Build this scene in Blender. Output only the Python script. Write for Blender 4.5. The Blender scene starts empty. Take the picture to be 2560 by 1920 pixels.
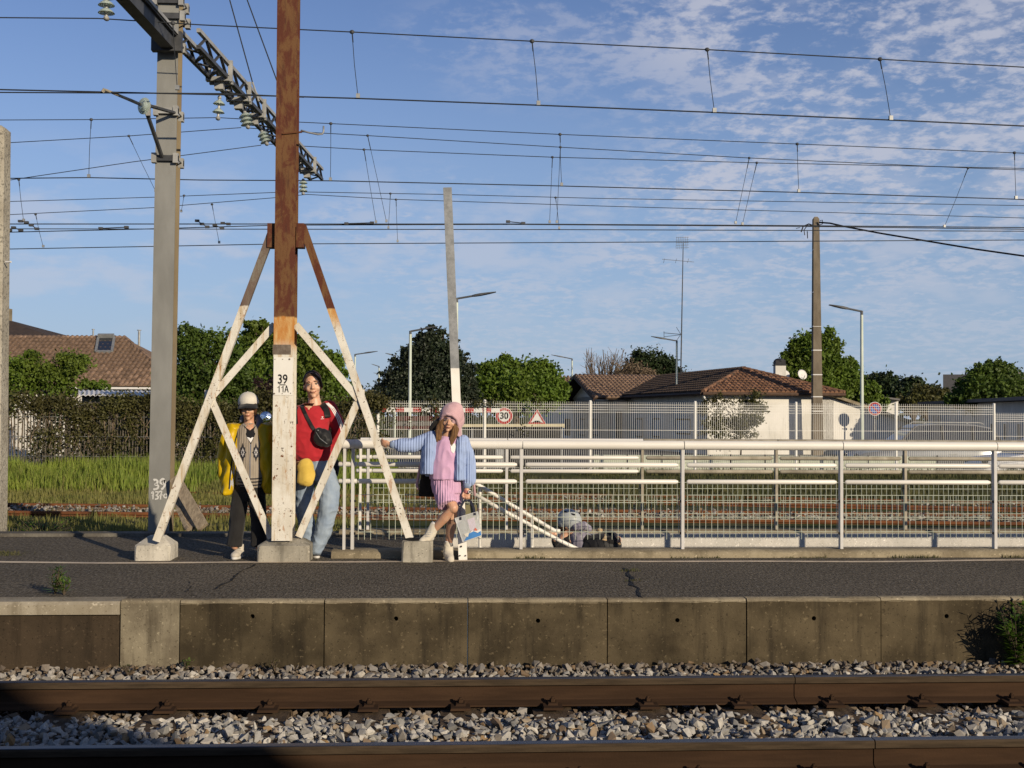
import bpy, bmesh, math, random
import numpy as np
from mathutils import Vector, Matrix, noise as mnoise

random.seed(7); np.random.seed(7)
rad = math.radians
S = bpy.context.scene
COL = S.collection

# ---------------------------------------------------------------- camera
F = 3000.0                       # focal length in photo pixels (2560 wide)
YAW, PITCH, ROLL = rad(3.3), math.atan(80 / F), rad(0.3)
CAM = Vector((0, 0, 1.32))
FWD = Vector((math.sin(YAW) * math.cos(PITCH), math.cos(YAW) * math.cos(PITCH), math.sin(PITCH)))
R0 = Vector((math.cos(YAW), -math.sin(YAW), 0))
U0 = R0.cross(FWD)
RT = R0 * math.cos(ROLL) + U0 * math.sin(ROLL)
UP = U0 * math.cos(ROLL) - R0 * math.sin(ROLL)
cd = bpy.data.cameras.new('camera'); cam = bpy.data.objects.new('camera', cd); COL.objects.link(cam)
cam.matrix_world = Matrix(((RT.x, UP.x, -FWD.x, CAM.x), (RT.y, UP.y, -FWD.y, CAM.y), (RT.z, UP.z, -FWD.z, CAM.z), (0, 0, 0, 1)))
cd.sensor_width = 36; cd.lens = 36 * F / 2560; cd.clip_start = 0.1; cd.clip_end = 3000
S.camera = cam

# ---------------------------------------------------------------- sun, sky, exposure
SUN_EL, SUN_AZ = rad(17), math.atan2(.584, -.812)      # azimuth clockwise from +Y
sd = Vector((math.sin(SUN_AZ) * math.cos(SUN_EL), math.cos(SUN_AZ) * math.cos(SUN_EL), math.sin(SUN_EL)))
sl = bpy.data.lights.new('sun', 'SUN'); sun = bpy.data.objects.new('sun', sl); COL.objects.link(sun)
sl.energy = 5.0; sl.angle = rad(0.5); sl.color = (1.0, .845, .63)
sun.rotation_euler = sd.to_track_quat('Z', 'Y').to_euler(); sun.location = (10, -20, 15)
W = bpy.data.worlds.new('World'); S.world = W; W.use_nodes = True
EXPO = 0.15
S.view_settings.view_transform = 'Standard'; S.view_settings.look = 'None'
S.view_settings.exposure = EXPO; S.view_settings.gamma = 1; S.view_settings.use_curve_mapping = False
S.cycles.use_denoising = True
S.cycles.max_bounces = 6; S.cycles.diffuse_bounces = 2; S.cycles.glossy_bounces = 3
S.cycles.transparent_max_bounces = 12

def build_world():
    nt = W.node_tree; n = nt.nodes; l = nt.links; n.clear()
    out = n.new('ShaderNodeOutputWorld'); bg = n.new('ShaderNodeBackground')
    sky = n.new('ShaderNodeTexSky'); sky.sky_type = 'NISHITA'; sky.sun_disc = False
    sky.sun_elevation = SUN_EL; sky.sun_rotation = SUN_AZ
    sky.air_density = 1.0; sky.dust_density = 0.0; sky.ozone_density = 3.0
    tc = n.new('ShaderNodeTexCoord'); sep = n.new('ShaderNodeSeparateXYZ'); l.new(tc.outputs['Generated'], sep.inputs[0])
    def math_(op, a, b=None, clamp=False):
        m = n.new('ShaderNodeMath'); m.operation = op; m.use_clamp = clamp
        for i, v in enumerate((a, b)):
            if v is None: continue
            if isinstance(v, (int, float)): m.inputs[i].default_value = v
            else: l.new(v, m.inputs[i])
        return m.outputs[0]
    zz = math_('ADD', math_('MAXIMUM', sep.outputs[2], 0.0), 0.20)
    cx = math_('DIVIDE', sep.outputs[0], zz); cy = math_('DIVIDE', sep.outputs[1], zz)
    comb = n.new('ShaderNodeCombineXYZ'); l.new(cx, comb.inputs[0]); l.new(cy, comb.inputs[1])
    def noise(scale, det, rough, vec, off=(0, 0, 0), dist=0.0):
        mp = n.new('ShaderNodeMapping'); mp.inputs['Location'].default_value = off; l.new(vec, mp.inputs[0])
        t = n.new('ShaderNodeTexNoise'); t.inputs['Scale'].default_value = scale; t.inputs['Detail'].default_value = det
        t.inputs['Roughness'].default_value = rough; t.inputs['Distortion'].default_value = dist; l.new(mp.outputs[0], t.inputs['Vector'])
        return t.outputs['Fac']
    def ramp(v, a, b):
        m = n.new('ShaderNodeMapRange'); m.interpolation_type = 'SMOOTHSTEP'
        m.inputs[1].default_value = a; m.inputs[2].default_value = b; l.new(v, m.inputs[0]); return m.outputs[0]
    # altocumulus: small puffs, gathered where a broad field is high
    puff = noise(24.0, 5, .62, comb.outputs[0], (1.3, .4, 0), .15)
    field = noise(1.1, 2, .5, comb.outputs[0], CLOUD_OFF)
    hl = math_('SQRT', math_('ADD', math_('MULTIPLY', sep.outputs[0], sep.outputs[0]), math_('MULTIPLY', sep.outputs[1], sep.outputs[1])))
    azn = math_('DIVIDE', sep.outputs[0], math_('MAXIMUM', hl, .01))
    bank = math_('ADD', math_('ADD', math_('MULTIPLY', azn, 1.25), math_('MULTIPLY', math_('SUBTRACT', .32, sep.outputs[2]), 1.25)), math_('MULTIPLY', math_('SUBTRACT', field, .5), 1.5))
    thr = ramp(bank, .06, .46)
    veil = noise(4.2, 5, .62, comb.outputs[0], (4.1, 2.2, 0), .3)
    puffs = math_('MULTIPLY', ramp(math_('ADD', puff, math_('MULTIPLY', math_('SUBTRACT', veil, .5), .9)), .38, .68), thr, True)
    haze = math_('MULTIPLY', ramp(veil, .40, .78), math_('MULTIPLY', thr, .6), True)
    # low fair-weather puffs near the horizon
    mp = n.new('ShaderNodeMapping'); mp.inputs['Scale'].default_value = (1, 1, 3.0); l.new(tc.outputs['Generated'], mp.inputs[0])
    low = noise(13.0, 5, .55, mp.outputs[0], (.7, 3.1, .2), .1)
    elev = sep.outputs[2]
    lowmask = math_('MULTIPLY', ramp(elev, .045, .10), math_('SUBTRACT', 1.0, ramp(elev, .13, .23)))
    lowc = math_('MULTIPLY', math_('MULTIPLY', ramp(low, .47, .64), lowmask), .8)
    cl = math_('MAXIMUM', math_('MAXIMUM', puffs, haze), lowc, True)
    cl = math_('MULTIPLY', cl, math_('MULTIPLY', math_('ADD', math_('MULTIPLY', ramp(elev, .04, .20), .55), .45), CLOUD_AMT))
    tint = n.new('ShaderNodeMix'); tint.data_type = 'RGBA'; tint.blend_type = 'MULTIPLY'; tint.inputs['Factor'].default_value = 1; l.new(sky.outputs[0], tint.inputs['A']); tint.inputs['B'].default_value = SKY_TINT
    hz = n.new('ShaderNodeMix'); hz.data_type = 'RGBA'; l.new(math_('MULTIPLY', math_('SUBTRACT', 1.0, ramp(elev, -.02, .36)), .80), hz.inputs['Factor']); l.new(tint.outputs['Result'], hz.inputs['A']); hz.inputs['B'].default_value = HAZE_COL
    mix = n.new('ShaderNodeMix'); mix.data_type = 'RGBA'; l.new(cl, mix.inputs['Factor'])
    l.new(hz.outputs['Result'], mix.inputs['A']); mix.inputs['B'].default_value = CLOUD_COL
    l.new(mix.outputs['Result'], bg.inputs['Color']); bg.inputs['Strength'].default_value = SKY_STR
    l.new(bg.outputs[0], out.inputs[0])
CLOUD_OFF = (2.2, 7.4, 0); CLOUD_AMT = .72; SKY_STR = .080; CLOUD_COL = (6.4, 6.5, 7.4, 1); SKY_TINT = (1.07, 1.0, 1.18, 1); HAZE_COL = (3.4, 4.8, 6.9, 1)
build_world()

# ---------------------------------------------------------------- pixel to place
def ray(px, py): return (FWD + RT * ((px - 1280) / F) - UP * ((py - 960) / F))
def at(px, py, Y):
    d = ray(px, py); return CAM + d * (Y / d.y)
def gz(px, py, z=0.0):
    d = ray(px, py); return CAM + d * ((z - CAM.z) / d.z)
def dp(px, py, D):
    return CAM + ray(px, py) * D
def pl(px, py, p0, n):
    d = ray(px, py); return CAM + d * ((Vector(p0) - CAM).dot(n) / d.dot(n))

# ---------------------------------------------------------------- materials
def nd(nt, t, **kw):
    x = nt.nodes.new(t)
    for k, v in kw.items(): setattr(x, k, v)
    return x
def val(nt, sock, v):
    if hasattr(v, 'is_output'): nt.links.new(v, sock)
    else: sock.default_value = v
def nmath(nt, op, a, b=0.0, clamp=False):
    m = nd(nt, 'ShaderNodeMath', operation=op, use_clamp=clamp); val(nt, m.inputs[0], a); val(nt, m.inputs[1], b); return m.outputs[0]
def nnoise(nt, vec, scale, det=3, rough=.55, dist=0.0):
    t = nd(nt, 'ShaderNodeTexNoise'); t.inputs['Scale'].default_value = scale; t.inputs['Detail'].default_value = det
    t.inputs['Roughness'].default_value = rough; t.inputs['Distortion'].default_value = dist; nt.links.new(vec, t.inputs['Vector']); return t.outputs['Fac']
def nramp(nt, v, a, b):
    m = nd(nt, 'ShaderNodeMapRange', interpolation_type='SMOOTHSTEP'); m.inputs[1].default_value = a; m.inputs[2].default_value = b
    nt.links.new(v, m.inputs[0]); return m.outputs[0]
def nmix(nt, f, a, b, mode='MIX'):
    m = nd(nt, 'ShaderNodeMix', data_type='RGBA', blend_type=mode); val(nt, m.inputs['Factor'], f)
    for s, c in (('A', a), ('B', b)):
        if isinstance(c, tuple): m.inputs[s].default_value = (*c, 1) if len(c) == 3 else c
        else: nt.links.new(c, m.inputs[s])
    return m.outputs['Result']
def base(name):
    m = bpy.data.materials.new(name); m.use_nodes = True; nt = m.node_tree
    b = nt.nodes['Principled BSDF']
    geo = nd(nt, 'ShaderNodeNewGeometry'); return m, nt, b, geo.outputs['Position']
def stretch(nt, vec, s):
    mp = nd(nt, 'ShaderNodeMapping'); mp.inputs['Scale'].default_value = s; nt.links.new(vec, mp.inputs[0]); return mp.outputs[0]
def bump(nt, b, h, strength, dist=.01):
    bp = nd(nt, 'ShaderNodeBump'); bp.inputs['Strength'].default_value = strength; bp.inputs['Distance'].default_value = dist
    nt.links.new(h, bp.inputs['Height']); nt.links.new(bp.outputs[0], b.inputs['Normal'])
def rndval(nt, col, amt):
    oi = nd(nt, 'ShaderNodeObjectInfo'); h = nd(nt, 'ShaderNodeHueSaturation')
    v = nmath(nt, 'ADD', nmath(nt, 'MULTIPLY', oi.outputs['Random'], 2 * amt), 1 - amt)
    val(nt, h.inputs['Value'], v)
    if isinstance(col, tuple): h.inputs['Color'].default_value = (*col, 1)
    else: nt.links.new(col, h.inputs['Color'])
    return h.outputs[0]
def mat(name, col, col2=None, rough=.7, metal=0.0, scale=6.0, var=.18, bs=0.0, bscale=80.0, sx=(1, 1, 1), rnd=0.0, spec=.18, fine=0.0):
    m, nt, b, pos = base(name)
    if col2 is None: col2 = tuple(c * (1 - var) for c in col)
    v = stretch(nt, pos, sx)
    f = nramp(nt, nnoise(nt, v, scale, 5, .6), .32, .68)
    c = nmix(nt, f, col, col2)
    if fine:
        g = nnoise(nt, pos, 160, 2, .7); c = nmix(nt, fine, c, nmix(nt, nramp(nt, g, .3, .7), (0, 0, 0), (1, 1, 1)), 'OVERLAY')
    if rnd: c = rndval(nt, c, rnd)
    val(nt, b.inputs['Base Color'], c); b.inputs['Roughness'].default_value = rough; b.inputs['Metallic'].default_value = metal
    b.inputs['Specular IOR Level'].default_value = spec
    if bs: bump(nt, b, nnoise(nt, pos, bscale, 4, .6), bs)
    return m
def leafmat(name, a, b_, sc=1.6, trans=.35):
    m, nt, b, pos = base(name)
    f = nramp(nt, nnoise(nt, pos, sc, 3), .3, .7); g = nramp(nt, nnoise(nt, pos, 23, 2), .3, .7); hv_ = nramp(nt, nnoise(nt, pos, .45, 2), .35, .7)
    c = nmix(nt, nmath(nt, 'ADD', nmath(nt, 'MULTIPLY', f, .55), nmath(nt, 'MULTIPLY', g, .45)), a, b_); c = nmix(nt, nmath(nt, 'MULTIPLY', hv_, .5), c, (a[0] * .55, a[1] * .42, a[2] * .6))
    val(nt, b.inputs['Base Color'], c); b.inputs['Roughness'].default_value = .55; b.inputs['Specular IOR Level'].default_value = .3
    t = nd(nt, 'ShaderNodeBsdfTranslucent'); nt.links.new(c, t.inputs[0]); ms = nd(nt, 'ShaderNodeMixShader'); ms.inputs[0].default_value = trans
    nt.links.new(b.outputs[0], ms.inputs[1]); nt.links.new(t.outputs[0], ms.inputs[2])
    nt.links.new(ms.outputs[0], nt.nodes['Material Output'].inputs[0]); return m

# ---------------------------------------------------------------- mesh builder
def org(o):
    v = Vector((0, 0, 0))
    while o is not None: v += o.location; o = o.parent
    return v
def link(name, me, m=None, parent=None, smooth=False):
    o = bpy.data.objects.new(name, me); COL.objects.link(o)
    if m is not None: me.materials.append(m)
    if parent is not None: o.parent = parent
    if smooth and len(me.polygons): me.polygons.foreach_set('use_smooth', [True] * len(me.polygons))
    return o
class MB:
    def __init__(s): s.v = []; s.f = []
    def add(s, vs, fs):
        n = len(s.v); s.v += [tuple(x) for x in vs]; s.f += [tuple(i + n for i in f) for f in fs]; return s
    def box(s, lo, hi):
        x0, y0, z0 = lo; x1, y1, z1 = hi
        return s.add([(x0, y0, z0), (x1, y0, z0), (x1, y1, z0), (x0, y1, z0), (x0, y0, z1), (x1, y0, z1), (x1, y1, z1), (x0, y1, z1)],
                     [(0, 3, 2, 1), (4, 5, 6, 7), (0, 1, 5, 4), (1, 2, 6, 5), (2, 3, 7, 6), (3, 0, 4, 7)])
    def hexa(s, a, b):      # bottom quad a, top quad b (same order, counter-clockwise from above)
        return s.add(list(a) + list(b), [(0, 3, 2, 1), (4, 5, 6, 7), (0, 1, 5, 4), (1, 2, 6, 5), (2, 3, 7, 6), (3, 0, 4, 7)])
    def tube(s, p0, p1, r, r1=None, n=8):
        return s.path([p0, p1], [r, r if r1 is None else r1], n)
    def path(s, pts, rs, n=8, cap=True):
        pts = [Vector(p) for p in pts]
        if isinstance(rs, (int, float)): rs = [rs] * len(pts)
        vs = []; fs = []; ref = None
        for i, p in enumerate(pts):
            t = (pts[min(i + 1, len(pts) - 1)] - pts[max(i - 1, 0)]).normalized()
            if ref is None:
                ref = Vector((0, 0, 1)) if abs(t.z) < .9 else Vector((1, 0, 0))
            u = (ref - t * ref.dot(t)).normalized(); w = t.cross(u); ref = u
            for k in range(n):
                a = 2 * math.pi * k / n; vs.append(p + (u * math.cos(a) + w * math.sin(a)) * rs[i])
        for i in range(len(pts) - 1):
            for k in range(n):
                a = i * n + k; b_ = i * n + (k + 1) % n; fs.append((a, b_, b_ + n, a + n))
        if cap: fs.append(tuple(range(n - 1, -1, -1))); fs.append(tuple(range(len(vs) - n, len(vs))))
        return s.add(vs, fs)
    def bar(s, p0, p1, prof, up=(0, 0, 1)):     # extrude a profile [(a,b)] from p0 to p1; a across, b along up
        p0 = Vector(p0); p1 = Vector(p1); t = (p1 - p0).normalized(); up = Vector(up)
        b_ = (up - t * up.dot(t)).normalized(); a = t.cross(b_); n = len(prof)
        vs = [p + a * x + b_ * y for p in (p0, p1) for x, y in prof]
        fs = [(i, (i + 1) % n, (i + 1) % n + n, i + n) for i in range(n)] + [tuple(range(n - 1, -1, -1)), tuple(range(n, 2 * n))]
        return s.add(vs, fs)
    def rect(s, p0, p1, w, h, up=(0, 0, 1)):
        return s.bar(p0, p1, [(-w / 2, -h / 2), (w / 2, -h / 2), (w / 2, h / 2), (-w / 2, h / 2)], up)
    def ell(s, c, r, n=12, k=8, M=None):
        c = Vector(c); vs = []; fs = []
        r = (r, r, r) if isinstance(r, (int, float)) else r
        for i in range(k + 1):
            th = math.pi * i / k
            for j in range(n):
                ph = 2 * math.pi * j / n
                v = Vector((r[0] * math.sin(th) * math.cos(ph), r[1] * math.sin(th) * math.sin(ph), r[2] * math.cos(th)))
                vs.append(c + (M @ v if M else v))
        for i in range(k):
            for j in range(n):
                a = i * n + j; b_ = i * n + (j + 1) % n; fs.append((a, a + n, b_ + n, b_))
        return s.add(vs, fs)
    def loft(s, rings, cap=True):
        n = len(rings[0]); vs = [p for r in rings for p in r]; fs = []
        for i in range(len(rings) - 1):
            for k in range(n):
                a = i * n + k; b_ = i * n + (k + 1) % n; fs.append((a, b_, b_ + n, a + n))
        if cap: fs.append(tuple(range(n - 1, -1, -1))); fs.append(tuple(range(len(vs) - n, len(vs))))
        return s.add(vs, fs)
    def poly(s, pts, t):      # extruded flat polygon, t = thickness vector
        n = len(pts); t = Vector(t); pts = [Vector(p) for p in pts]
        return s.add(pts + [p + t for p in pts], [tuple(range(n)), tuple(range(2 * n - 1, n - 1, -1))] + [(i, i + n, (i + 1) % n + n, (i + 1) % n) for i in range(n)])
    def mesh(s, name, o=Vector((0, 0, 0))):
        me = bpy.data.meshes.new(name); me.from_pydata([(v[0] - o.x, v[1] - o.y, v[2] - o.z) for v in s.v], [], s.f)
        bm = bmesh.new(); bm.from_mesh(me)
        bmesh.ops.recalc_face_normals(bm, faces=bm.faces[:]); bm.to_mesh(me); bm.free(); return me
    def build(s, name, m, parent=None, smooth=False, auto=None):
        o = org(parent) if parent is not None else Vector((0, 0, 0))
        ob = link(name, s.mesh(name, o), m, parent, smooth)
        if auto is not None: autosmooth(ob.data, auto)
        return ob
def autosmooth(me, deg=35):
    me.polygons.foreach_set('use_smooth', [True] * len(me.polygons))
    me.set_sharp_from_angle(angle=rad(deg))
def thing(name, loc, label=None, cat=None, group=None, kind=None):
    o = bpy.data.objects.new(name, None); COL.objects.link(o); o.location = loc; o.empty_display_size = .1
    return tag(o, label, cat, group, kind)
def tag(o, label=None, cat=None, group=None, kind=None):
    if label: o['label'] = label
    if cat: o['category'] = cat
    if group: o['group'] = group
    if kind: o['kind'] = kind
    return o
def solo(mb, name, m, label, cat, group=None, kind=None, loc=None, smooth=False, auto=None):
    """a thing that is one mesh, with its origin at loc"""
    loc = Vector(loc) if loc is not None else Vector((0, 0, 0))
    ob = link(name, mb.mesh(name, loc), m, None, smooth); ob.location = loc
    if auto is not None: autosmooth(ob.data, auto)
    return tag(ob, label, cat, group, kind)
def raw(name, V, Fc, m, parent=None, smooth=False):
    """fast mesh from numpy: V (n,3), Fc (m,k)"""
    me = bpy.data.meshes.new(name); V = np.asarray(V, np.float32); Fc = np.asarray(Fc, np.int32); k = Fc.shape[1]
    if parent is not None: V = V - np.array(org(parent), np.float32)
    me.vertices.add(len(V)); me.vertices.foreach_set('co', V.ravel())
    me.loops.add(Fc.size); me.loops.foreach_set('vertex_index', Fc.ravel())
    me.polygons.add(len(Fc)); me.polygons.foreach_set('loop_start', np.arange(0, Fc.size, k, dtype=np.int32))
    me.polygons.foreach_set('use_smooth', np.zeros(len(Fc), bool)); me.update(calc_edges=True); me.validate()
    return link(name, me, m, parent, smooth)
def copy_tree(o, parent=None):
    c = o.copy(); COL.objects.link(c)
    if parent is not None: c.parent = parent
    for ch in o.children: copy_tree(ch, c)
    return c
def text_mesh(txt, size, depth=.002, bold=0.0, spacing=1.0):
    cu = bpy.data.curves.new('lettering', 'FONT'); cu.body = txt; cu.size = size; cu.extrude = depth; cu.offset = bold
    cu.align_x = 'CENTER'; cu.align_y = 'CENTER'; cu.space_character = spacing
    o = bpy.data.objects.new('lettering', cu); COL.objects.link(o)
    dg = bpy.context.evaluated_depsgraph_get(); dg.update()
    me = bpy.data.meshes.new_from_object(o.evaluated_get(dg)); bpy.data.objects.remove(o); bpy.data.curves.remove(cu); return me
# ================================================================ SETTING
def asphalt_mat():
    m, nt, b, pos = base('platform asphalt')
    n1 = nnoise(nt, pos, .8, 4, .6); n2 = nnoise(nt, pos, 7, 4, .65); vor = nd(nt, 'ShaderNodeTexVoronoi'); vor.inputs['Scale'].default_value = 52
    nt.links.new(pos, vor.inputs['Vector'])
    c = nmix(nt, nramp(nt, n1, .35, .65), (.185, .155, .110), (.245, .205, .148))
    c = nmix(nt, nmath(nt, 'MULTIPLY', nramp(nt, n2, .5, .75), .5), c, (.12, .105, .08))
    c = nmix(nt, nramp(nt, nmath(nt, 'SUBTRACT', 1.0, vor.outputs['Distance']), .62, .95), nmix(nt, .45, c, (.03, .03, .03)), c)
    gr = nnoise(nt, stretch(nt, pos, (1, .22, 1)), 60, 3, .75); c = nmix(nt, nramp(nt, gr, .38, .62), nmix(nt, .55, c, (.025, .021, .016)), nmix(nt, .22, c, (.34, .30, .24)))
    g = nnoise(nt, stretch(nt, pos, (1, .4, 1)), 40, 1, .5); c = nmix(nt, nmath(nt, 'MULTIPLY', nramp(nt, g, .66, .76), .55), c, (.34, .32, .29))
    val(nt, b.inputs['Base Color'], c); b.inputs['Roughness'].default_value = .95; b.inputs['Specular IOR Level'].default_value = .06
    h = nmath(nt, 'ADD', nmath(nt, 'MULTIPLY', vor.outputs['Distance'], -.7), nnoise(nt, pos, 45, 4, .7)); bump(nt, b, h, .45, .012); return m
def concrete_mat(name, a, b_, stain=(.05, .043, .033), amt=.6, rnd=.08, streak=True):
    m, nt, b, pos = base(name)
    f = nramp(nt, nnoise(nt, pos, 2.2, 5, .62), .33, .67); c = nmix(nt, f, a, b_)
    if streak:
        s = nramp(nt, nnoise(nt, stretch(nt, pos, (6, 6, .7)), 1.6, 4, .6), .48, .74); c = nmix(nt, nmath(nt, 'MULTIPLY', s, amt), c, stain)
    sp = nramp(nt, nnoise(nt, pos, 38, 3, .6), .60, .72); c = nmix(nt, nmath(nt, 'MULTIPLY', sp, .55), c, tuple(x * 1.9 for x in a))
    sp2 = nramp(nt, nnoise(nt, pos, 55, 2, .6), .62, .70); c = nmix(nt, nmath(nt, 'MULTIPLY', sp2, .6), c, stain)
    if rnd: c = rndval(nt, c, rnd)
    val(nt, b.inputs['Base Color'], c); b.inputs['Roughness'].default_value = .95; b.inputs['Specular IOR Level'].default_value = .08
    bump(nt, b, nnoise(nt, pos, 60, 5, .7), .3, .008); return m
MA = asphalt_mat()
M_SLAB = concrete_mat('stained edge slab', (.105, .083, .050), (.046, .036, .022), (.022, .018, .013), .75, rnd=.18)
M_SLABTOP = concrete_mat('worn slab nose', (.34, .29, .20), (.17, .14, .095), amt=.4)
M_SLABOLD = concrete_mat('sooty old slab', (.062, .045, .029), (.040, .030, .020), (.018, .014, .010), .6, rnd=.08)
M_COPE = concrete_mat('pale coping', (.36, .32, .245), (.25, .215, .155), (.09, .065, .035), .45)
M_PATCH = concrete_mat('patched render', (.27, .235, .165), (.13, .108, .075), (.05, .04, .027), .7)
M_KERB = concrete_mat('kerb concrete', (.33, .28, .19), (.20, .165, .11), (.09, .075, .045), .45)
M_WELL = concrete_mat('whitewashed wall', (.66, .63, .57), (.55, .53, .48), (.33, .31, .28), .28)
M_BLOCK = concrete_mat('footing concrete', (.42, .39, .32), (.22, .20, .16), (.06, .055, .045), .55)
M_BLOCKW = concrete_mat('footing limewash', (.66, .62, .53), (.42, .39, .33), (.13, .12, .10), .4)
M_DARKC = concrete_mat('dark old concrete', (.20, .185, .155), (.11, .10, .085), (.06, .055, .045), .5)
M_BLACK = mat('black tar', (.010, .010, .010), rough=.75, bs=.5)
M_LINE = mat('worn cream line paint', (.78, .64, .46), (.52, .43, .32), scale=5, rough=.8)
def ground_mat():
    m, nt, b, pos = base('ground soil'); f = nramp(nt, nnoise(nt, pos, .5, 5, .6), .35, .65); g = nramp(nt, nnoise(nt, pos, 9, 4, .65), .35, .65)
    c = nmix(nt, f, (.075, .085, .025), (.12, .105, .055)); c = nmix(nt, nmath(nt, 'MULTIPLY', g, .6), c, (.045, .055, .015))
    val(nt, b.inputs['Base Color'], c); b.inputs['Roughness'].default_value = .95; b.inputs['Specular IOR Level'].default_value = .05; bump(nt, b, nnoise(nt, pos, 20, 4), .6, .03); return m
M_SOIL = ground_mat()
M_BED = mat('track bed dust', (.07, .055, .04), (.035, .028, .022), rough=.95, scale=9, bs=.6)
M_ROAD = mat('road asphalt', (.10, .098, .095), (.075, .073, .07), rough=.9, scale=2, bs=.3)

WALLY = 8.62; KERB0, KERB1 = 11.16, 11.42; REAR0, REAR1 = 13.16, 13.42
XK = at(828, 1388, KERB0).x                      # where the stairwell kerb begins
XL = at(905, 1330, REAR0).x                      # left end of the rear railing
WELL0, WELL1 = at(1120, 1372, 11.4).x, 9.0
# near ground under the main line, and the ground behind the island platform out to the horizon
def sheet(name, pts, m, kind='structure'):
    o = MB().add(pts, [tuple(range(len(pts)))]).build(name, m); return tag(o, kind=kind)
sheet('trackbed', [(-60, -3, -.66), (60, -3, -.66), (60, 8.9, -.66), (-60, 8.9, -.66)], M_BED)
sheet('ground_near_side', [(-900, -900, -.9), (900, -900, -.9), (900, 8.9, -.9), (-900, 8.9, -.9)], M_SOIL)
def gh(x, y):
    z = -.17 - .06 * max(0, min(1, (y - 15) / 3))
    if y > 22.5 and x < 2: z += .28 * min(1, (y - 22.5) / 3.5) * min(1, (2 - x) / 3)
    if 23.5 < y < 30 and x >= 0: z += .22 * min(1, (y - 23.5) / 3) * min(1, x / 2) * (1 if y < 28.3 else 0)
    if y > 30: z = -.32
    return z
ys = [13.4, 14, 15, 16, 17, 18, 19, 20, 21, 22.5, 23.5, 24.5, 25.5, 26.5, 27.5, 28.2, 28.6, 30, 32, 40, 60, 120, 400, 1600]
xs = [-1600, -400, -120, -60, -30, -20, -15, -12, -10, -8, -6, -4, -2, 0, 1, 2, 4, 6, 8, 10, 12, 15, 20, 30, 60, 120, 400, 1600]
g = MB(); g.add([(x, y, gh(x, y)) for y in ys for x in xs], [(j * len(xs) + i, j * len(xs) + i + 1, (j + 1) * len(xs) + i + 1, (j + 1) * len(xs) + i) for j in range(len(ys) - 1) for i in range(len(xs) - 1)])
tag(g.build('ground', M_SOIL), kind='structure')
sheet('road', [(-40, 33, -.31), (60, 33, -.31), (60, 60, -.31), (-40, 60, -.31)], M_ROAD)

# ---- island platform: asphalt, painted line, kerbs, cracks
def strip(z, x0, x1, y0, y1, nx, wob):
    vs = []; fs = []
    for i in range(nx + 1):
        x = x0 + (x1 - x0) * i / nx; w = wob(x); vs += [(x, y0 + w, z), (x, y1 + w, z)]
    for i in range(nx): fs.append((2 * i, 2 * i + 2, 2 * i + 3, 2 * i + 1))
    return vs, fs
p = MB()
p.add([(-40, WALLY + .06, 0), (40, WALLY + .06, 0), (40, KERB0 + .03, 0), (-40, KERB0 + .03, 0)], [(0, 1, 2, 3)])
p.add([(-40, KERB0 + .03, 0), (XK + .1, KERB0 + .03, 0), (XK + .1, REAR0 + .02, 0), (-40, REAR0 + .02, 0)], [(0, 1, 2, 3)])
p.add([(XK + .1, KERB1 - .02, 0), (WELL0, KERB1 - .02, 0), (WELL0, REAR0 + .02, 0), (XK + .1, REAR0 + .02, 0)], [(0, 1, 2, 3)])
p.add([(WELL1 + .1, KERB0, 0), (40, KERB0, 0), (40, REAR0, 0), (WELL1 + .1, REAR0, 0)], [(0, 1, 2, 3)])
tag(p.build('platform', MA), kind='structure')
def wob(x): return .05 * math.sin(x * 1.1 + 1) + .025 * math.sin(x * 2.7)
lin = MB(); vs, fs = strip(.004, -14, 14, 10.84, 10.94, 120, wob); lin.add(vs, fs)
tag(lin.build('platform_line', M_LINE), kind='structure')
# cracks: thin dark fissures a little below the rim, with a raised lip
def crack(pts, w, name='pavement_crack'):
    cb = MB(); P = []
    for i, (px, py) in enumerate(pts): P.append(gz(px, py, .0045))
    fine = []
    for a, b_ in zip(P, P[1:]):
        for k in range(5):
            q = a.lerp(b_, k / 5); fine.append(q + Vector((random.uniform(-.018, .018), random.uniform(-.018, .018), 0)))
    fine.append(P[-1])
    vs = []; 
    for i, q in enumerate(fine):
        ww = w * random.uniform(.3, 1.2); vs += [(q.x - ww, q.y, q.z), (q.x + ww, q.y, q.z)]
    cb.add(vs, [(2 * i, 2 * i + 1, 2 * i + 3, 2 * i + 2) for i in range(len(fine) - 1)])
    tag(cb.build(name, M_BLACK), kind='structure')
crack([(640, 1410), (600, 1432), (575, 1450), (540, 1472)], .012)
crack([(1560, 1420), (1578, 1440), (1575, 1456), (1598, 1474), (1606, 1494)], .018)
crack([(472, 1452), (474, 1466), (468, 1480)], .005)
# back kerb of the platform on the open side
kb = MB(); kb.hexa([(-40, REAR0, -.3), (XL - .25, REAR0, -.3), (XL - .25, REAR1, -.3), (-40, REAR1, -.3)], [(-40, REAR0 + .01, .035), (XL - .25, REAR0 + .01, .035), (XL - .25, REAR1, .035), (-40, REAR1, .035)])
tag(kb.build('kerb_back', M_DARKC), kind='structure')
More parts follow.
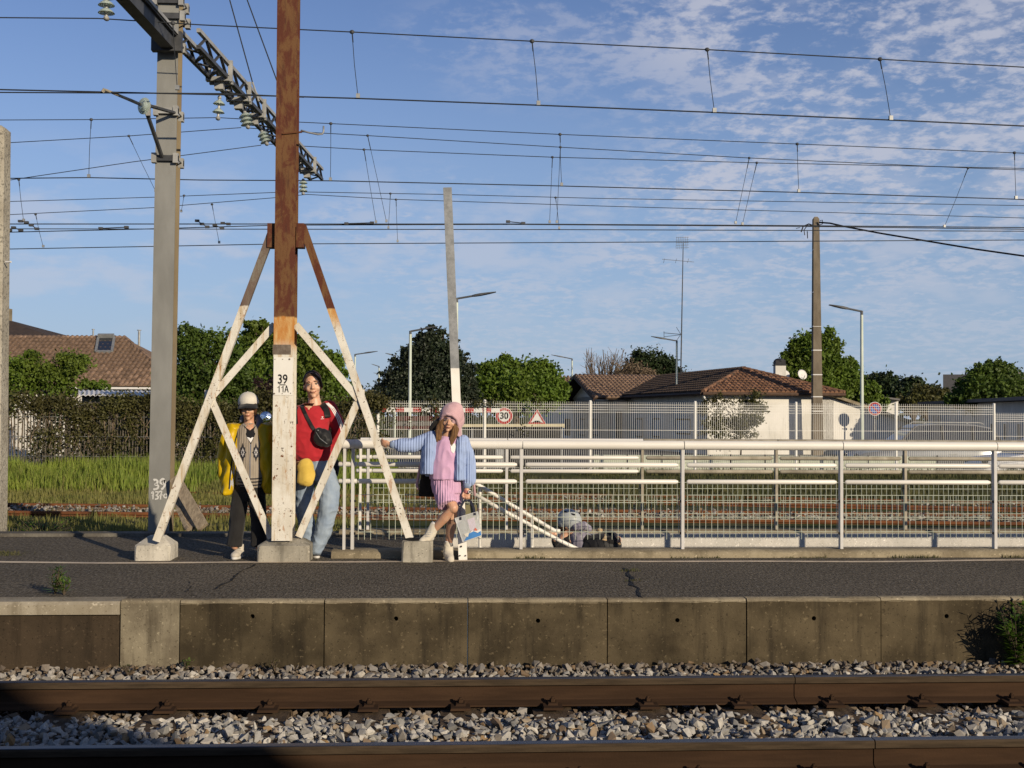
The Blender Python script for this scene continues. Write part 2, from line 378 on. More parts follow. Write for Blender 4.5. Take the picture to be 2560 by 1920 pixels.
# stairwell: kerbs with the railings on them, whitewashed lining, stairs
def kerb(name, y0, y1, x0, x1, zt):
    k = MB(); n = 60; rings = []
    for i in range(n + 1):
        x = x0 + (x1 - x0) * i / n; j = .006 * math.sin(i * 1.7) + random.uniform(-.004, .004)
        rings.append([(x, y0 + j, -.05), (x, y1, -.05), (x, y1, zt - .004), (x, y1 - .01, zt), (x, y0 + .045 + j, zt - .004 + j * .5), (x, y0 + .012 + j, zt - .022), (x, y0 + j, zt - .05)])
    k.loft(rings); return tag(k.build(name, M_KERB, auto=40), kind='structure')
kerb('kerb_stairwell_front', KERB0, KERB1 + .02, XK, WELL1 + .3, .07)
kerb('kerb_stairwell_rear', REAR0, REAR1, XL - .25, WELL1 + .3, .07)
wl = MB(); wl.box((WELL0, REAR0 - .02, -2.6), (WELL1, REAR0 + .1, .035)); wl.box((WELL0, KERB1 - .12, -2.6), (WELL1, KERB1 - .005, -.02))
wl.box((WELL1, KERB1 - .12, -2.6), (WELL1 + .12, REAR0 + .1, -.02)); wl.box((WELL0 - .02, KERB1 + .1, -2.6), (WELL0 + .02, REAR0, -.17))
tag(wl.build('stairwell_wall', M_WELL), kind='structure')
st = thing('stairs', (WELL0, 12.3, -1), kind='structure')
for i in range(12):
    MB().box((WELL0 + .02 + .29 * i, KERB1, -2.6), (WELL0 + .33 + .29 * i, REAR0 - .03, -.165 * (i + 1) + .01 - .002 * i)).build('step', M_KERB, st)
MB().box((WELL0 + 3.4, KERB1, -2.62), (WELL1, REAR0 - .03, -1.99)).build('landing', M_KERB, st)

# ---- platform edge wall: slabs, each with its drain hole
def edge_slab(wall, x0, x1, hole, yoff, ztop, m, name='slab'):
    zb = -.66; y = WALLY + yoff; mb = MB(); gap = .004
    x0 += gap; x1 -= gap
    if hole:
        hx, hz, r = hole; zc = ztop - .014
        oct_ = [(hx + r * math.cos(math.pi / 4 * k + math.pi / 8), y, hz + r * math.sin(math.pi / 4 * k + math.pi / 8)) for k in range(8)]
        rect_ = [(x1, y, (hz + zc) / 2), ((x1 + hx) / 2, y, zc), ((x0 + hx) / 2, y, zc), (x0, y, (hz + zc) / 2), (x0, y, (hz + zb) / 2), ((x0 + hx) / 2, y, zb), ((x1 + hx) / 2, y, zb), (x1, y, (hz + zb) / 2)]
        mb.add(oct_ + rect_, [(k, (k + 1) % 8, 8 + (k + 1) % 8, 8 + k) for k in range(8)])
        mb.add([(x1, y, zc), (x0, y, zc), (x0, y, zb), (x1, y, zb)] + [rect_[k] for k in range(8)], [(0, 5, 4), (1, 7, 6), (2, 9, 8), (3, 11, 10)])
        mb.add(oct_ + [(a, y + .09, c) for a, _, c in oct_], [(k, 8 + k, 8 + (k + 1) % 8, (k + 1) % 8) for k in range(8)] + [tuple(range(8, 16))])
    else:
        mb.add([(x0, y, zb), (x1, y, zb), (x1, y, ztop - .014), (x0, y, ztop - .014)], [(0, 1, 2, 3)])
    z2 = ztop - .014
    mb.add([(x0, y, zb), (x0, y, z2), (x0, y + .2, z2), (x0, y + .2, zb)], [(0, 1, 2, 3)]); mb.add([(x1, y, zb), (x1, y, z2), (x1, y + .2, z2), (x1, y + .2, zb)], [(3, 2, 1, 0)])
    o = mb.build(name, m, wall)
    # worn pale nose along the top edge, slightly ragged
    nb = MB(); n = 14; rings = []
    for i in range(n + 1):
        x = x0 + (x1 - x0) * i / n; a = random.uniform(-.003, .003); b_ = random.uniform(-.006, .004)
        rings.append([(x, y - .001, z2 - .004 + b_), (x, y + .004 + a, ztop - .008 + a), (x, y + .016 + a, ztop + .004), (x, y + .10, ztop + .004), (x, y + .10, z2 - .01)])
    nb.loft(rings).build('nose', M_SLABTOP, o, auto=50); return o
wall = thing('platform_edge_wall', (0, WALLY, -.5), 'low brown stained concrete wall of slabs facing the main track', 'wall')
jx = [at(x, 1500, WALLY).x for x in (300, 450, 811, 1170, 1519, 1867, 2203, 2530)]
hol = {1: (631, 1541), 2: (990, 1547), 3: (1345, 1552), 4: (1694, 1551), 5: (2035, 1546), 6: (2368, 1541)}
for i in range(len(jx) - 1):
    h = None
    if i in hol: q = at(*hol[i], WALLY); h = (q.x, q.z, .017)
    edge_slab(wall, jx[i], jx[i + 1], h, [.012, 0, .006, .003, .008, .002, .010][i], [.004, .002, 0, .001, -.001, .002, .003][i], M_PATCH if i == 0 else M_SLAB)
for k in range(4): edge_slab(wall, jx[-1] + k, jx[-1] + k + 1, (jx[-1] + k + .5, -.14, .017), .005 * (k % 2), .002, M_SLAB)
# the older length at the patched end: recessed dark face under a pale overhanging coping
for k in range(4):
    xa, xb = jx[0] - 1.5 * (k + 1), jx[0] - 1.5 * k
    s_ = MB().box((xa + .003, WALLY + .03, -.66), (xb - .003, WALLY + .25, -.0905)).build('slab', M_SLABOLD, wall)
    c_ = MB(); c_.bar((xa + .003, WALLY + .1, -.045), (xb - .003, WALLY + .1, -.045), [(-.13, -.045), (.10, -.045), (.105, .025), (.085, .046), (-.13, .046)], (0, 0, 1)); c_.build('coping', M_COPE, s_)

# ---- rails
def rail_mat():
    m, nt, b, pos = base('rusty rail'); f = nramp(nt, nnoise(nt, stretch(nt, pos, (.6, 6, 6)), 2.5, 4, .6), .35, .65)
    c = nmix(nt, f, (.058, .033, .019), (.038, .022, .013)); c = nmix(nt, nmath(nt, 'MULTIPLY', nramp(nt, nnoise(nt, pos, 60, 3), .52, .7), .5), c, (.045, .026, .016))
    val(nt, b.inputs['Base Color'], c); b.inputs['Roughness'].default_value = .9; b.inputs['Specular IOR Level'].default_value = .08; bump(nt, b, nnoise(nt, pos, 90, 3), .25, .005); return m
M_RAIL = rail_mat()
M_RAILHEAD = mat('dull rail head side', (.075, .053, .033), (.042, .030, .019), rough=.8, spec=.1, scale=8, sx=(.5, 5, 5), bs=.15)
M_RAILTOP = mat('polished rail top', (.16, .16, .165), (.10, .10, .105), rough=.42, metal=1.0, scale=3, sx=(.3, 8, 8))
M_RUST2 = mat('fresh orange rust rail', (.20, .075, .028), (.12, .048, .022), rough=.85, scale=3, bs=.3)
M_SLEEPER = mat('creosoted sleeper', (.13, .09, .055), (.06, .042, .028), rough=.9, scale=6, sx=(4, 1, 4), bs=.6)
def rail_bar(x0, y0, x1, y1, zt, m, parent, top=True):
    h = .165
    p0 = Vector((x0, y0, zt - h)); p1 = Vector((x1, y1, zt - h))
    web = [(-.075, 0), (.075, 0), (.075, .010), (.018, .030), (.010, .040), (.010, .112), (.024, .124), (-.024, .124), (-.010, .112), (-.010, .040), (-.018, .030), (-.075, .010)]
    o = MB().bar(p0, p1, web).build('rail', m, parent)
    hd = [(-.035, .1235), (.035, .1235), (.036, .152), (.030, .162), (-.030, .162), (-.036, .152)]
    MB().bar(p0, p1, hd).build('rail_head', M_RAILHEAD if top else m, o)
    if top: MB().bar(p0, p1, [(-.029, .1622), (.029, .1622), (.026, .1655), (-.026, .1655)]).build('running_surface', M_RAILTOP, o)
    return o
YN, YF, ZR = 6.18, 7.69, -.35
sx = [at(x, 1760, YF - .1).x for x in (171, 416, 673, 922, 1151, 1381, 1620, 1852, 2080, 2305, 2530)]
sx = [sx[0] - .6 * k for k in range(6, 0, -1)] + sx + [sx[-1] + .6 * k for k in range(1, 7)]
track = thing('railway_track', (0, (YN + YF) / 2, -.6), 'rusty brown main track in pale ballast below the platform edge', 'railway track')
clip = MB()          # sole plate, sloping shoulder, clip, bolt and nut; origin at the rail foot edge
clip.hexa([(-.075, -.125, -.012), (.075, -.125, -.012), (.075, .01, -.012), (-.075, .01, -.012)], [(-.07, -.12, .006), (.07, -.12, .006), (.07, .0, .014), (-.07, .0, .014)])
clip.hexa([(-.04, -.07, .006), (.04, -.07, .006), (.045, .03, .01), (-.045, .03, .01)], [(-.03, -.055, .024), (.03, -.055, .024), (.035, .028, .03), (-.035, .028, .03)])
clip.path([(0, -.02, .02), (0, -.02, .066)], .011, 8); clip.path([(0, -.02, .028), (0, -.02, .052)], .021, 6)
clip_me = clip.mesh('rail_clip'); clip_me.materials.append(M_RAIL)
for yr, gap in ((YN, at(2182, 1890, YN).x), (YF, at(1984, 1720, YF).x)):
    a = rail_bar(-24, yr, gap - .003, yr, ZR, M_RAIL, track); rail_bar(gap + .003, yr, 24, yr, ZR, M_RAIL, track)
    for x in sx:
        c = bpy.data.objects.new('rail_clip', clip_me); COL.objects.link(c); c.parent = a
        c.location = Vector((x, yr - .075, ZR - .153)) - org(a); c.scale = (.85, .9, .8)
for i, x in enumerate(sx):
    w = MB().box((x - .125, 5.65, -.66), (x + .125, 8.22, -.533 - .0004 * (i % 3))).build('sleeper', M_SLEEPER, track)

# ---- ballast
def stone_protos(n, pts=10):
    out = []
    for k in range(n):
        bm = bmesh.new()
        q = np.random.normal(size=(pts, 3)); q /= np.linalg.norm(q, axis=1)[:, None]
        q *= np.array([random.uniform(.8, 1.25), random.uniform(.65, 1.0), random.uniform(.5, .85)]) * np.random.uniform(.8, 1.1, (pts, 1))
        for v in q: bm.verts.new(v)
        r = bmesh.ops.convex_hull(bm, input=bm.verts[:]); bmesh.ops.delete(bm, geom=[v for v in bm.verts if not v.link_faces], context='VERTS')
        bmesh.ops.triangulate(bm, faces=bm.faces[:]); bm.verts.index_update()
        out.append((np.array([v.co[:] for v in bm.verts]), np.array([[v.index for v in f.verts] for f in bm.faces]))); bm.free()
    return out
PROTO = stone_protos(14)
def rotm(n):
    q = np.random.normal(size=(n, 4)); q /= np.linalg.norm(q, axis=1)[:, None]; w, x, y, z = q.T
    return np.stack([np.stack([1 - 2 * (y * y + z * z), 2 * (x * y - z * w), 2 * (x * z + y * w)], 1), np.stack([2 * (x * y + z * w), 1 - 2 * (x * x + z * z), 2 * (y * z - x * w)], 1), np.stack([2 * (x * z - y * w), 2 * (y * z + x * w), 1 - 2 * (x * x + y * y)], 1)], 1)
def stone_mat(name, obj_rand):
    m, nt, b, pos = base(name)
    if obj_rand: v = nd(nt, 'ShaderNodeObjectInfo').outputs['Random']; dirt = 0.0
    else:
        at_ = nd(nt, 'ShaderNodeAttribute', attribute_name='tone'); sp = nd(nt, 'ShaderNodeSeparateXYZ'); nt.links.new(at_.outputs['Vector'], sp.inputs[0]); v = sp.outputs[0]; dirt = sp.outputs[1]
    r = nd(nt, 'ShaderNodeValToRGB'); e = r.color_ramp.elements
    cols = [(0, (.17, .17, .165)), (.25, (.33, .32, .30)), (.5, (.43, .41, .375)), (.7, (.52, .49, .435)), (.82, (.24, .22, .195)), (.90, (.33, .26, .18)), (.95, (.20, .14, .09)), (1, (.34, .22, .10))]
    for i, (p_, c) in enumerate(cols):
        el = e[i] if i < 2 else e.new(p_); el.position = p_; el.color = (*c, 1)
    nt.links.new(v, r.inputs[0]); c = r.outputs[0]
    c = nmix(nt, nmath(nt, 'MULTIPLY', nramp(nt, nnoise(nt, pos, 45, 4, .65), .4, .7), .45), c, (.15, .14, .125))
    c = nmix(nt, dirt, c, (.115, .08, .05))
    val(nt, b.inputs['Base Color'], c); b.inputs['Roughness'].default_value = .85; b.inputs['Specular IOR Level'].default_value = .1
    bump(nt, b, nnoise(nt, pos, 70, 4, .6), .25, .006); return m
M_STONE, M_STONE1 = stone_mat('ballast stone', False), stone_mat('ballast stone single', True)
def hb(y):
    if y < 6.05: return -.56 + .05 * max(0, min(1, (6.05 - y) / .5)) * 0
    if y < YF + .08: return -.552 + .02 * math.sin((y - 6.2) / 1.5 * math.pi)
    return -.552 + .080 * min(1, (y - YF - .08) / .75)
def stones(name, pts, sizes, dirt, m, parent=None, nproto=14):
    n = len(pts); pick = np.random.randint(0, nproto, n); Rm = rotm(n); Vs = []; Fs = []; tone = []; off = 0
    rv = np.random.rand(n)
    for k in range(nproto):
        idx = np.where(pick == k)[0]; 
        if not len(idx): continue
        pv, pf = PROTO[k]; nv = len(pv)
        vv = np.einsum('nij,vj->nvi', Rm[idx], pv) * sizes[idx][:, None, None]; vv[..., 2] *= .85; vv += pts[idx][:, None, :]
        Vs.append(vv.reshape(-1, 3)); Fs.append((pf[None] + (np.arange(len(idx)) * nv)[:, None, None] + off).reshape(-1, 3)); off += nv * len(idx)
        t = np.zeros((len(idx), nv, 3)); t[..., 0] = rv[idx][:, None]; t[..., 1] = dirt[idx][:, None]; tone.append(t.reshape(-1, 3))
    o = raw(name, np.concatenate(Vs), np.concatenate(Fs), m, parent)
    a = o.data.attributes.new('tone', 'FLOAT_VECTOR', 'POINT'); a.data.foreach_set('vector', np.concatenate(tone).astype(np.float32).ravel()); return o
def scatter(x0, x1, y0, y1, sp, hf, lift=.0):
    nx, ny = int((x1 - x0) / sp), int((y1 - y0) / sp); gx, gy = np.meshgrid(np.arange(nx), np.arange(ny))
    x = x0 + (gx.ravel() + np.random.rand(nx * ny)) * sp; y = y0 + (gy.ravel() + np.random.rand(nx * ny)) * sp
    z = np.array([hf(b_) for b_ in y]) + np.random.uniform(-.016, .012, len(x)) + lift
    return np.stack([x, y, z], 1)
P_ = np.concatenate([scatter(-4.6, 5.6, 5.55, 8.62, .044, hb, -.018), scatter(-4.6, 5.6, 5.55, 8.62, .060, hb, .006), scatter(-4.6, 5.6, 8.1, 8.6, .06, hb, .02)])
keep = (np.abs(P_[:, 1] - YN) > .085) & (np.abs(P_[:, 1] - YF) > .09) | (np.random.rand(len(P_)) < .0)
sxa = np.array(sx); near_clip = (np.min(np.abs(P_[:, 0:1] - sxa[None]), 1) < .1) & ((np.abs(P_[:, 1] - YF + .16) < .11) | (np.abs(P_[:, 1] - YN + .16) < .11))
P_ = P_[keep & ~near_clip]
sz = np.random.gamma(8, .0040, len(P_)).clip(.016, .050)
dist = np.minimum(np.abs(P_[:, 1] - YN), np.abs(P_[:, 1] - YF)); dw = WALLY - P_[:, 1]
dirt = np.clip(np.maximum(1 - (dist - .1) / .16, (1 - dw / .36)) + np.random.normal(0, .22, len(P_)), 0, 1) * .85
bal = thing('ballast', (0, 7, -.6), kind='structure')
big = np.argsort(-(sz * (.6 + 5 / P_[:, 1]) * ((P_[:, 1] > 6.5) & (P_[:, 1] < 7.45) & (P_[:, 0] > -3) & (P_[:, 0] < 4))))[:300]
mask = np.ones(len(P_), bool); mask[big] = False
tag(stones('ballast_stones', P_[mask], sz[mask], dirt[mask], M_STONE, bal), kind='stuff')
pm = []
for v, f in PROTO:
    me = bpy.data.meshes.new('ballast_stone'); me.from_pydata(v.tolist(), [], f.tolist()); me.materials.append(M_STONE1); pm.append(me)
for i in big:
    o = bpy.data.objects.new('ballast_stone', pm[i % len(pm)]); COL.objects.link(o); o.parent = bal
    o.location = Vector(P_[i]) + Vector((0, 0, .014)) - org(bal); o.scale = (sz[i],) * 3; o.rotation_euler = (random.random() * 6, random.random() * 6, random.random() * 6)

# ---- tracks behind the platform
def back_track(a0, a1, label, zr, sl):
    A, B = gz(*a0, zr), gz(*a1, zr); d = (B - A).normalized(); nrm = Vector((-d.y, d.x, 0)); A = A - d * 12; B = B + d * 14
    t = thing('railway_track', ((A + B) / 2) - Vector((0, 0, .2)), label, 'railway track')
    for k in (0, 1.505):
        a, b_ = A + nrm * k, B + nrm * k; rail_bar(a.x, a.y, b_.x, b_.y, zr, M_RUST2, t, False)
    L = (B - A).length; n = int(L / .62) if sl else 0
    for i in range(n):
        c = A + d * (i * .62 + .3) + nrm * .75
        MB().rect(c - nrm * 1.3 + Vector((0, 0, zr - .225)), c + nrm * 1.3 + Vector((0, 0, zr - .225)), .25, .12).build('sleeper', M_SLEEPER, t)
    return A, B, d, nrm
TA = back_track((100, 1277), (2130, 1300), 'rusty track just behind the platform with wooden sleepers', -.15, True)
TB = back_track((100, 1222), (2130, 1260), 'rusty overgrown track farther back in the grass', -.15, False)
def along(T, n, s0, s1, k0, k1, z0, z1):
    A, B, d, nrm = T; s = np.random.uniform(s0, s1, n); k = np.random.uniform(k0, k1, n)
    p = np.array(A)[None] + s[:, None] * np.array(d)[None] + k[:, None] * np.array(nrm)[None]; p[:, 2] = np.random.uniform(z0, z1, n); return p
LA = (TA[1] - TA[0]).length
q = np.concatenate([along(TA, 5200, 4, LA - 6, .10, 1.40, -.24, -.155), along(TA, 2600, 4, LA - 6, 1.6, 2.5, -.30, -.20), along(TA, 900, 10, LA - 6, -.5, -.1, -.34, -.28), along(TB, 1800, 12, LA, .1, 1.4, -.26, -.17)])
tag(stones('ballast_rear', q, np.random.uniform(.025, .05, len(q)), np.clip(np.random.normal(.45, .3, len(q)), 0, .9), M_STONE), kind='stuff')
# ================================================================ STEEL STRUCTURES ON THE PLATFORM
def paint_mat(name, zr, zo, dark=False):
    """cream paint below zo, orange stain between, bare rust above zr"""
    m, nt, b, pos = base(name); sp = nd(nt, 'ShaderNodeSeparateXYZ'); nt.links.new(pos, sp.inputs[0]); z = sp.outputs[2]
    f1 = nramp(nt, nnoise(nt, pos, 5, 4, .6), .35, .65); cream = nmix(nt, f1, (.74, .71, .63), (.62, .58, .49))
    streak = nramp(nt, nnoise(nt, stretch(nt, pos, (9, 9, .9)), 2.2, 5, .65), .50, .72)
    cream = nmix(nt, nmath(nt, 'MULTIPLY', streak, .75), cream, (.40, .25, .08))
    chip = nramp(nt, nnoise(nt, pos, 34, 4, .7), .60, .66); broad = nramp(nt, nnoise(nt, pos, 3.1, 3, .5), .38, .58)
    cream = nmix(nt, nmath(nt, 'MULTIPLY', chip, broad), cream, (.10, .065, .04))
    edge_ = nramp(nt, nnoise(nt, stretch(nt, pos, (3, 3, 1)), 6, 5, .7), .58, .66); cream = nmix(nt, nmath(nt, 'MULTIPLY', edge_, .65), cream, (.36, .15, .035)); chip2 = nramp(nt, nnoise(nt, pos, 11, 5, .7), .635, .67); cream = nmix(nt, chip2, cream, (.17, .065, .022))
    r1 = nramp(nt, nnoise(nt, stretch(nt, pos, (2.4, 2.4, 1.0)), 3.4, 6, .7, .4), .44, .56)
    rust = nmix(nt, r1, (.098, .028, .014), (.150, .072, .028)); rust = nmix(nt, nmath(nt, 'MULTIPLY', nramp(nt, nnoise(nt, stretch(nt, pos, (12, 12, 1.5)), 3, 4, .7), .5, .75), .7), rust, (.055, .02, .012))
    rust = nmix(nt, nmath(nt, 'MULTIPLY', nramp(nt, nnoise(nt, pos, .9, 2, .5), .55, .72), .6), rust, (.035, .014, .01))
    if dark: rust = nmix(nt, nmath(nt, 'ADD', nmath(nt, 'MULTIPLY', r1, .35), .5), rust, nmix(nt, streak, (.20, .185, .155), (.05, .045, .04)))
    orange = nmix(nt, nramp(nt, nnoise(nt, stretch(nt, pos, (7, 7, 1.5)), 3, 5, .6), .35, .65), (.48, .20, .045), (.60, .40, .17))
    zz = nmath(nt, 'ADD', z, nmath(nt, 'MULTIPLY', nmath(nt, 'SUBTRACT', nnoise(nt, pos, 9, 3), .5), .05))
    fo = nramp(nt, zz, zo - .10, zo + .06); fr = nramp(nt, zz, zr - .010, zr + .010)
    c = nmix(nt, fr, nmix(nt, fo, cream, orange), rust)
    val(nt, b.inputs['Base Color'], c); b.inputs['Roughness'].default_value = .7; b.inputs['Specular IOR Level'].default_value = .2
    bump(nt, b, nmath(nt, 'ADD', nnoise(nt, pos, 55, 5, .7), nmath(nt, 'MULTIPLY', chip, -.6)), .35, .006); return m
YPOST = 11.0
zr = at(705, 793, YPOST).z; zo = at(705, 862, YPOST).z
M_POST = paint_mat('cream paint over rust', zr, zo); zl = at(560, 765, YPOST).z
M_LEG = paint_mat('cream paint on struts', zl, zl + .3, True)
M_LEG2 = paint_mat('cream paint on rusty strut', zl - .02, zl - .12)
M_WHITE = mat('white enamel plate', (.80, .78, .72), rough=.35, var=.05)
M_INK = mat('black lettering', (.012, .012, .014), rough=.5)
M_GREYPATCH = mat('old glue patch', (.20, .165, .13), (.13, .10, .08), scale=20, rough=.9, bs=.4)
xb = at(705, 1350, YPOST); base_z = .205
mast = thing('steel_mast', (xb.x, YPOST, 0), 'tall rust-red steel mast with cream painted lower half and splayed struts', 'mast')
# H-section mast: front flange, web, back flange; goes up out of the picture
fx0, fx1 = at(680.5, 1200, YPOST - .1).x, at(732, 1200, YPOST - .1).x; cx = (fx0 + fx1) / 2; hw = (fx1 - fx0) / 2
mb = MB(); mb.box((cx - hw, YPOST - .105, .19), (cx + hw, YPOST - .09, 7.6)); mb.box((cx - .005, YPOST - .09, .19), (cx + .005, YPOST + .09, 7.6)); mb.box((cx - hw, YPOST + .09, .19), (cx + hw, YPOST + .105, 7.6))
mb.build('mast_post', M_POST, mast)
def plinth(name, x0, x1, y0, y1, h1, h2, tx0, tx1, ty0, ty1, m):
    k = MB(); a = [(x0, y0), (x1, y0), (x1, y1), (x0, y1)]; t = [(tx0, ty0), (tx1, ty0), (tx1, ty1), (tx0, ty1)]
    def rr(c4, z, e):
        out = []
        for i in range(4):
            p, q_, r_ = Vector(c4[i - 1]), Vector(c4[i]), Vector(c4[(i + 1) % 4])
            out += [(*(q_ + (p - q_).normalized() * e), z), (*(q_ + (r_ - q_).normalized() * e), z)]
        return out
    k.loft([rr(a, -.03, .012), rr(a, h1 * .5, .015), rr(a, h1, .02), rr([(u * .985 + (x0 + x1) / 2 * .015, v) for u, v in a], h1 + .012, .03), rr(t, h2, .02)])
    bm_me = k; return k
def base_at(x0p, x1p, yp, depth, h1, h2, txp):
    A = gz(x0p, yp, 0); B = gz(x1p, yp, 0); y0 = (A.y + B.y) / 2; xx0 = at(x0p, yp, y0).x; xx1 = at(x1p, yp, y0).x
    t0, t1 = at(txp[0], 1350, y0 + depth / 2).x, at(txp[1], 1350, y0 + depth / 2).x
    return plinth('b', xx0, xx1, y0, y0 + depth, h1, h2, t0, t1, y0 + depth * .3, y0 + depth * .72, None)
base_at(642, 773, 1406, .42, .135, .20, (676, 752)).build('footing', M_BLOCK, mast, auto=25)
base_at(335, 425, 1402, .34, .125, .21, (374, 412)).build('footing', M_BLOCKW, mast, auto=25)
rb = base_at(1004, 1082, 1406, .30, .175, .20, (1012, 1062)); rb.build('footing', M_BLOCK, mast, auto=25)
# tar smear on the third footing
q0 = at(1040, 1352, YPOST); MB().ell((q0.x - .02, YPOST - .03, .185), (.105, .10, .03), 16, 8).build('tar_smear', M_BLACK, mast, True)
def strut(p0, p1, m, w=.068, t=.012, flange=-1, name='strut', yo=0.0):
    a = at(*p0, YPOST) + Vector((0, yo, 0)); b_ = at(*p1, YPOST) + Vector((0, yo, 0))
    d = (b_ - a).normalized(); s = d.cross(Vector((0, 1, 0))).normalized()      # in-plane normal
    mb = MB(); yv = Vector((0, 1, 0))
    prof = [(-w / 2, 0), (w / 2, 0), (w / 2, t), (-w / 2 + t, t), (-w / 2 + t, w * .85), (-w / 2, w * .85)]
    if flange > 0: prof = [(-x, y) for x, y in prof][::-1]
    n = len(prof); vs = [p + s * x + yv * (y - .045) for p in (a, b_) for x, y in prof]
    mb.add(vs, [(i, (i + 1) % n, (i + 1) % n + n, i + n) for i in range(n)] + [tuple(range(n - 1, -1, -1)), tuple(range(n, 2 * n))])
    return mb.build(name, m, mast)
strut((393, 1352), (684, 572), M_LEG, flange=-1)
strut((1026, 1349), (757, 566), M_LEG2, flange=-1)
strut((524, 1000), (688, 812), M_LEG, .064, .011, 1, 'brace', .014); strut((529, 998), (679, 1345), M_LEG, .064, .0105, -1, 'brace', .027)
strut((740, 812), (897, 998), M_LEG, .064, .011, 1, 'brace', .014); strut((897, 998), (747, 1342), M_LEG, .064, .0105, 1, 'brace', .027)
for px, py in ((524, 1000), (897, 998)):      # gusset plates behind the joints
    c = at(px, py, YPOST); MB().box((c.x - .05, YPOST + .024, c.z - .09), (c.x + .05, YPOST + .034, c.z + .09)).build('gusset', M_LEG, mast)
for s_, px in ((-1, 680), (1, 752)):
    c = at(px, 585, YPOST); MB().box((c.x - .035, YPOST - .06, c.z - .13), (c.x + .035, YPOST + .06, c.z + .09)).build('bracket', M_LEG2, mast)
# number plate
A, B = at(684, 893, YPOST - .115), at(731, 988, YPOST - .115); yp = YPOST - .1065
plate = MB().box((A.x, yp - .003, B.z), (B.x, yp, A.z)).build('number_plate', M_WHITE, mast)
def letter(txt, px, py, size, parent, Y, m, depth=.001, bold=0, sxy=1.0, rot=0):
    me = text_mesh(txt, size, depth, bold); o = link('lettering', me, m, parent); p_ = at(px, py, Y)
    o.location = p_ - org(parent); o.rotation_euler = (rad(90), rot, 0); o.scale = (sxy, 1, 1); return o
letter('39', 706.5, 949, .118, plate, yp - .0045, M_INK, bold=.0015, sxy=.78); [MB().poly([Vector((at(x, y, yp - .0045).x, yp - .0048, at(x, y, yp - .0045).z)) for x, y in q], Vector((0, .002, 0))).build('lettering', M_INK, plate) for q in (((696.2, 966.5), (699.0, 963.5), (699.0, 981), (696.9, 981), (696.9, 967.6), (694.2, 970.2), (693.4, 968.8)), ((706.0, 966.5), (708.8, 963.5), (708.8, 981), (706.7, 981), (706.7, 967.6), (704.0, 970.2), (703.2, 968.8)), ((715.2, 963.5), (717.4, 963.5), (721.8, 981), (719.6, 981), (716.3, 967.6), (713.2, 981), (711.0, 981)), ((713.4, 973.6), (719.2, 973.6), (719.7, 975.6), (712.9, 975.6)))]
u0, u1 = at(699, 962, yp), at(714, 962, yp); MB().box((u0.x, yp - .0055, u0.z - .004), (u1.x, yp - .0032, u0.z + .004)).build('lettering', M_INK, plate)
for px, py, r in ((688, 898, .004), (707, 898, .004), (724, 898, .008), (686, 984, .008), (706, 984, .004), (727, 983, .004)):
    c = at(px, py, yp); MB().tube((c.x, yp - .008, c.z), (c.x, yp - .002, c.z), r, n=8).build('screw', M_GREYPATCH, plate)
A, B = at(686, 863, YPOST), at(734, 888, YPOST); MB().box((A.x, yp - .0005, B.z), (B.x - .012, yp + .001, A.z)).build('glue_patch', M_GREYPATCH, mast)
# hook on the mast
M_GALV = mat('galvanised steel', (.36, .37, .37), (.27, .28, .28), rough=.5, metal=.4, scale=9, var=.2)
h0 = at(712, 332, YPOST - .11); MB().rect(h0 + Vector((-.02, 0, -.01)), at(755, 330, YPOST - .11), .02, .012).build('clamp', M_RUST2, mast)
MB().path([at(752, 326, YPOST - .1), at(770, 331, YPOST - .1), at(795, 336, YPOST - .1), at(806, 335, YPOST - .1), at(809, 329, YPOST - .1), at(809, 315, YPOST - .1)], .0085, 8).build('hook', M_GALV, mast, True)
for px, py in ((700, 1325), (727, 1290), (727, 1277), (694, 1172)):
    c = at(px, py, yp); MB().tube((c.x, YPOST - .112, c.z), (c.x, YPOST - .104, c.z), .006, n=6).build('bolt', M_RUST2, mast)

# ---- leaning channel post (grey above, white below)
def two_tone(name, zc):
    m, nt, b, pos = base(name); sp = nd(nt, 'ShaderNodeSeparateXYZ'); nt.links.new(pos, sp.inputs[0])
    sv = nramp(nt, nnoise(nt, pos, 14, 4, .65), .35, .65); gal = nmix(nt, sv, (.29, .30, .305), (.19, .20, .205)); wh = nmix(nt, nramp(nt, nnoise(nt, pos, 6, 3), .3, .7), (.86, .84, .78), (.80, .77, .70))
    f = nramp(nt, sp.outputs[2], zc - .004, zc + .004); val(nt, b.inputs['Base Color'], nmix(nt, f, wh, gal)); b.inputs['Roughness'].default_value = .5
    b.inputs['Metallic'].default_value = .0; bump(nt, b, nnoise(nt, pos, 40, 3), .15, .004); return m
YC = 11.06
pb, pt = at(1157.5, 1393, YC), at(1118.5, 470, YC)
chan = MB(); w, dpt, th = .079, .06, .007
lo, hi = Vector((pb.x, YC, .0)), pt
chan.bar(lo, hi, [(-w / 2, -dpt / 2), (w / 2, -dpt / 2), (w / 2, dpt / 2), (w / 2 - th, dpt / 2), (w / 2 - th, -dpt / 2 + th), (-w / 2 + th, -dpt / 2 + th), (-w / 2 + th, dpt / 2), (-w / 2, dpt / 2)], (0, 1, 0))
cp = thing('channel_post', (pb.x, YC, 0), 'slim leaning channel post, galvanised above and white below, behind the hooded person', 'post')
chan.build('post', two_tone('galvanised and white', at(1140, 921, YC).z), cp)
for px, py, r in ((1150, 1389, .007), (1164, 1389, .007), (1153, 1366, .009)):
    c = at(px, py, YC - .032); MB().tube((c.x, YC - .042, c.z), (c.x, YC - .025, c.z), r, n=6).build('bolt', M_INK, cp)

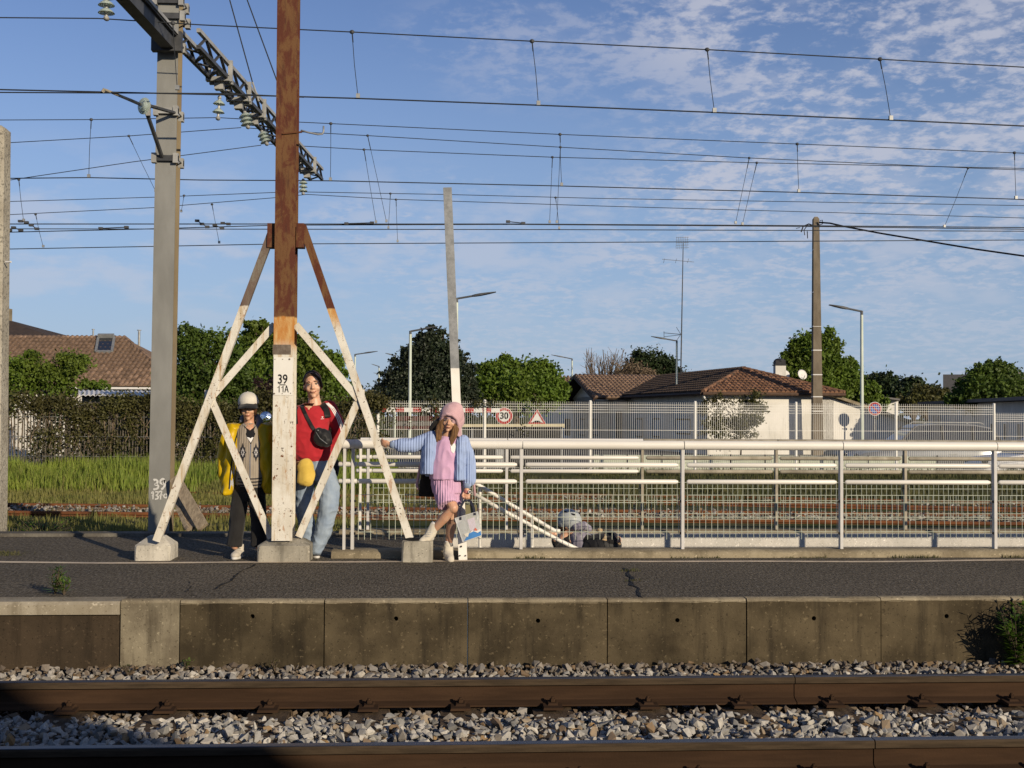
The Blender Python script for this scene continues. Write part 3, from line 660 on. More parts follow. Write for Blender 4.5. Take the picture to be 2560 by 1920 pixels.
# ---- railings round the stairwell
def dirtywhite(name, a, b_, amt): return mat(name, a, b_, rough=.42, scale=2.2, sx=(.6, 3, 3), spec=.5)
M_RAILW = dirtywhite('white railing paint', (.80, .775, .71), (.75, .72, .65), 0)
M_RAILD = mat('grimy railing paint', (.42, .38, .30), (.27, .24, .18), rough=.7, scale=7, bs=.2)
M_RAILG = mat('grey-white railing post', (.62, .61, .59), (.52, .51, .49), rough=.5, scale=5)
M_MESH = mat('pale green mesh wire', (.62, .66, .55), (.54, .58, .47), rough=.5)
def mesh_panel(x0, x1, y, z0, z1, hz, sp, r, name, parent, m):
    w = MB(); n = max(2, int(round((x1 - x0) / sp)))
    for i in range(n + 1):
        x = x0 + (x1 - x0) * i / n; w.tube((x, y, z0), (x, y, z1), r, n=4)
    for z in hz: w.tube((x0, y - 2 * r, z), (x1, y - 2 * r, z), r, n=4)
    return w.build(name, m, parent)
def zat(py, Y, px=1700): return at(px, py, Y).z
def rail_run(root, Y, posts, zs, rs, zfoot, mesh, m_top, m_mid, dirty_from=None):
    ztop, zm, zlow = zs
    for i in range(len(posts) - 1):
        a, b_ = posts[i], posts[i + 1]; D = dirty_from is not None and a >= dirty_from
        mt = M_RAILD if D else m_top
        n = 10; sag = [0] * (n + 1)
        MB().tube((a + .004, Y - .02, ztop), (b_ - .004, Y - .02, ztop), rs[0], n=20).build('handrail', mt, root, auto=40)
        for z in (zm, zlow):
            e = MB(); e.path([(a + .035, Y, z), (a + .05, Y, z), (b_ - .075, Y, z), (b_ - .05, Y, z)], [rs[1] * .55, rs[1], rs[1], rs[1] * .55], 14).build('midrail', mt, root, auto=50)
        mesh_panel(a + .045, b_ - .04, Y + .012, mesh[0], mesh[1], [z for z in mesh[2]], mesh[3], .0027, 'mesh_panel', root, M_MESH)
    for i, x in enumerate(posts):
        pm_ = MB(); pm_.box((x - .022, Y - .03, zfoot), (x + .006, Y + .03, ztop - rs[0] * .6)); pm_.build('post', M_RAILG if (dirty_from is None or x < dirty_from) else M_RAILD, root)
        for z in (mesh[0] + .06, mesh[1] - .06): MB().tube((x - .035, Y - .012, z), (x + .02, Y - .012, z), .011, n=8).build('clamp', M_INK, root)
YA = 11.30; YB = 13.25
fpost = [at(x, 1250, YA).x for x in (1305, 1708, 2104, 2488)]; fpost += [fpost[-1] + 1.5, fpost[-1] + 3.0]
f0 = at(884, 1250, YA).x
ZS = (zat(1112, YA, 1400), zat(1162, YA, 1400), zat(1204, YA, 1400))
front = thing('railing', (f0, YA, .07), 'thick white tube railing with mesh panels along the front of the stairwell', 'railing')
HZ = [zat(y, YA, 1450) for y in (1237.5, 1256.5, 1293, 1330)]
rail_run(front, YA, [f0] + fpost, ZS, (.043, .0225), .07, (zat(1349, YA, 1450), zat(1237, YA, 1450), HZ, .0575), M_RAILW, M_RAILW)
# closed end: second upright and return bars
f00 = at(861, 1250, YA).x
MB().box((f00 - .012, YA - .03, -.0), (f00 + .012, YA + .03, ZS[0] - .02)).build('post', M_RAILG, front)
MB().ell((f00 - .01, YA - .02, ZS[0]), (.05, .043, .043), 16, 10).build('handrail_cap', M_RAILW, front, True)
MB().tube((f00 - .01, YA - .02, ZS[0]), (f0 + .01, YA - .02, ZS[0]), .043, n=20).build('handrail', M_RAILW, front, auto=40)
for z in ZS[1:]: MB().path([(f00 - .06, YA, z), (f00 - .05, YA, z), (f0 + .03, YA, z)], [.012, .0225, .0225], 14).build('midrail', M_RAILW, front, auto=50)
rpost = [at(x, 1250, YB).x for x in (922, 1268, 1607, 1942, 2264)]; rpost += [rpost[-1] + 1.5, rpost[-1] + 3.0, rpost[-1] + 4.5]
ZB = (zat(1105.5, YB, 1400), zat(1144, YB, 1400), zat(1178, YB, 1400))
rear = thing('railing', (rpost[0], YB, .07), 'tube railing on the far side of the stairwell, white then grimy brown', 'railing')
rail_run(rear, YB, rpost, ZB, (.043, .0225), .07, (zat(1299, YB, 1450), zat(1205, YB, 1450), [zat(y, YB, 1450) for y in (1205.5, 1221, 1251, 1284, 1298)], .0575), M_RAILW, M_RAILW, at(1600, 1250, YB).x)
r00 = at(901, 1250, YB).x
MB().box((r00 - .012, YB - .03, .07), (r00 + .012, YB + .03, ZB[0] - .02)).build('post', M_RAILW, rear)
MB().tube((r00, YB - .02, ZB[0]), (rpost[0], YB - .02, ZB[0]), .043, n=20).build('handrail', M_RAILW, rear, auto=40)
for z in ZB[1:]: MB().path([(r00 - .05, YB, z), (r00 - .04, YB, z), (rpost[0] + .03, YB, z)], [.012, .0225, .0225], 14).build('midrail', M_RAILW, rear, auto=50)
# stair handrail going down
sh = thing('stair_handrail', (at(1190, 1210, 12.1).x, 12.1, 0), 'white sloping handrail of two tubes descending into the stairwell', 'handrail')
MB().path([at(1105, 1165, 11.55), at(1190, 1209, 11.55), at(1385, 1326, 11.55), at(1400, 1328, 11.55)], .019, 12).build('upper_tube', M_RAILW, sh, True)
MB().path([at(1180, 1232, 11.55), at(1260, 1278, 11.55), at(1400, 1352, 11.55), at(1500, 1400, 11.55)], .020, 12).build('lower_tube', M_RAILW, sh, True)
for px, py in ((1200, 1214), (1330, 1292)): MB().tube(at(px, py, 11.55), at(px, py + 160, 11.55), .015, n=8).build('bracket', M_RAILW, sh)
# ================================================================ BACKGROUND
F0 = Vector((math.sin(YAW), math.cos(YAW), 0))
def cw(r, d, z): v = R0 * r + F0 * d; return Vector((v.x, v.y, z))
def rp(px, d): return (px - 1280) / F * d          # sideways metres for a pixel column at depth d
def zp(px, py, d): return dp(px, py, d).z
M_FENCE = mat('white fence coating', (.80, .79, .74), rough=.4, var=.06)
GZ = -.45
# ---- white welded-mesh fence beyond the tracks
fpx = [945, 1212, 1476, 1738, 1990, 2240, 2485, 2735]
fd = [27.6, 27.9, 28.2, 28.5, 28.9, 29.3, 29.8, 30.3]
fence = thing('mesh_fence', cw(rp(1700, 28.5), 28.5, -.1), 'long white welded mesh fence on a low concrete base beyond the tracks', 'fence')
fpts = [cw(rp(x, d), d, 0) for x, d in zip(fpx, fd)]
zpl, ztp = .02, 1.635
for i, p0 in enumerate(fpts):
    MB().tube((p0.x, p0.y, -.3), (p0.x, p0.y, ztp + .04), .033, n=10).build('fence_post', M_FENCE, fence, auto=50)
    MB().ell((p0.x, p0.y, ztp + .045), (.037, .037, .02), 10, 6).build('post_cap', M_FENCE, fence, True)
    if i == len(fpts) - 1: break
    p1 = fpts[i + 1]; d = p1 - p0; L = d.length; d.normalize(); nv = Vector((-d.y, d.x, 0)); w = MB()
    top = ztp if i < 6 else ztp - .2
    n = int(L / .05)
    for k in range(1, n):
        a = p0 + d * (L * k / n); w.rect((a.x, a.y, zpl), (a.x, a.y, top + .03), .0056, .0056, (0, 1, 0))
    for z in (.06, .12, .55, .61, 1.0, 1.42, 1.48, 1.54, 1.6):
        zz_ = z if i < 6 else z * .88
        w.rect((p0.x, p0.y - .01, zz_), (p1.x, p1.y - .01, zz_), .0075, .0075)
    w.build('mesh_panel', M_FENCE, fence)
    MB().rect((p0.x, p0.y, -.16), (p1.x, p1.y, -.16), .09, .33).build('gravel_board', M_DARKC, fence)

# ---- foliage helpers
def leaf_cloud(cent, rad3, n, size, flat=0.0, shell=.55, clumps=None, csize=.25, droop=0.0):
    """leaf quads in clumps through an ellipsoid; returns (n,4,3)"""
    cent = np.array(cent); rad3 = np.array(rad3)
    k = clumps or max(6, n // 45)
    u = np.random.normal(size=(k, 3)); u /= np.linalg.norm(u, axis=1)[:, None]; rr = (shell + (1.08 - shell) * np.random.rand(k, 1) ** .6)
    cc = cent + u * rr * rad3
    cs = csize * np.random.uniform(.5, 1.5, (k, 1)) * np.mean(rad3)
    pick = np.random.randint(0, k, n); off = np.random.normal(size=(n, 3)) * cs[pick] * np.array([1, 1, 1 - flat]); pos = cc[pick] + off
    pos[:, 2] -= droop * np.abs(off[:, 0] + off[:, 1])
    return leaves(pos, size)
def leaves(pos, size):
    n = len(pos); R = rotm(n); s = (size * np.random.uniform(.6, 1.35, (n, 1, 1)))
    q = np.array([[-.5, 0, 0], [0, -.33, .05], [.55, 0, 0], [0, .33, .05]])
    return pos[:, None, :] + np.einsum('nij,vj->nvi', R, q) * s
def leaf_obj(name, arrs, m, parent=None):
    V = np.concatenate(arrs).reshape(-1, 3); return raw(name, V, np.arange(len(V)).reshape(-1, 4), m, parent)
M_LEAF_B = leafmat('bright spring leaf', (.185, .275, .034), (.075, .14, .016), 1.2)
M_LEAF_M = leafmat('mid green leaf', (.125, .190, .030), (.048, .090, .015), 1.2)
M_LEAF_D = leafmat('dark evergreen leaf', (.045, .075, .020), (.018, .036, .012), .9, .15)
M_LEAF_C = leafmat('cedar needle', (.040, .058, .026), (.018, .030, .015), .9, .12)
M_LEAF_O = leafmat('olive ivy leaf', (.12, .125, .032), (.055, .055, .018), 2.0, .25)
M_LEAF_P = leafmat('purple leaf', (.045, .018, .020), (.022, .012, .012), 2.0, .2)
M_BARK = mat('bark', (.11, .085, .06), (.06, .045, .033), rough=.95, scale=12, sx=(3, 3, .7), bs=.7)
M_TWIG = mat('bare twig', (.20, .15, .10), (.13, .095, .065), rough=.9)
def tree(name, label, cat, base_px, d, lobes, n, size, m, zbase=None, flat=0., shell=.5, csize=.22, group=None, trunk=.12, droop=0.):
    """lobes: (px, py, half-width px, half-height px); each stands at depth d with its own depth offset"""
    b_ = cw(rp(base_px, d), d, GZ if zbase is None else zbase); t = thing(name, b_, label, cat, group)
    k = d / F; arrs = []; tot = sum(l[2] * l[3] for l in lobes); tr = MB(); cz = sorted(lobes, key=lambda l: l[1])
    tm = cw(rp(base_px, d), d, b_.z + .45 * (zp(lobes[0][0], cz[0][1], d) - b_.z))
    tr.path([b_, b_.lerp(tm, .5) + Vector((.05, 0, 0)), tm], [trunk, trunk * .8, trunk * .6], 8)
    lobes = list(lobes)
    for l in list(lobes):
        for q_ in range(3):
            an_ = random.uniform(-.4, math.pi + .4); f_ = random.uniform(.28, .5); lobes.append((l[0] + math.cos(an_) * l[2] * 1.06, l[1] - math.sin(an_) * l[3] * 1.06, l[2] * f_, l[3] * f_))
    for i, l in enumerate(lobes):
        dd = (l[4] if len(l) > 4 else random.uniform(-.6, .6) * l[2] * k)
        c = dp(l[0], l[1], d) + F0 * dd; r3 = (l[2] * k, l[2] * k * .9, l[3] * k)
        arrs.append(leaf_cloud(c, r3, int(n * l[2] * l[3] / tot), size, flat, shell, csize=csize, droop=droop))
        mid = tm.lerp(c, .5) + Vector((random.uniform(-.2, .2), 0, random.uniform(-.1, .3))); tr.path([tm, mid, c], [trunk * .5, trunk * .3, trunk * .1], 6)
    tr.build('trunk', M_BARK, t); leaf_obj('crown', arrs, m, t); return t
tree('laurel_shrub', 'tall dark green laurel shrub beside the grey catenary column', 'shrub', 520, 29.5,
     [(470, 930, 48, 80), (520, 940, 60, 95), (575, 950, 45, 85), (500, 1040, 75, 70), (580, 1045, 60, 60), (486, 852, 12, 28), (532, 858, 14, 26), (560, 875, 22, 30), (450, 1000, 40, 60)], 22000, .085, M_LEAF_M, -.1, csize=.2, trunk=.1)
tree('leafy_tree', 'bright green leafy tree showing behind the mast struts', 'tree', 700, 37,
     [(650, 850, 44, 34), (690, 900, 60, 55), (640, 905, 42, 60), (760, 915, 66, 50), (820, 945, 36, 40), (700, 965, 90, 45), (790, 975, 66, 38), (620, 960, 40, 50)], 30000, .12, M_LEAF_B, csize=.2, trunk=.18)
tree('purple_shrub', 'small dark purple shrub behind the number plate', 'shrub', 672, 33.5, [(662, 985, 34, 30), (690, 975, 26, 34)], 2500, .07, M_LEAF_P)
tree('cedar', 'big dark cedar tree behind the leaning channel post', 'tree', 1068, 55,
     [(1088, 832, 20, 16), (1070, 852, 30, 18), (1100, 860, 34, 18), (1060, 880, 42, 18), (1110, 890, 40, 18), (1022, 880, 22, 14), (1040, 905, 50, 18), (1100, 915, 60, 20), (1020, 930, 50, 18),
      (1120, 940, 50, 20), (1060, 950, 70, 22), (990, 965, 42, 18), (1140, 965, 40, 20), (1040, 985, 80, 22), (1120, 995, 66, 22), (980, 995, 44, 20), (1165, 965, 24, 16), (1160, 1000, 30, 22)], 34000, .14, M_LEAF_C, flat=.45, shell=.3, csize=.3, trunk=.3, droop=.25)
tree('round_tree', 'bright green bushy tree behind the speed limit sign', 'tree', 1290, 58,
     [(1268, 928, 32, 26), (1240, 955, 42, 34), (1320, 945, 44, 36), (1362, 958, 36, 40), (1290, 975, 70, 36), (1215, 985, 42, 34), (1390, 985, 30, 30), (1350, 990, 50, 30)], 24000, .17, M_LEAF_B, csize=.24, trunk=.25)
tree('evergreen_tree', 'dark rounded evergreen behind the tiled house', 'tree', 1625, 76,
     [(1625, 905, 38, 26), (1600, 925, 36, 24), (1650, 925, 44, 24), (1680, 942, 30, 16), (1590, 945, 40, 20), (1640, 950, 60, 18)], 14000, .17, M_LEAF_D, csize=.25, trunk=.3)
tree('brown_shrub', 'brownish budding shrub beside the dark evergreen', 'shrub', 1590, 72, [(1585, 930, 34, 22), (1612, 940, 26, 16)], 3000, .10, M_TWIG)
tree('chestnut_tree', 'tall bright green tree behind the concrete pole', 'tree', 2050, 66,
     [(2010, 868, 28, 28), (2000, 910, 32, 40), (2045, 890, 36, 44), (2072, 880, 28, 38), (2080, 930, 30, 36), (2030, 950, 60, 36), (2125, 925, 18, 22), (2120, 955, 34, 34), (2160, 985, 34, 26), (2195, 1005, 24, 20), (2075, 985, 40, 26)], 24000, .19, M_LEAF_B, csize=.24, trunk=.3)
for i, (lob, lab) in enumerate([([(2185, 960, 34, 18), (2215, 965, 36, 22), (2240, 980, 30, 24)], 'dark green tree clump just past the street lamp by the parking sign'), ([(2285, 975, 38, 22), (2262, 992, 30, 20)], 'dark bushy tree between the parking sign and the olive one'), ([(2325, 990, 34, 20), (2300, 1005, 40, 16), (2355, 990, 16, 14)], 'greyish olive bushy tree in front of the dark box building')]):
    tree('far_tree', lab, 'tree', lob[0][0], 84 - 4 * i, lob, 5000, .2, M_LEAF_D if i < 2 else M_LEAF_O, group='trees beyond the car park', trunk=.2)
tree('broad_tree', 'broad bright green tree in front of the dark building', 'tree', 2470, 50,
     [(2492, 925, 22, 20), (2460, 945, 36, 26), (2520, 955, 40, 28), (2430, 970, 34, 26), (2490, 980, 60, 30), (2550, 985, 36, 28), (2420, 1000, 40, 20), (2590, 985, 30, 34)], 16000, .15, M_LEAF_M, csize=.24, trunk=.2)
tree('thin_shrub', 'sparse leafy shrub against the white sunlit house wall', 'shrub', 1850, 45,
     [(1790, 1000, 22, 14), (1785, 1045, 34, 40), (1870, 1005, 36, 18), (1850, 1040, 34, 36), (1890, 1040, 24, 24), (1905, 1022, 14, 10), (1860, 1075, 36, 24), (1800, 1085, 40, 20)], 4200, .085, M_LEAF_O, csize=.3, shell=.1, trunk=.04)
tree('wall_vine', 'yellow-green vine spread over the low tiled house', 'vine', 120, 40,
     [(50, 910, 34, 24), (95, 925, 40, 34), (150, 925, 42, 30), (205, 915, 30, 22), (60, 960, 40, 24), (170, 960, 50, 24), (120, 985, 40, 30), (20, 950, 22, 26), (245, 965, 20, 12), (15, 1000, 26, 26)], 7500, .12, M_LEAF_B, csize=.26, shell=.2, trunk=.07)
# bare twiggy tree
bt = thing('bare_tree', cw(rp(1510, 74), 74, GZ), 'bare grey twiggy tree left of the dark evergreen', 'tree'); tw = MB(); stem = cw(rp(1510, 74), 74, .5)
tw.path([cw(rp(1510, 74), 74, GZ), stem], [.16, .12], 6)
for i in range(90):
    tip = dp(random.uniform(1462, 1572), random.uniform(868, 930), 74 + random.uniform(-1.5, 1.5)); mid = stem.lerp(tip, .5) + Vector((random.uniform(-.5, .5), random.uniform(-.4, .4), random.uniform(-.2, .3)))
    tw.path([stem, mid, tip], [.05, .03, .012], 4)
    for k in range(3):
        t2 = mid.lerp(tip, random.uniform(.1, .9)); tw.path([t2, t2 + Vector((random.uniform(-.5, .5), random.uniform(-.3, .3), random.uniform(.1, .7)))], [.018, .008], 3)
tw.build('branches', M_TWIG, bt)
# horizon hedge and woods that read as one mass
far = []
for px in range(-200, 2900, 26):
    far.append(leaf_cloud(dp(px, 1012 + random.uniform(-4, 6) - (8 if 800 < px < 960 else 0), 150), (2.2, 2.0, 1.6), 240, .5, csize=.35, shell=.2))
tag(leaf_obj('treeline', far, M_LEAF_D), 'dark distant treeline along the horizon', 'treeline', kind='stuff')

# ---- ivy-covered paling fence on the near side of the garden
M_PALE = mat('weathered chestnut pale', (.19, .165, .13), (.09, .078, .06), rough=.9, scale=14, rnd=.2)
pal = thing('paling_fence', cw(rp(400, 27.4), 27.4, .1), 'weathered chestnut paling fence overgrown with ivy behind the tall grass', 'fence')
s_ = MB(); x = rp(-60, 27.4)
while x < rp(938, 27.4):
    zb_, zt_ = .02, 1.45 + random.uniform(-.12, .12); w_ = random.uniform(.018, .034); dd = 27.4 + random.uniform(-.02, .02); l_ = random.uniform(-.03, .03)
    a, b_ = cw(x, dd, zb_), cw(x + l_, dd, zt_); s_.rect(a, b_, w_, .02, (0, 1, 0)); x += random.uniform(.055, .085)
s_.build('pales', M_PALE, pal)
wr = MB()
for z in (.35, .8, 1.25): wr.tube(cw(rp(-60, 27.36), 27.36, z), cw(rp(938, 27.36), 27.36, z), .006, n=4)
wr.build('wires', M_GALV, pal)
for px in (168, 420, 690, 905): MB().tube(cw(rp(px, 27.45), 27.45, -.1), cw(rp(px, 27.45), 27.45, 1.7), .045, n=8).build('post', M_PALE, pal)
iv = []
for px in range(-60, 960, 9):
    dens = 1.0 if px > 90 else .45
    top = 1.62 + .12 * math.sin(px * .021) + .1 * math.sin(px * .05)
    if px > 780: top += .05
    iv.append(leaf_cloud(cw(rp(px, 27.4), 27.4, top - .16), (.16, .17, .2), int(230 * dens), .065, csize=.5, shell=.1))
    if random.random() < .55 * dens: iv.append(leaf_cloud(cw(rp(px, 27.35), 27.35, random.uniform(.5, 1.2)), (.12, .08, .35), 130, .06, csize=.5, shell=.1))
    if 440 < px < 900 and random.random() < .6: iv.append(leaf_cloud(cw(rp(px, 27.35), 27.35, random.uniform(.2, 1.0)), (.14, .08, .3), 150, .06, csize=.5, shell=.1))
leaf_obj('ivy', iv, M_LEAF_O, pal)
hg = thing('garden_hedge', cw(rp(500, 28.6), 28.6, 0), 'dark hedge filling in behind the paling fence', 'hedge')
leaf_obj('foliage', [leaf_cloud(cw(rp(px, 28.6), 28.6, z), (.3, .3, .35), 170, .07, csize=.5, shell=.1) for px in range(95, 950, 20) for z in (.2, .65, 1.05)], M_LEAF_M, hg)
vn = MB()
for px in range(-40, 940, 14):
    a = cw(rp(px, 27.36), 27.36, 1.5); q = [a]
    for k in range(5): q.append(q[-1] + Vector((random.uniform(-.12, .12), random.uniform(-.02, .02), -random.uniform(.1, .28))))
    vn.path(q, .008, 3)
vn.build('dry_stems', M_TWIG, pal)
# ivy scraps on the white mesh fence
sc = []
for px, py, k in ((955, 1012, 60), (1000, 1012, 40), (1055, 1020, 60), (1080, 1010, 90), (1090, 1040, 70), (1195, 1008, 90), (1225, 1012, 80), (1345, 1008, 60), (1310, 1080, 30), (985, 1050, 40), (1095, 1015, 80), (1032, 1062, 30)):
    sc.append(leaf_cloud(dp(px, py, 27.7), (.12, .06, .13), k, .055, csize=.6, shell=.1))
iv2 = tag(leaf_obj('ivy', sc, M_LEAF_O, fence), kind='stuff')

# ---- roofs of half-round tiles
def tile_mesh(w, l, h, m):
    prof = [(w * .5 * math.cos(a), h * math.sin(a)) for a in [math.pi * k / 5 for k in range(6)]]
    mb = MB(); mb.add([(x, -.02, z + .02) for x, z in prof] + [(x * .86, l * 1.12, z * .86 - .012) for x, z in prof], [(i, i + 1, i + 7, i + 6) for i in range(5)] + [tuple(range(5, -1, -1)), tuple(range(6, 12))])
    me = mb.mesh('tile'); me.materials.append(m); return me
def inside(poly, x, y):
    c = True
    for i in range(len(poly)):
        (x0, y0), (x1, y1) = poly[i], poly[(i + 1) % len(poly)]
        if (x1 - x0) * (y - y0) - (y1 - y0) * (x - x0) < -1e-6: return False
    return True
def roof_plane(roof, pts, m_deck, m_tile, w, l, budget, lim=300):
    """pts: 3d polygon counter-clockwise seen from outside, pts[0]->pts[1] is the eave"""
    P = [Vector(q) for q in pts]; u = (P[1] - P[0]).normalized(); n = u.cross(P[2] - P[0]).normalized()
    if n.z < 0: n = -n
    v = n.cross(u).normalized(); o = P[0]; poly = [((q - o).dot(u), (q - o).dot(v)) for q in P]
    area = sum(poly[i][0] * poly[(i + 1) % len(poly)][1] - poly[(i + 1) % len(poly)][0] * poly[i][1] for i in range(len(poly)))
    if area < 0: poly = poly[::-1]
    MB().poly(P, -n * .06).build('deck', m_deck, roof)
    x0, x1 = min(a for a, _ in poly), max(a for a, _ in poly); y1 = max(b_ for _, b_ in poly); me = tile_mesh(w, l, w * .50, m_tile)
    Rm = Matrix((u, v, n)).transposed().to_4x4(); rest = []; oo = org(roof); cells = []
    j = 0
    while j * l < y1:
        i = 0
        while x0 + (i + .5) * w < x1:
            x, y = x0 + (i + .5) * w, j * l
            if inside(poly, x, y + l * .5): cells.append((x, y))
            i += 1
        j += 1
    for (x, y) in cells:
        pos = o + u * x + v * y + n * .012
        if budget[0] > 0:
            budget[0] -= 1; t = bpy.data.objects.new('tile', me); COL.objects.link(t); t.parent = roof
            Mx = Rm @ Matrix.Rotation(random.uniform(-.02, .02), 4, 'Z'); t.matrix_local = Matrix.Translation(pos - oo) @ Mx
        else: rest.append(pos)
    if rest:
        V0 = np.array([vv.co[:] for vv in me.vertices]); R3 = np.array(Rm.to_3x3()); V1 = V0 @ R3.T; allv = (V1[None] + np.array(rest)[:, None]).reshape(-1, 3)
        me2 = bpy.data.meshes.new('tiles_massed'); faces = [tuple(p_.vertices) for p_ in me.polygons]; k = len(V0)
        me2.from_pydata((allv - np.array(oo)).tolist(), [], [tuple(i + k * q for i in f) for q in range(len(rest)) for f in faces])
        tag(link('tiles_massed', me2, m_tile, roof), kind='stuff')
M_TILE = mat('terracotta tile', (.27, .145, .085), (.17, .095, .06), rough=.85, scale=5, rnd=.30, bs=.3, bscale=30)
M_TILE2 = mat('weathered pink-brown tile', (.29, .195, .135), (.155, .105, .075), rough=.88, scale=5, rnd=.30, bs=.3, bscale=30)
M_TILED = mat('dark and shaded-slope tile', (.085, .06, .045), (.055, .042, .034), rough=.9, scale=4, rnd=.25)  # dark copy of the tile with shade in its colour, also for dark roofs
M_DECK = mat('roof underlay', (.07, .045, .03), rough=.95)
def render_mat(name, a, b_):
    m, nt, b, pos = base(name); c = nmix(nt, nramp(nt, nnoise(nt, pos, .9, 4, .6), .35, .65), a, b_)
    s = nramp(nt, nnoise(nt, stretch(nt, pos, (4, 4, .5)), 1.5, 5, .65), .5, .75); c = nmix(nt, nmath(nt, 'MULTIPLY', s, .5), c, tuple(x * .62 for x in b_))
    val(nt, b.inputs['Base Color'], c); b.inputs['Roughness'].default_value = .9; bump(nt, b, nnoise(nt, pos, 25, 4), .2, .01); return m
M_REND = render_mat('whitewashed render', (.74, .72, .67), (.62, .60, .54))
M_SHUT = mat('dark shutter', (.035, .035, .038), (.022, .022, .025), rough=.6)
M_GLASS = mat('dark window glass', (.02, .022, .026), rough=.08, spec=.8)
M_WOOD = mat('brown painted wood', (.10, .06, .04), (.065, .04, .028), rough=.7)
M_FRAMEW = mat('white window frame', (.72, .71, .68), rough=.5, var=.05)
def window(house, c, u, w, h, shut=True, bars=0):
    """window on a wall: c bottom-left corner on the wall, u along the wall, outward normal nrm"""
    u = Vector(u).normalized(); nrm = Vector((u.y, -u.x, 0)); z = Vector((0, 0, 1)); c = Vector(c)
    f = MB()
    for a, b_ in ((c, c + z * h), (c + u * w, c + u * w + z * h)): f.rect(a + nrm * .02, b_ + nrm * .02, .06, .07, (0, 1, 0))
    for a, b_ in ((c, c + u * w), (c + z * h, c + u * w + z * h)): f.rect(a + nrm * .02, b_ + nrm * .02, .07, .06)
    o = f.build('window', M_WOOD if shut else M_FRAMEW, house)
    MB().poly([c + nrm * .006, c + u * w + nrm * .006, c + u * w + z * h + nrm * .006, c + z * h + nrm * .006], nrm * .012).build('shutter' if shut else 'pane', M_SHUT if shut else M_GLASS, o)
    for k in range(bars):
        zz_ = z * (h * (k + .5) / bars); MB().rect(c + zz_ + nrm * .03, c + u * w + zz_ + nrm * .03, .02, h / bars * .55).build('slat', M_SHUT, o)
# white house with hipped tile roof
UH = R0 * .978 + F0 * .208; VH = -R0 * .208 + F0 * .978
def hp(t, s, z): v = R0 * 8.5 + F0 * 52 + UH * t + VH * s; return Vector((v.x, v.y, z))
house = thing('tiled_house', hp(3, 8, GZ), 'white house with hipped brown tile roof and shaded side behind the mesh fence', 'house')
ZE, ZR2, WH, LH = 2.40, 3.56, 5.9, 22.0
hw_ = MB(); c4 = [hp(0, 0, GZ), hp(WH, 0, GZ), hp(WH, LH, GZ), hp(0, LH, GZ)]; hw_.hexa(c4, [Vector((q.x, q.y, ZE + .06)) for q in c4]); hw_.build('wall', M_REND, house)
roof = thing('roof', (0, 0, 0)); roof.parent = house; roof.location = Vector((0, 0, .0))
e = .35; zz0 = ZE - .02; bud = [300]
roof_plane(roof, [hp(-e, -e, zz0), hp(WH + e, -e, zz0), hp(WH / 2, 3.1, ZR2)], M_DECK, M_TILE, .21, .34, bud)
roof_plane(roof, [hp(-e, 12.2, zz0), hp(-e, -e, zz0), hp(WH / 2, 3.1, ZR2), hp(WH / 2, 15.0, ZR2)], M_DECK, M_TILED, .23, .36, bud)
MB().poly([hp(WH + e, -e, zz0), hp(WH + e, LH, zz0), hp(WH / 2, LH, ZR2), hp(WH / 2, 3.1, ZR2)], Vector((0, 0, -.05))).build('deck', M_TILED, roof)
def ridge(a, b_, m, parent, r=.10, st=.33):
    a, b_ = Vector(a), Vector(b_); n = int((b_ - a).length / st); d = (b_ - a) / n
    for k in range(n): MB().path([a + d * k, a + d * (k + 1.1)], [r, r * .82], 8).build('ridge_tile', m, parent)
ridge(hp(-e, -e, zz0 + .05), hp(WH / 2, 3.1, ZR2 + .03), M_TILE, roof); ridge(hp(WH + e, -e, zz0 + .05), hp(WH / 2, 3.1, ZR2 + .03), M_TILE, roof); ridge(hp(WH / 2, 3.1, ZR2 + .03), hp(WH / 2, 15, ZR2 + .03), M_TILED, roof)
for a, b_ in ((hp(-e - .05, -e - .06, zz0 - .05), hp(WH + e, -e - .06, zz0 - .05)), (hp(-e - .06, -e, zz0 - .05), hp(-e - .06, 12, zz0 - .05))): MB().tube(a, b_, .075, n=8).build('gutter', M_WOOD, house)
MB().path([hp(-.35, -.3, zz0 - .1), hp(-.1, -.12, zz0 - .45), hp(-.06, -.06, zz0 - .6), hp(-.06, -.06, GZ)], .045, 8).build('downpipe', M_FRAMEW, house, True)
# cross gable on the shaded side
s0, s1, sm, pr = 11.4, 18.6, 15.0, 1.1
MB().poly([hp(-pr, s1, GZ), hp(-pr, s0, GZ), hp(-pr, s0, ZE), hp(-pr, sm, ZR2 - .05), hp(-pr, s1, ZE)], UH * .3).build('gable_wall', M_REND, house)
MB().hexa([hp(-pr, s0, GZ), hp(0, s0, GZ), hp(0, s1, GZ), hp(-pr, s1, GZ)], [hp(-pr, s0, ZE), hp(0, s0, ZE), hp(0, s1, ZE), hp(-pr, s1, ZE)]).build('wing_wall', M_REND, house)
roof_plane(roof, [hp(-pr - .9, s0 - .5, ZE - .13), hp(WH / 2, s0 - .5, ZE - .13), hp(WH / 2, sm, ZR2 + .02), hp(-pr - .9, sm, ZR2 + .02)], M_DECK, M_TILE2, .23, .36, bud)
MB().poly([hp(-pr - .9, s1 + .5, ZE - .13), hp(WH / 2, s1 + .5, ZE - .13), hp(WH / 2, sm, ZR2 + .02), hp(-pr - .9, sm, ZR2 + .02)], Vector((0, 0, -.06))).build('deck', M_TILED, roof)
for q in ((s0 - .5, ZE - .13), (s1 + .5, ZE - .13)): MB().rect(hp(-pr - .92, q[0], q[1] - .06), hp(-pr - .92, sm, ZR2 - .05), .05, .18).build('bargeboard', M_WOOD, house)
nl = -UH
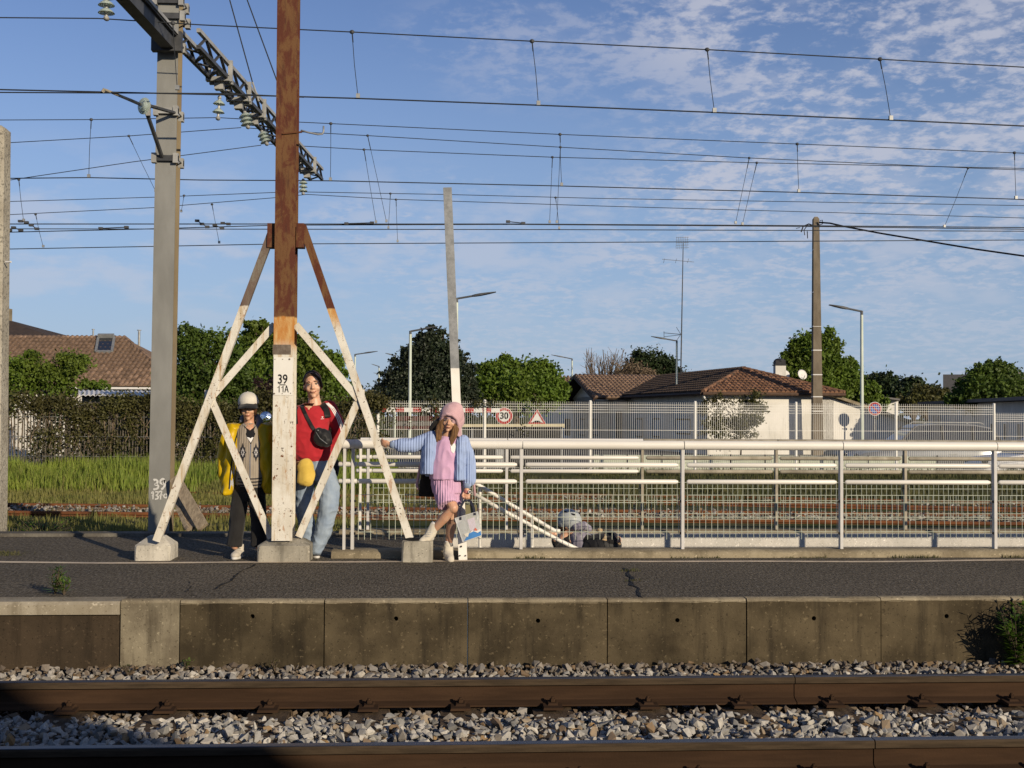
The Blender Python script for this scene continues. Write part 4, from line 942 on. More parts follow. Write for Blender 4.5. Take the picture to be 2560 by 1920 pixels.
for px0, px1, py0, py1, bars in ((1690, 1726, 1048, 1085, 6), (1632, 1650, 1047, 1092, 0), (1590, 1606, 1047, 1092, 0)):
    a = pl(px1, py1, hp(0, 0, 0), nl); b_ = pl(px0, py0, hp(0, 0, 0), nl); window(house, (a.x, a.y, a.z), VH * -1 if False else (b_ - a) * Vector((1, 1, 0)), (Vector((b_.x, b_.y, 0)) - Vector((a.x, a.y, 0))).length, b_.z - a.z, True, bars)
for px0, px1, py0, py1 in ((1540, 1553, 1030, 1095), (1482, 1496, 1048, 1088), (1448, 1462, 1048, 1088), (1412, 1425, 1048, 1088)):
    a = pl(px1, py1, hp(-pr, 0, 0), nl); b_ = pl(px0, py0, hp(-pr, 0, 0), nl); window(house, a, (b_ - a) * Vector((1, 1, 0)), (Vector((b_.x, b_.y, 0)) - Vector((a.x, a.y, 0))).length, b_.z - a.z, True)
MB().hexa([hp(-pr + .01, s1, GZ), hp(.5, s1, GZ), hp(.5, 30, GZ), hp(-pr + .01, 30, GZ)], [hp(-pr + .01, s1, ZE - .3), hp(.5, s1, ZE - .3), hp(.5, 30, ZE - .3), hp(-pr + .01, 30, ZE - .3)]).build('wing_wall', M_REND, house)
MB().poly([hp(-pr - .4, s1 - .2, ZE - .32), hp(3.2, s1 - .2, ZR2 - .35), hp(3.2, 31, ZR2 - .35), hp(-pr - .4, 31, ZE - .32)], Vector((0, 0, .07))).build('wing_roof', M_TILED, house)
# chimney, dishes
ch = dp(1949, 950, 58); cxy = Vector((ch.x, ch.y, 0)); zt = zp(1949, 897, 58); zc = zp(1949, 914, 58)
def vbox(mb, c, u, w, d, z0, z1):
    u = Vector(u).normalized(); v = Vector((-u.y, u.x, 0)); q = [c - u * w - v * d, c + u * w - v * d, c + u * w + v * d, c - u * w + v * d]
    return mb.hexa([Vector((k.x, k.y, z0)) for k in q], [Vector((k.x, k.y, z1)) for k in q])
chim = vbox(MB(), cxy, R0, .25, .25, 2.6, zc).build('chimney', M_REND, house)
cc_ = MB(); vbox(cc_, cxy, R0, .29, .29, zc, zc + .06); vbox(cc_, cxy, R0, .24, .24, zc + .06, zt - .08); cc_.ell((cxy.x, cxy.y, zt - .1), (.27, .27, .13), 12, 8); cc_.build('chimney_pot', M_SHUT, chim)
def dish(px, py, r, d, label, bx):
    c = dp(px, py, d); t = thing('satellite_dish', (c.x, c.y, c.z - r), label, 'satellite dish'); n = (R0 * bx - F0 * .9 + Vector((0, 0, .35))).normalized()
    a = n.cross(Vector((0, 0, 1))).normalized(); b_ = a.cross(n); rings = []
    for q, o in ((0, -.3), (.35, -.27), (.7, -.16), (1, 0), (.97, -.03), (.6, -.24), (0.02, -.34)): rings.append([c + n * (o * r * .6) + (a * math.cos(6.2832 * k / 20) + b_ * math.sin(6.2832 * k / 20)) * r * max(q, .01) for k in range(20)])
    MB().loft(rings, False).build('reflector', M_FRAMEW, t, True); MB().path([c - n * r * .2, c - n * r * .4 - Vector((0, 0, r * .8)), c - n * .2 * r - Vector((0, 0, r * 1.6))], .03, 6).build('bracket', M_GALV, t)
    MB().path([c - b_ * r * .9, c + n * r * .7 - b_ * r * .5], .015, 6).build('feed_arm', M_GALV, t)
dish(2006, 936, .26, 58, 'white satellite dish standing free near the roof slope end', .35); dish(1963, 936, .24, 58.6, 'white satellite dish half hidden behind the chimney', .2)
# lean-to at the right end of the house
ln = MB(); a0, a1 = pl(2050, 985, hp(0, 0, 0), -VH), pl(2262, 1056, hp(0, 0, 0), -VH)
ln.poly([Vector((a0.x, a0.y, GZ)), Vector((a1.x, a1.y, GZ)), a1, a0], VH * 4); o = ln.build('lean_to_wall', M_REND, house)
MB().poly([a0 - VH * .25 + Vector((0, 0, .03)), a1 - VH * .25 + UH * .25 + Vector((0, 0, -.05)), a1 + VH * 4.2 + UH * .25 + Vector((0, 0, -.05)), a0 + VH * 4.2 + Vector((0, 0, .03))], Vector((0, 0, .13))).build('lean_to_roof', M_KERB, house)

# low tiled house behind the grass at the picture's edge
DL = 46.0
def lh(px, d, z): return cw(rp(px, d), d, z)
lhouse = thing('low_house', cw(rp(150, 48), 48, GZ), 'low white house with pinkish brown tiled roof and a roof window', 'house')
r0_, r1_ = rp(-260, DL), rp(452, DL); ze, zrg = zp(200, 966, DL), zp(200, 846, 50)
MB().hexa([cw(r0_, DL + .45, GZ), cw(r1_ - .4, DL + .45, GZ), cw(r1_ - .4, 55, GZ), cw(r0_, 55, GZ)], [cw(r0_, DL + .45, ze + .1), cw(r1_ - .4, DL + .45, ze + .1), cw(r1_ - .4, 55, ze + .1), cw(r0_, 55, ze + .1)]).build('wall', M_REND, lhouse)
lroof = thing('roof', (0, 0, 0)); lroof.parent = lhouse; rr_ = rp(312, 50)
roof_plane(lroof, [cw(r0_, DL, ze), cw(r1_, DL, ze), cw(rr_, 50, zrg), cw(r0_, 50, zrg)], M_DECK, M_TILE2, .197, .31, [300])
MB().poly([cw(r1_, DL, ze), cw(r1_, 54, ze), cw(rr_, 50, zrg)], Vector((0, 0, -.05))).build('deck', M_TILE2, lroof)
ridge(cw(r0_, 50, zrg + .03), cw(rr_, 50, zrg + .03), M_TILE2, lroof, .09, .36); ridge(cw(r1_, DL, ze + .04), cw(rr_, 50, zrg + .03), M_TILE2, lroof, .09, .36)
MB().rect(cw(r0_, DL - .04, ze - .06), cw(r1_, DL - .04, ze - .06), .08, .08).build('fascia', M_FRAMEW, lhouse)
nrm_ = (F0 * (-(zrg - ze)) + Vector((0, 0, 50 - DL))).normalized()
def onroof(px, py): return pl(px, py, cw(0, DL, ze) + nrm_ * .09, nrm_)
A, B, C_, D_ = onroof(240, 880), onroof(280, 880), onroof(286, 845), onroof(246, 845); sk = MB()
for a, b_ in ((A, B), (B, C_), (C_, D_), (D_, A)): sk.rect(a, b_, .10, .12, nrm_)
w_ = sk.build('roof_window', M_GALV, lroof); MB().poly([A, B, C_, D_], nrm_ * .03).build('pane', M_GLASS, w_)
MB().rect(D_ + nrm_ * .05, C_ + nrm_ * .05, .12, .26, nrm_).build('blind_box', M_GALV, w_)
for px, py, r in ((348, 828, .05), (233, 826, .035)):
    c = dp(px, py, 50.5); MB().tube((c.x, c.y, 3.6), c, r, n=10).build('flue', M_GALV, lroof, auto=50); MB().tube(c + Vector((0, 0, .02)), c + Vector((0, 0, .06)), r * 1.9, r * 1.6, 10).build('flue_cap', M_GALV, lroof)
# taller roof behind it, with a brick chimney
bh = thing('back_house', cw(rp(20, 62), 62, GZ), 'dark hipped roof house behind the low tiled one', 'house')
e0, e1, pk = rp(-200, 60), rp(118, 60), rp(5, 64); zb_ = zp(60, 838, 60); zk = zp(20, 796, 64)
MB().hexa([cw(e0, 60.4, GZ), cw(e1 - .4, 60.4, GZ), cw(e1 - .4, 68, GZ), cw(e0, 68, GZ)], [cw(e0, 60.4, zb_), cw(e1 - .4, 60.4, zb_), cw(e1 - .4, 68, zb_), cw(e0, 68, zb_)]).build('wall', M_REND, bh)
MB().add([cw(e0, 60, zb_), cw(e1, 60, zb_), cw(e1, 68, zb_), cw(e0, 68, zb_), cw(pk, 64, zk), cw(e0, 64, zk)], [(0, 1, 4, 5), (1, 2, 4), (2, 3, 5, 4), (0, 3, 2, 1), (0, 5, 3)]).build('roof', M_TILED, bh)
c = dp(16, 790, 64); vbox(MB(), Vector((c.x, c.y, 0)), R0, .22, .22, zk - 1.2, zp(16, 772, 64)).build('chimney', M_KERB, bh)
# sheet-roofed lean-to behind the paling fence
shd = thing('garden_shed', cw(rp(300, 32), 32, GZ), 'garden shed with pale corrugated sheet roof behind the ivy', 'shed')
MB().hexa([cw(rp(205, 32), 32, GZ), cw(rp(420, 32), 32, GZ), cw(rp(420, 34), 34, GZ), cw(rp(205, 34), 34, GZ)], [cw(rp(205, 32), 32, zp(300, 992, 32)), cw(rp(420, 32), 32, zp(300, 992, 32)), cw(rp(420, 34), 34, zp(300, 980, 34)), cw(rp(205, 34), 34, zp(300, 980, 34))]).build('wall', M_DARKC, shd)
n = 40; rg = []
for i in range(n + 1):
    px = 196 + i * 6; o = .02 * math.cos(i * math.pi); rg.append([cw(rp(px, 31.6), 31.6, zp(300, 988, 31.6) + o), cw(rp(px, 34.4), 34.4, zp(300, 976, 34.4) + o), cw(rp(px, 34.4), 34.4, zp(300, 976, 34.4) + o - .02), cw(rp(px, 31.6), 31.6, zp(300, 988, 31.6) + o - .02)])
MB().loft(rg).build('roof', M_FRAMEW, shd)

# brown roof further along, between the bushy tree and the bare one
fh = thing('far_house', cw(rp(1440, 82), 82, GZ), 'far house with plain brown tiled roof between bushy and bare trees', 'house')
MB().hexa([cw(rp(1392, 80), 80, GZ), cw(rp(1500, 80), 80, GZ), cw(rp(1500, 90), 90, GZ), cw(rp(1392, 90), 90, GZ)], [cw(rp(1392, 80), 80, 2.3), cw(rp(1500, 80), 80, 2.3), cw(rp(1500, 90), 90, 2.3), cw(rp(1392, 90), 90, 2.3)]).build('wall', M_REND, fh)
frf = thing('roof', (0, 0, 0)); frf.parent = fh
roof_plane(frf, [cw(rp(1385, 79.5), 79.5, 2.25), cw(rp(1505, 79.5), 79.5, 2.25), cw(rp(1500, 84.5), 84.5, zp(1440, 944, 84.5)), cw(rp(1392, 84.5), 84.5, zp(1440, 944, 84.5))], M_DECK, M_TILE2, .26, .42, [120])

# dark modern block and white shed on the other side
db = thing('dark_block', cw(rp(2480, 95), 95, GZ), 'dark grey flat-roofed modern block behind the broad tree', 'building'); M_DK = mat('dark cladding', (.055, .055, .060), (.045, .045, .05), rough=.6)
M_DK2 = mat('grey cladding', (.16, .15, .145), rough=.6)
MB().hexa([cw(rp(2358, 92), 92, GZ), cw(rp(2420, 96), 96, GZ), cw(rp(2420, 110), 110, GZ), cw(rp(2358, 110), 110, GZ)], [cw(rp(2358, 92), 92, zp(2358, 936, 92)), cw(rp(2420, 96), 96, zp(2420, 936, 96)), cw(rp(2420, 110), 110, zp(2420, 936, 96)), cw(rp(2358, 110), 110, zp(2358, 936, 92))]).build('wing', M_DK, db)
MB().hexa([cw(rp(2420, 96), 96, GZ), cw(rp(2680, 96), 96, GZ), cw(rp(2680, 112), 112, GZ), cw(rp(2420, 112), 112, GZ)], [cw(rp(2420, 96), 96, zp(2500, 930, 96)), cw(rp(2680, 96), 96, zp(2500, 930, 96)), cw(rp(2680, 112), 112, zp(2500, 930, 96)), cw(rp(2420, 112), 112, zp(2500, 930, 96))]).build('block', M_DK2, db)
MB().hexa([cw(rp(2545, 95.9), 95.9, GZ), cw(rp(2680, 95.9), 95.9, GZ), cw(rp(2680, 96.1), 96.1, GZ), cw(rp(2545, 96.1), 96.1, GZ)], [cw(rp(2545, 95.9), 95.9, zp(2550, 938, 96)), cw(rp(2680, 95.9), 95.9, zp(2550, 938, 96)), cw(rp(2680, 96.1), 96.1, zp(2550, 938, 96)), cw(rp(2545, 96.1), 96.1, zp(2550, 938, 96))]).build('glazing', M_DK, db)
for px in (2532, 2541): c = dp(px, 930, 97); MB().tube((c.x, c.y, c.z - .3), dp(px, 918, 97), .06, n=6).build('vent', M_GALV, db)
ws = thing('white_shed', cw(18.5, 49, GZ), 'long low white shed with grey sloping roof and dark windows', 'shed')
q0, q1 = cw(20.1, 58, 0), cw(17.6, 36, 0); du = (q1 - q0).normalized(); nv = Vector((-du.y, du.x, 0)); nv = nv if nv.dot(R0) > 0 else -nv
def sp_(s, o, z): v = q0 + du * s + nv * o; return Vector((v.x, v.y, z))
Ls = (q1 - q0).length
MB().hexa([sp_(0, 0, GZ), sp_(0, 7, GZ), sp_(Ls, 7, GZ), sp_(Ls, 0, GZ)], [sp_(0, 0, 1.95), sp_(0, 7, 2.1), sp_(Ls, 7, 2.1), sp_(Ls, 0, 1.95)]).build('wall', M_REND, ws)
MB().hexa([sp_(-.4, -.4, 1.97), sp_(-.4, 7.3, 2.15), sp_(Ls, 7.3, 2.15), sp_(Ls, -.4, 1.97)], [sp_(-.4, -.4, 2.10), sp_(-.4, 7.3, 2.28), sp_(Ls, 7.3, 2.28), sp_(Ls, -.4, 2.10)]).build('roof', M_DK2, ws)
for px0, px1, py0, py1 in ((2334, 2340, 1037, 1060), (2345, 2352, 1037, 1060), (2478, 2488, 1058, 1100), (2510, 2520, 1058, 1100), (2545, 2556, 1058, 1100)):
    a, b_ = pl(px0, py1, q0, nv), pl(px1, py0, q0, nv); uu = (b_ - a) * Vector((1, 1, 0)); window(ws, a, uu, uu.length, b_.z - a.z, False)
ss = thing('small_shed', cw(rp(2230, 70), 70, GZ), 'small white shed with pent roof beside the round parking sign', 'shed')
MB().hexa([cw(rp(2214, 70), 70, GZ), cw(rp(2246, 70), 70, GZ), cw(rp(2246, 73), 73, GZ), cw(rp(2214, 73), 73, GZ)], [cw(rp(2214, 70), 70, zp(2214, 998, 70)), cw(rp(2246, 70), 70, zp(2246, 1000, 70)), cw(rp(2246, 73), 73, zp(2246, 1000, 70)), cw(rp(2214, 73), 73, zp(2214, 998, 70))]).build('wall', M_REND, ss)
MB().poly([cw(rp(2212, 69.6), 69.6, zp(2212, 996, 69.6)), cw(rp(2250, 69.6), 69.6, zp(2250, 1001, 69.6)), cw(rp(2250, 73.4), 73.4, zp(2250, 1001, 69.6)), cw(rp(2212, 73.4), 73.4, zp(2212, 996, 69.6))], Vector((0, 0, .1))).build('roof', M_DK2, ss)

# ---- pale green parapet panels beyond the fence
M_PGREEN = mat('pale green panel', (.56, .60, .47), (.48, .52, .40), rough=.8, scale=3, rnd=.08)
pp = thing('panel_wall', cw(rp(1900, 31), 31, GZ), 'low wall of pale green panels just behind the white mesh fence', 'wall')
px = 1485
while px < 2300:
    w_ = 86; MB().hexa([cw(rp(px, 31), 31, GZ), cw(rp(px + w_ - 4, 31), 31, GZ), cw(rp(px + w_ - 4, 31), 31.12, GZ), cw(rp(px, 31), 31.12, GZ)], [cw(rp(px, 31), 31, .33), cw(rp(px + w_ - 4, 31), 31, .33), cw(rp(px + w_ - 4, 31), 31.12, .33), cw(rp(px, 31), 31.12, .33)]).build('panel', M_PGREEN, pp)
    MB().tube(cw(rp(px + w_ - 2, 31.05), 31.05, GZ), cw(rp(px + w_ - 2, 31.05), 31.05, .36), .025, n=6).build('post', M_DK, pp); px += w_
# ================================================================ CATENARY
M_COLUMN = mat('galvanised column', (.30, .30, .28), (.22, .22, .205), rough=.55, metal=.25, scale=2.2, sx=(1, 1, .35), bs=.1)
M_COLWEB = mat('dirty column web', (.27, .22, .14), (.19, .15, .10), rough=.75, scale=3, sx=(1, 1, .3))
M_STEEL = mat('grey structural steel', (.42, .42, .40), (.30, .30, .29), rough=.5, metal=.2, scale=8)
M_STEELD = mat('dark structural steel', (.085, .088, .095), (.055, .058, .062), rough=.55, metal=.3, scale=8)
M_WIRE = mat('weathered copper wire', (.030, .034, .040), rough=.6)
def insul_mat():
    m, nt, b, pos = base('glass insulator'); b.inputs['Base Color'].default_value = (.62, .72, .66, 1); b.inputs['Roughness'].default_value = .12
    b.inputs['Transmission Weight'].default_value = .55; b.inputs['IOR'].default_value = 1.5; return m
M_INSUL = insul_mat()
YCOL = 15.0
colm = thing('catenary_column', at(402, 1300, YCOL), 'grey galvanised steel catenary column with painted number 39 1370', 'column')
c0, c1 = at(402, 1312, YCOL), at(430.5, -140, YCOL); c0.z = -.2
hw, th = .125, .017
for o, nm, m in ((-.12, 'front_flange', M_COLUMN), (.12, 'back_flange', M_COLWEB)):
    MB().bar(c0 + Vector((0, o, 0)), c1 + Vector((0, o, 0)), [(-hw, -th / 2), (hw, -th / 2), (hw, th / 2), (-hw, th / 2)], (0, 1, 0)).build(nm, m, colm)
MB().bar(c0, c1, [(-.007, -.112), (.007, -.112), (.007, .112), (-.007, .112)], (0, 1, 0)).build('web', M_COLWEB, colm)
MB().box((c0.x - .28, YCOL - .3, -.5), (c0.x + .28, YCOL + .3, -.15)).build('footing', M_DARKC, colm)
def colx(py): return at(402 + (430.5 - 402) * (1312 - py) / 1452, py, YCOL)
for py, ext, m in ((12, .19, M_STEELD), (50, .21, M_STEELD), (112, .16, M_STEELD), (285, .15, M_STEEL), (402, .16, M_STEELD)):      # clamp collars
    c = colx(py)
    for yy in (-.15, .15):
        MB().rect((c.x - ext, YCOL + yy, c.z), (c.x + ext, YCOL + yy, c.z), .05, .07).build('clamp_bar', m, colm)
        for s in (-1, 1): MB().box((c.x + s * (ext - .03) - .03, YCOL + yy - .04, c.z - .06), (c.x + s * (ext - .03) + .03, YCOL + yy + .04, c.z + .06)).build('clamp_lug', M_STEEL, colm)
    for s in (-1, 1): MB().tube((c.x + s * (ext - .02), YCOL - .17, c.z), (c.x + s * (ext - .02), YCOL + .17, c.z), .011, n=6).build('tie_bolt', M_STEEL, colm)
# painted number, brushed by hand
M_GRAF = mat('white brushed paint', (.62, .62, .60), rough=.8, var=.15)
def stroke(pts, w, parent, m, Y):
    P = [at(x, y, Y) for x, y in pts]; k = 3; Q = []
    for i in range(len(P) - 1):
        a = P[max(i - 1, 0)]; b_ = P[i]; c = P[i + 1]; d = P[min(i + 2, len(P) - 1)]
        for s in range(k):
            t = s / k; Q.append(.5 * ((2 * b_) + (c - a) * t + (2 * a - 5 * b_ + 4 * c - d) * t * t + (3 * b_ - a - 3 * c + d) * t ** 3))
    Q.append(P[-1]); mb = MB(); vs = []
    for i, q in enumerate(Q):
        t = (Q[min(i + 1, len(Q) - 1)] - Q[max(i - 1, 0)]).normalized(); n = Vector((-t.z, 0, t.x)) * w * random.uniform(.75, 1.15); vs += [q + n, q - n]
    m_ = len(Q); back = [Vector(v) + Vector((0, .003, 0)) for v in vs]
    mb.add(vs + back, [(2 * i, 2 * i + 1, 2 * i + 3, 2 * i + 2) for i in range(m_ - 1)] + [(2 * i + 2 * m_, 2 * i + 2 + 2 * m_, 2 * i + 3 + 2 * m_, 2 * i + 1 + 2 * m_) for i in range(m_ - 1)])
    return mb.build('lettering', m, parent)
def G(x, y): return (x * .20795, 1080 + y * .20795)       # zoomed sketch coordinates
yg = YCOL - .1315
for s in ([(1845, 580), (1870, 572), (1893, 590), (1888, 615), (1862, 630), (1895, 640), (1905, 662), (1880, 685), (1842, 690)], [(1958, 625), (1928, 612), (1932, 580), (1958, 565), (1978, 580), (1970, 610), (1955, 625)], [(1978, 575), (1985, 625), (1965, 668), (1938, 692)],
          [(1820, 740), (1842, 716), (1838, 810)], [(1828, 770), (1850, 758)], [(1865, 722), (1895, 718), (1898, 745), (1875, 762), (1900, 775), (1895, 800), (1862, 808)], [(1908, 722), (1945, 712), (1932, 760), (1930, 812)], [(1915, 765), (1955, 755)], [(1985, 745), (1968, 765), (1980, 790), (2005, 785), (2010, 760), (1990, 742)]):
    stroke([G(*q) for q in s], .0125 if s[0][1] < 700 and s[-1][1] < 700 else .0085, colm, M_GRAF, yg)
# box cantilever reaching up over the platform
cant = thing('cantilever_beam', colx(100), 'dark box cantilever rising from the grey column out of the picture', 'beam')
a, b_ = at(424, 108, 14.8), at(285, -45, 12.6); MB().bar(a, b_, [(-.075, -.09), (.075, -.09), (.075, .09), (-.075, .09)], (0, 0, 1)).build('box', M_STEELD, cant)
up_ = Vector((.11, 0, .10)); MB().bar(a + up_, b_ + up_, [(-.02, -.02), (.02, -.02), (.02, .02), (-.02, .02)], (0, 0, 1)).build('top_flange', M_STEEL, cant); MB().bar(a + up_ * .75, b_ + up_ * .75, [(-.03, -.015), (.03, -.015), (.03, .015), (-.03, .015)], (0, 0, 1)).build('side_rib', M_STEELD, cant)
MB().box((a.x - .2, 14.70, a.z - .12), (a.x + .16, 14.80, a.z + .12)).build('base_plate', M_STEELD, cant)
# lattice beam running back over the rear tracks
lat = thing('lattice_beam', at(474, 92, 15.2), 'grey lattice girder running back from the column over the rear tracks', 'girder')
L0, L1 = at(472, 96, 15.15), at(791, 436, 24.6); dl = (L1 - L0).normalized(); sd_ = dl.cross(Vector((0, 0, 1))).normalized(); LL = (L1 - L0).length; hv, hs = .105, .12
def lp(s, a, b_): return L0 + dl * s + sd_ * (a * hs) + Vector((0, 0, b_ * hv))
for a in (-1, 1):
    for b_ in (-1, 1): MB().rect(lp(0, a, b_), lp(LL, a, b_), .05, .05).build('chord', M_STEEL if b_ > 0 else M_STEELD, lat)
nz = 26
for i in range(nz):
    s0, s1 = LL * i / nz, LL * (i + 1) / nz; k = 1 if i % 2 else -1
    for a in (-1, 1): MB().rect(lp(s0, a, k), lp(s1, a, -k), .04, .016).build('lacing', M_STEELD, lat)
    MB().rect(lp(s0, k, -1), lp(s1, -k, -1), .04, .016).build('lacing', M_STEELD, lat)
def insulator(px, y0, y1, Y, lab, n=3, r=.085, tilt=0):
    a, b_ = at(px, y0, Y), at(px + tilt, y1, Y); t = thing('insulator', b_, lab, 'insulator', 'glass insulators on the catenary')
    MB().path([a, b_], .018, 8).build('rod', M_STEEL, t)
    for i in range(n):
        c = a.lerp(b_, (i + .7) / (n + .5)); d = (b_ - a).normalized()
        MB().path([c - d * .045, c - d * .02, c + d * .012, c + d * .014], [.03, r * .7, r, r * .3], 18).build('disc', M_INSUL, t, auto=50)
    MB().ell(b_, (.035, .05, .03), 8, 6).build('clamp', M_STEEL, t); MB().ell(a, (.03, .03, .03), 8, 6).build('socket', M_STEEL, t)
def hanger(s, w=.2):
    for o in (-.1, .1): MB().rect(lp(s + o, -1.35, -1.25), lp(s + o, 1.35, -1.25), .05, .06).build('hanger_bar', M_STEEL, lat)
    for a in (-1.25, 1.25): MB().rect(lp(s, a, -1.4), lp(s, a, 1.4), .06, .05, (0, 1, 0)).build('hanger_strap', M_STEEL, lat)
    q = lp(s, 0, -1.9); MB().box((q.x - .06, q.y - .06, q.z - .06), (q.x + .06, q.y + .06, q.z + .09)).build('hanger_block', M_STEEL, lat)
for s in (1.55, 2.7, 3.75, 8.4): hanger(s)
insulator(266, -22, 46, 14.0, 'glass insulator string cut off by the top of the picture', 3, .095)
insulator(549, 244, 296, 16.9, 'glass insulator hanging under the near end of the lattice girder', 2, .085, -4)
insulator(612, 282, 318, 18.2, 'glass insulator under the middle of the lattice girder, tilted', 3, .10, 8)
insulator(655, 330, 360, 19.4, 'glass insulator tucked beside the rusty mast under the girder', 3, .095, 12)
insulator(758, 450, 484, 23.6, 'glass insulator under the far end of the girder beyond the mast', 3, .085)
# steady arm from the column to the near contact wire
arm = thing('steady_arm', colx(285), 'bent steady arm with glass insulator on the grey column', 'arm')
MB().path([at(440, 283, 14.85), at(372, 264, 14.3)], .022, 6).build('top_strut', M_STEELD, arm); MB().path([at(368, 262, 14.28), at(368, 285, 14.28), at(406, 395, 14.85)], .026, 6).build('bracket', M_STEELD, arm)
MB().rect(at(370, 256, 14.27), at(371, 290, 14.27), .05, .05, (0, 1, 0)).build('post', M_STEEL, arm)
MB().path([at(362, 266, 14.2), at(330, 252, 14.1), at(262, 224, 13.98)], [.02, .02, .015], 8).build('rod', M_RAILD, arm); MB().path([at(262, 222, 13.98), at(256, 230, 13.98)], .02, 6).build('wire_clip', M_RAILD, arm)
for r_, o in ((.10, 0), (.085, .05), (.06, -.05)):
    c = at(360, 265, 14.2 + o); MB().path([c + Vector((-.012, -.02, 0)), c, c + Vector((.012, .02, 0))], [r_ * .4, r_, r_ * .5], 20).build('disc', M_INSUL, arm, auto=50)
# ---- wires
def wire_line(Y, wires, drops, label, r, tails=True):
    t = thing('overhead_line', at(wires[0][0][0][0], wires[0][0][0][1], Y), label, 'overhead line')
    for pts, rr, nm in wires:
        p = list(pts)
        if tails:
            for e, (i, j) in ((0, (0, 1)), (1, (-1, -2))):
                x0, y0 = p[i]; x1, y1 = p[j]
                if 15 < x0 < 2540: continue
                k = -260 if e == 0 else 2860; q = (k, y0 + (y0 - y1) / (x0 - x1) * (k - x0)); p = [q] + p if e == 0 else p + [q]
        P = [at(x, y, Y) for x, y in p]; Q = []
        for i in range(len(P) - 1):
            a = P[max(i - 1, 0)]; b_ = P[i]; c = P[i + 1]; d = P[min(i + 2, len(P) - 1)]
            for s in range(3): u = s / 3; Q.append(b_.lerp(c, u))
        Q.append(P[-1]); MB().path(Q, rr, 6).build(nm, M_WIRE, t, True)
    for (x0, y0), (x1, y1) in drops:
        a, b_ = at(x0, y0, Y - .01), at(x1, y1, Y - .01); o = MB().path([a, a.lerp(b_, .5) + Vector((random.uniform(-.008, .008), 0, 0)), b_], r * .6, 5).build('dropper', M_WIRE, t)
        MB().ell(a, (.03, .025, .025), 8, 6).build('clip', M_STEELD, o); MB().box((b_.x - .022, b_.y - .02, b_.z - .012), (b_.x + .022, b_.y + .02, b_.z + .04)).build('clip', M_GALV, o)
        MB().path([a, a.lerp(b_, .16)], r * 1.1, 5).build('loop', M_WIRE, o)
    return t
wire_line(14.0, [([(0, 44), (245, 46), (500, 62), (880, 80), (1330, 103), (1768, 124), (2200, 148), (2560, 168)], .0072, 'messenger_wire'),
                 ([(0, 224), (300, 231), (690, 240), (895, 246), (1345, 263), (1785, 281), (2225, 300), (2560, 315)], .0085, 'contact_wire'), ([(0, 231), (300, 232.5), (560, 234), (760, 243)], .0075, 'contact_wire')],
          [((432, 58), (443, 222)), ((880, 80), (895, 243)), ((1330, 103), (1346, 261)), ((1768, 124), (1786, 279)), ((2200, 148), (2227, 298))], 'uppermost and nearest overhead line with heavy wires crossing the whole sky', .0072)
wire_line(19.5, [([(0, 300), (228, 299), (545, 294), (700, 303), (827, 309), (1400, 336), (1993, 360), (2536, 382), (2560, 383)], .0065, 'messenger_wire'), ([(0, 446), (222, 444), (500, 450), (826, 452), (1404, 465), (1997, 481), (2540, 498), (2560, 499)], .0085, 'contact_wire')],
          [((228, 299), (222, 442)), ((827, 309), (826, 450)), ((1400, 336), (1404, 463)), ((1993, 360), (1997, 479)), ((2536, 382), (2540, 496))], 'second overhead line down with short vertical droppers', .0075)
wire_line(23.5, [([(19, 357), (320, 340), (603, 319)], .0075, 'messenger_wire'), ([(620, 320), (757, 330), (919, 339), (1401, 368), (1874, 395), (2423, 420), (2560, 425)], .0075, 'messenger_wire'), ([(19, 451), (330, 405), (653, 363)], .0075, 'messenger_wire'),
                 ([(668, 360), (753, 365), (910, 374), (1381, 393), (1893, 407), (2560, 421)], .0075, 'messenger_wire'), ([(0, 560), (690, 560), (1280, 560), (2000, 564), (2560, 569)], .010, 'contact_wire'), ([(0, 581), (385, 572), (690, 563), (1280, 561), (2000, 566), (2560, 573)], .009, 'contact_wire')],
          [((919, 339), (966, 554)), ((910, 374), (940, 556)), ((1381, 393), (1374, 556)), ((1401, 368), (1392, 556)), ((1873, 395), (1839, 558)), ((1892, 407), (1856, 561)), ((2420, 420), (2361, 567)), ((322, 340), (389, 478)), ((47, 449), (59, 552))], 'third overhead line of paired thin wires with slanting droppers', .008)
wire_line(26.5, [([(15, 504), (385, 493), (690, 481), (768, 480), (1108, 486), (1500, 496), (2560, 514)], .0075, 'messenger_wire'), ([(15, 537), (385, 519), (690, 494), (768, 486), (978, 498), (1500, 515), (2560, 545)], .0075, 'messenger_wire'),
                 ([(0, 572), (690, 573), (1400, 574), (2560, 578)], .0095, 'contact_wire'), ([(0, 623), (385, 616), (690, 610), (1280, 607), (2560, 600)], .0095, 'contact_wire')],
          [((976, 484), (971, 570)), ((990, 499), (994, 604)), ((1389, 494), (1398, 571)), ((89, 536), (108, 617)), ((460, 489), (453, 529)), ((530, 511), (548, 607))], 'lowest and farthest overhead line just above the roofs', .008)
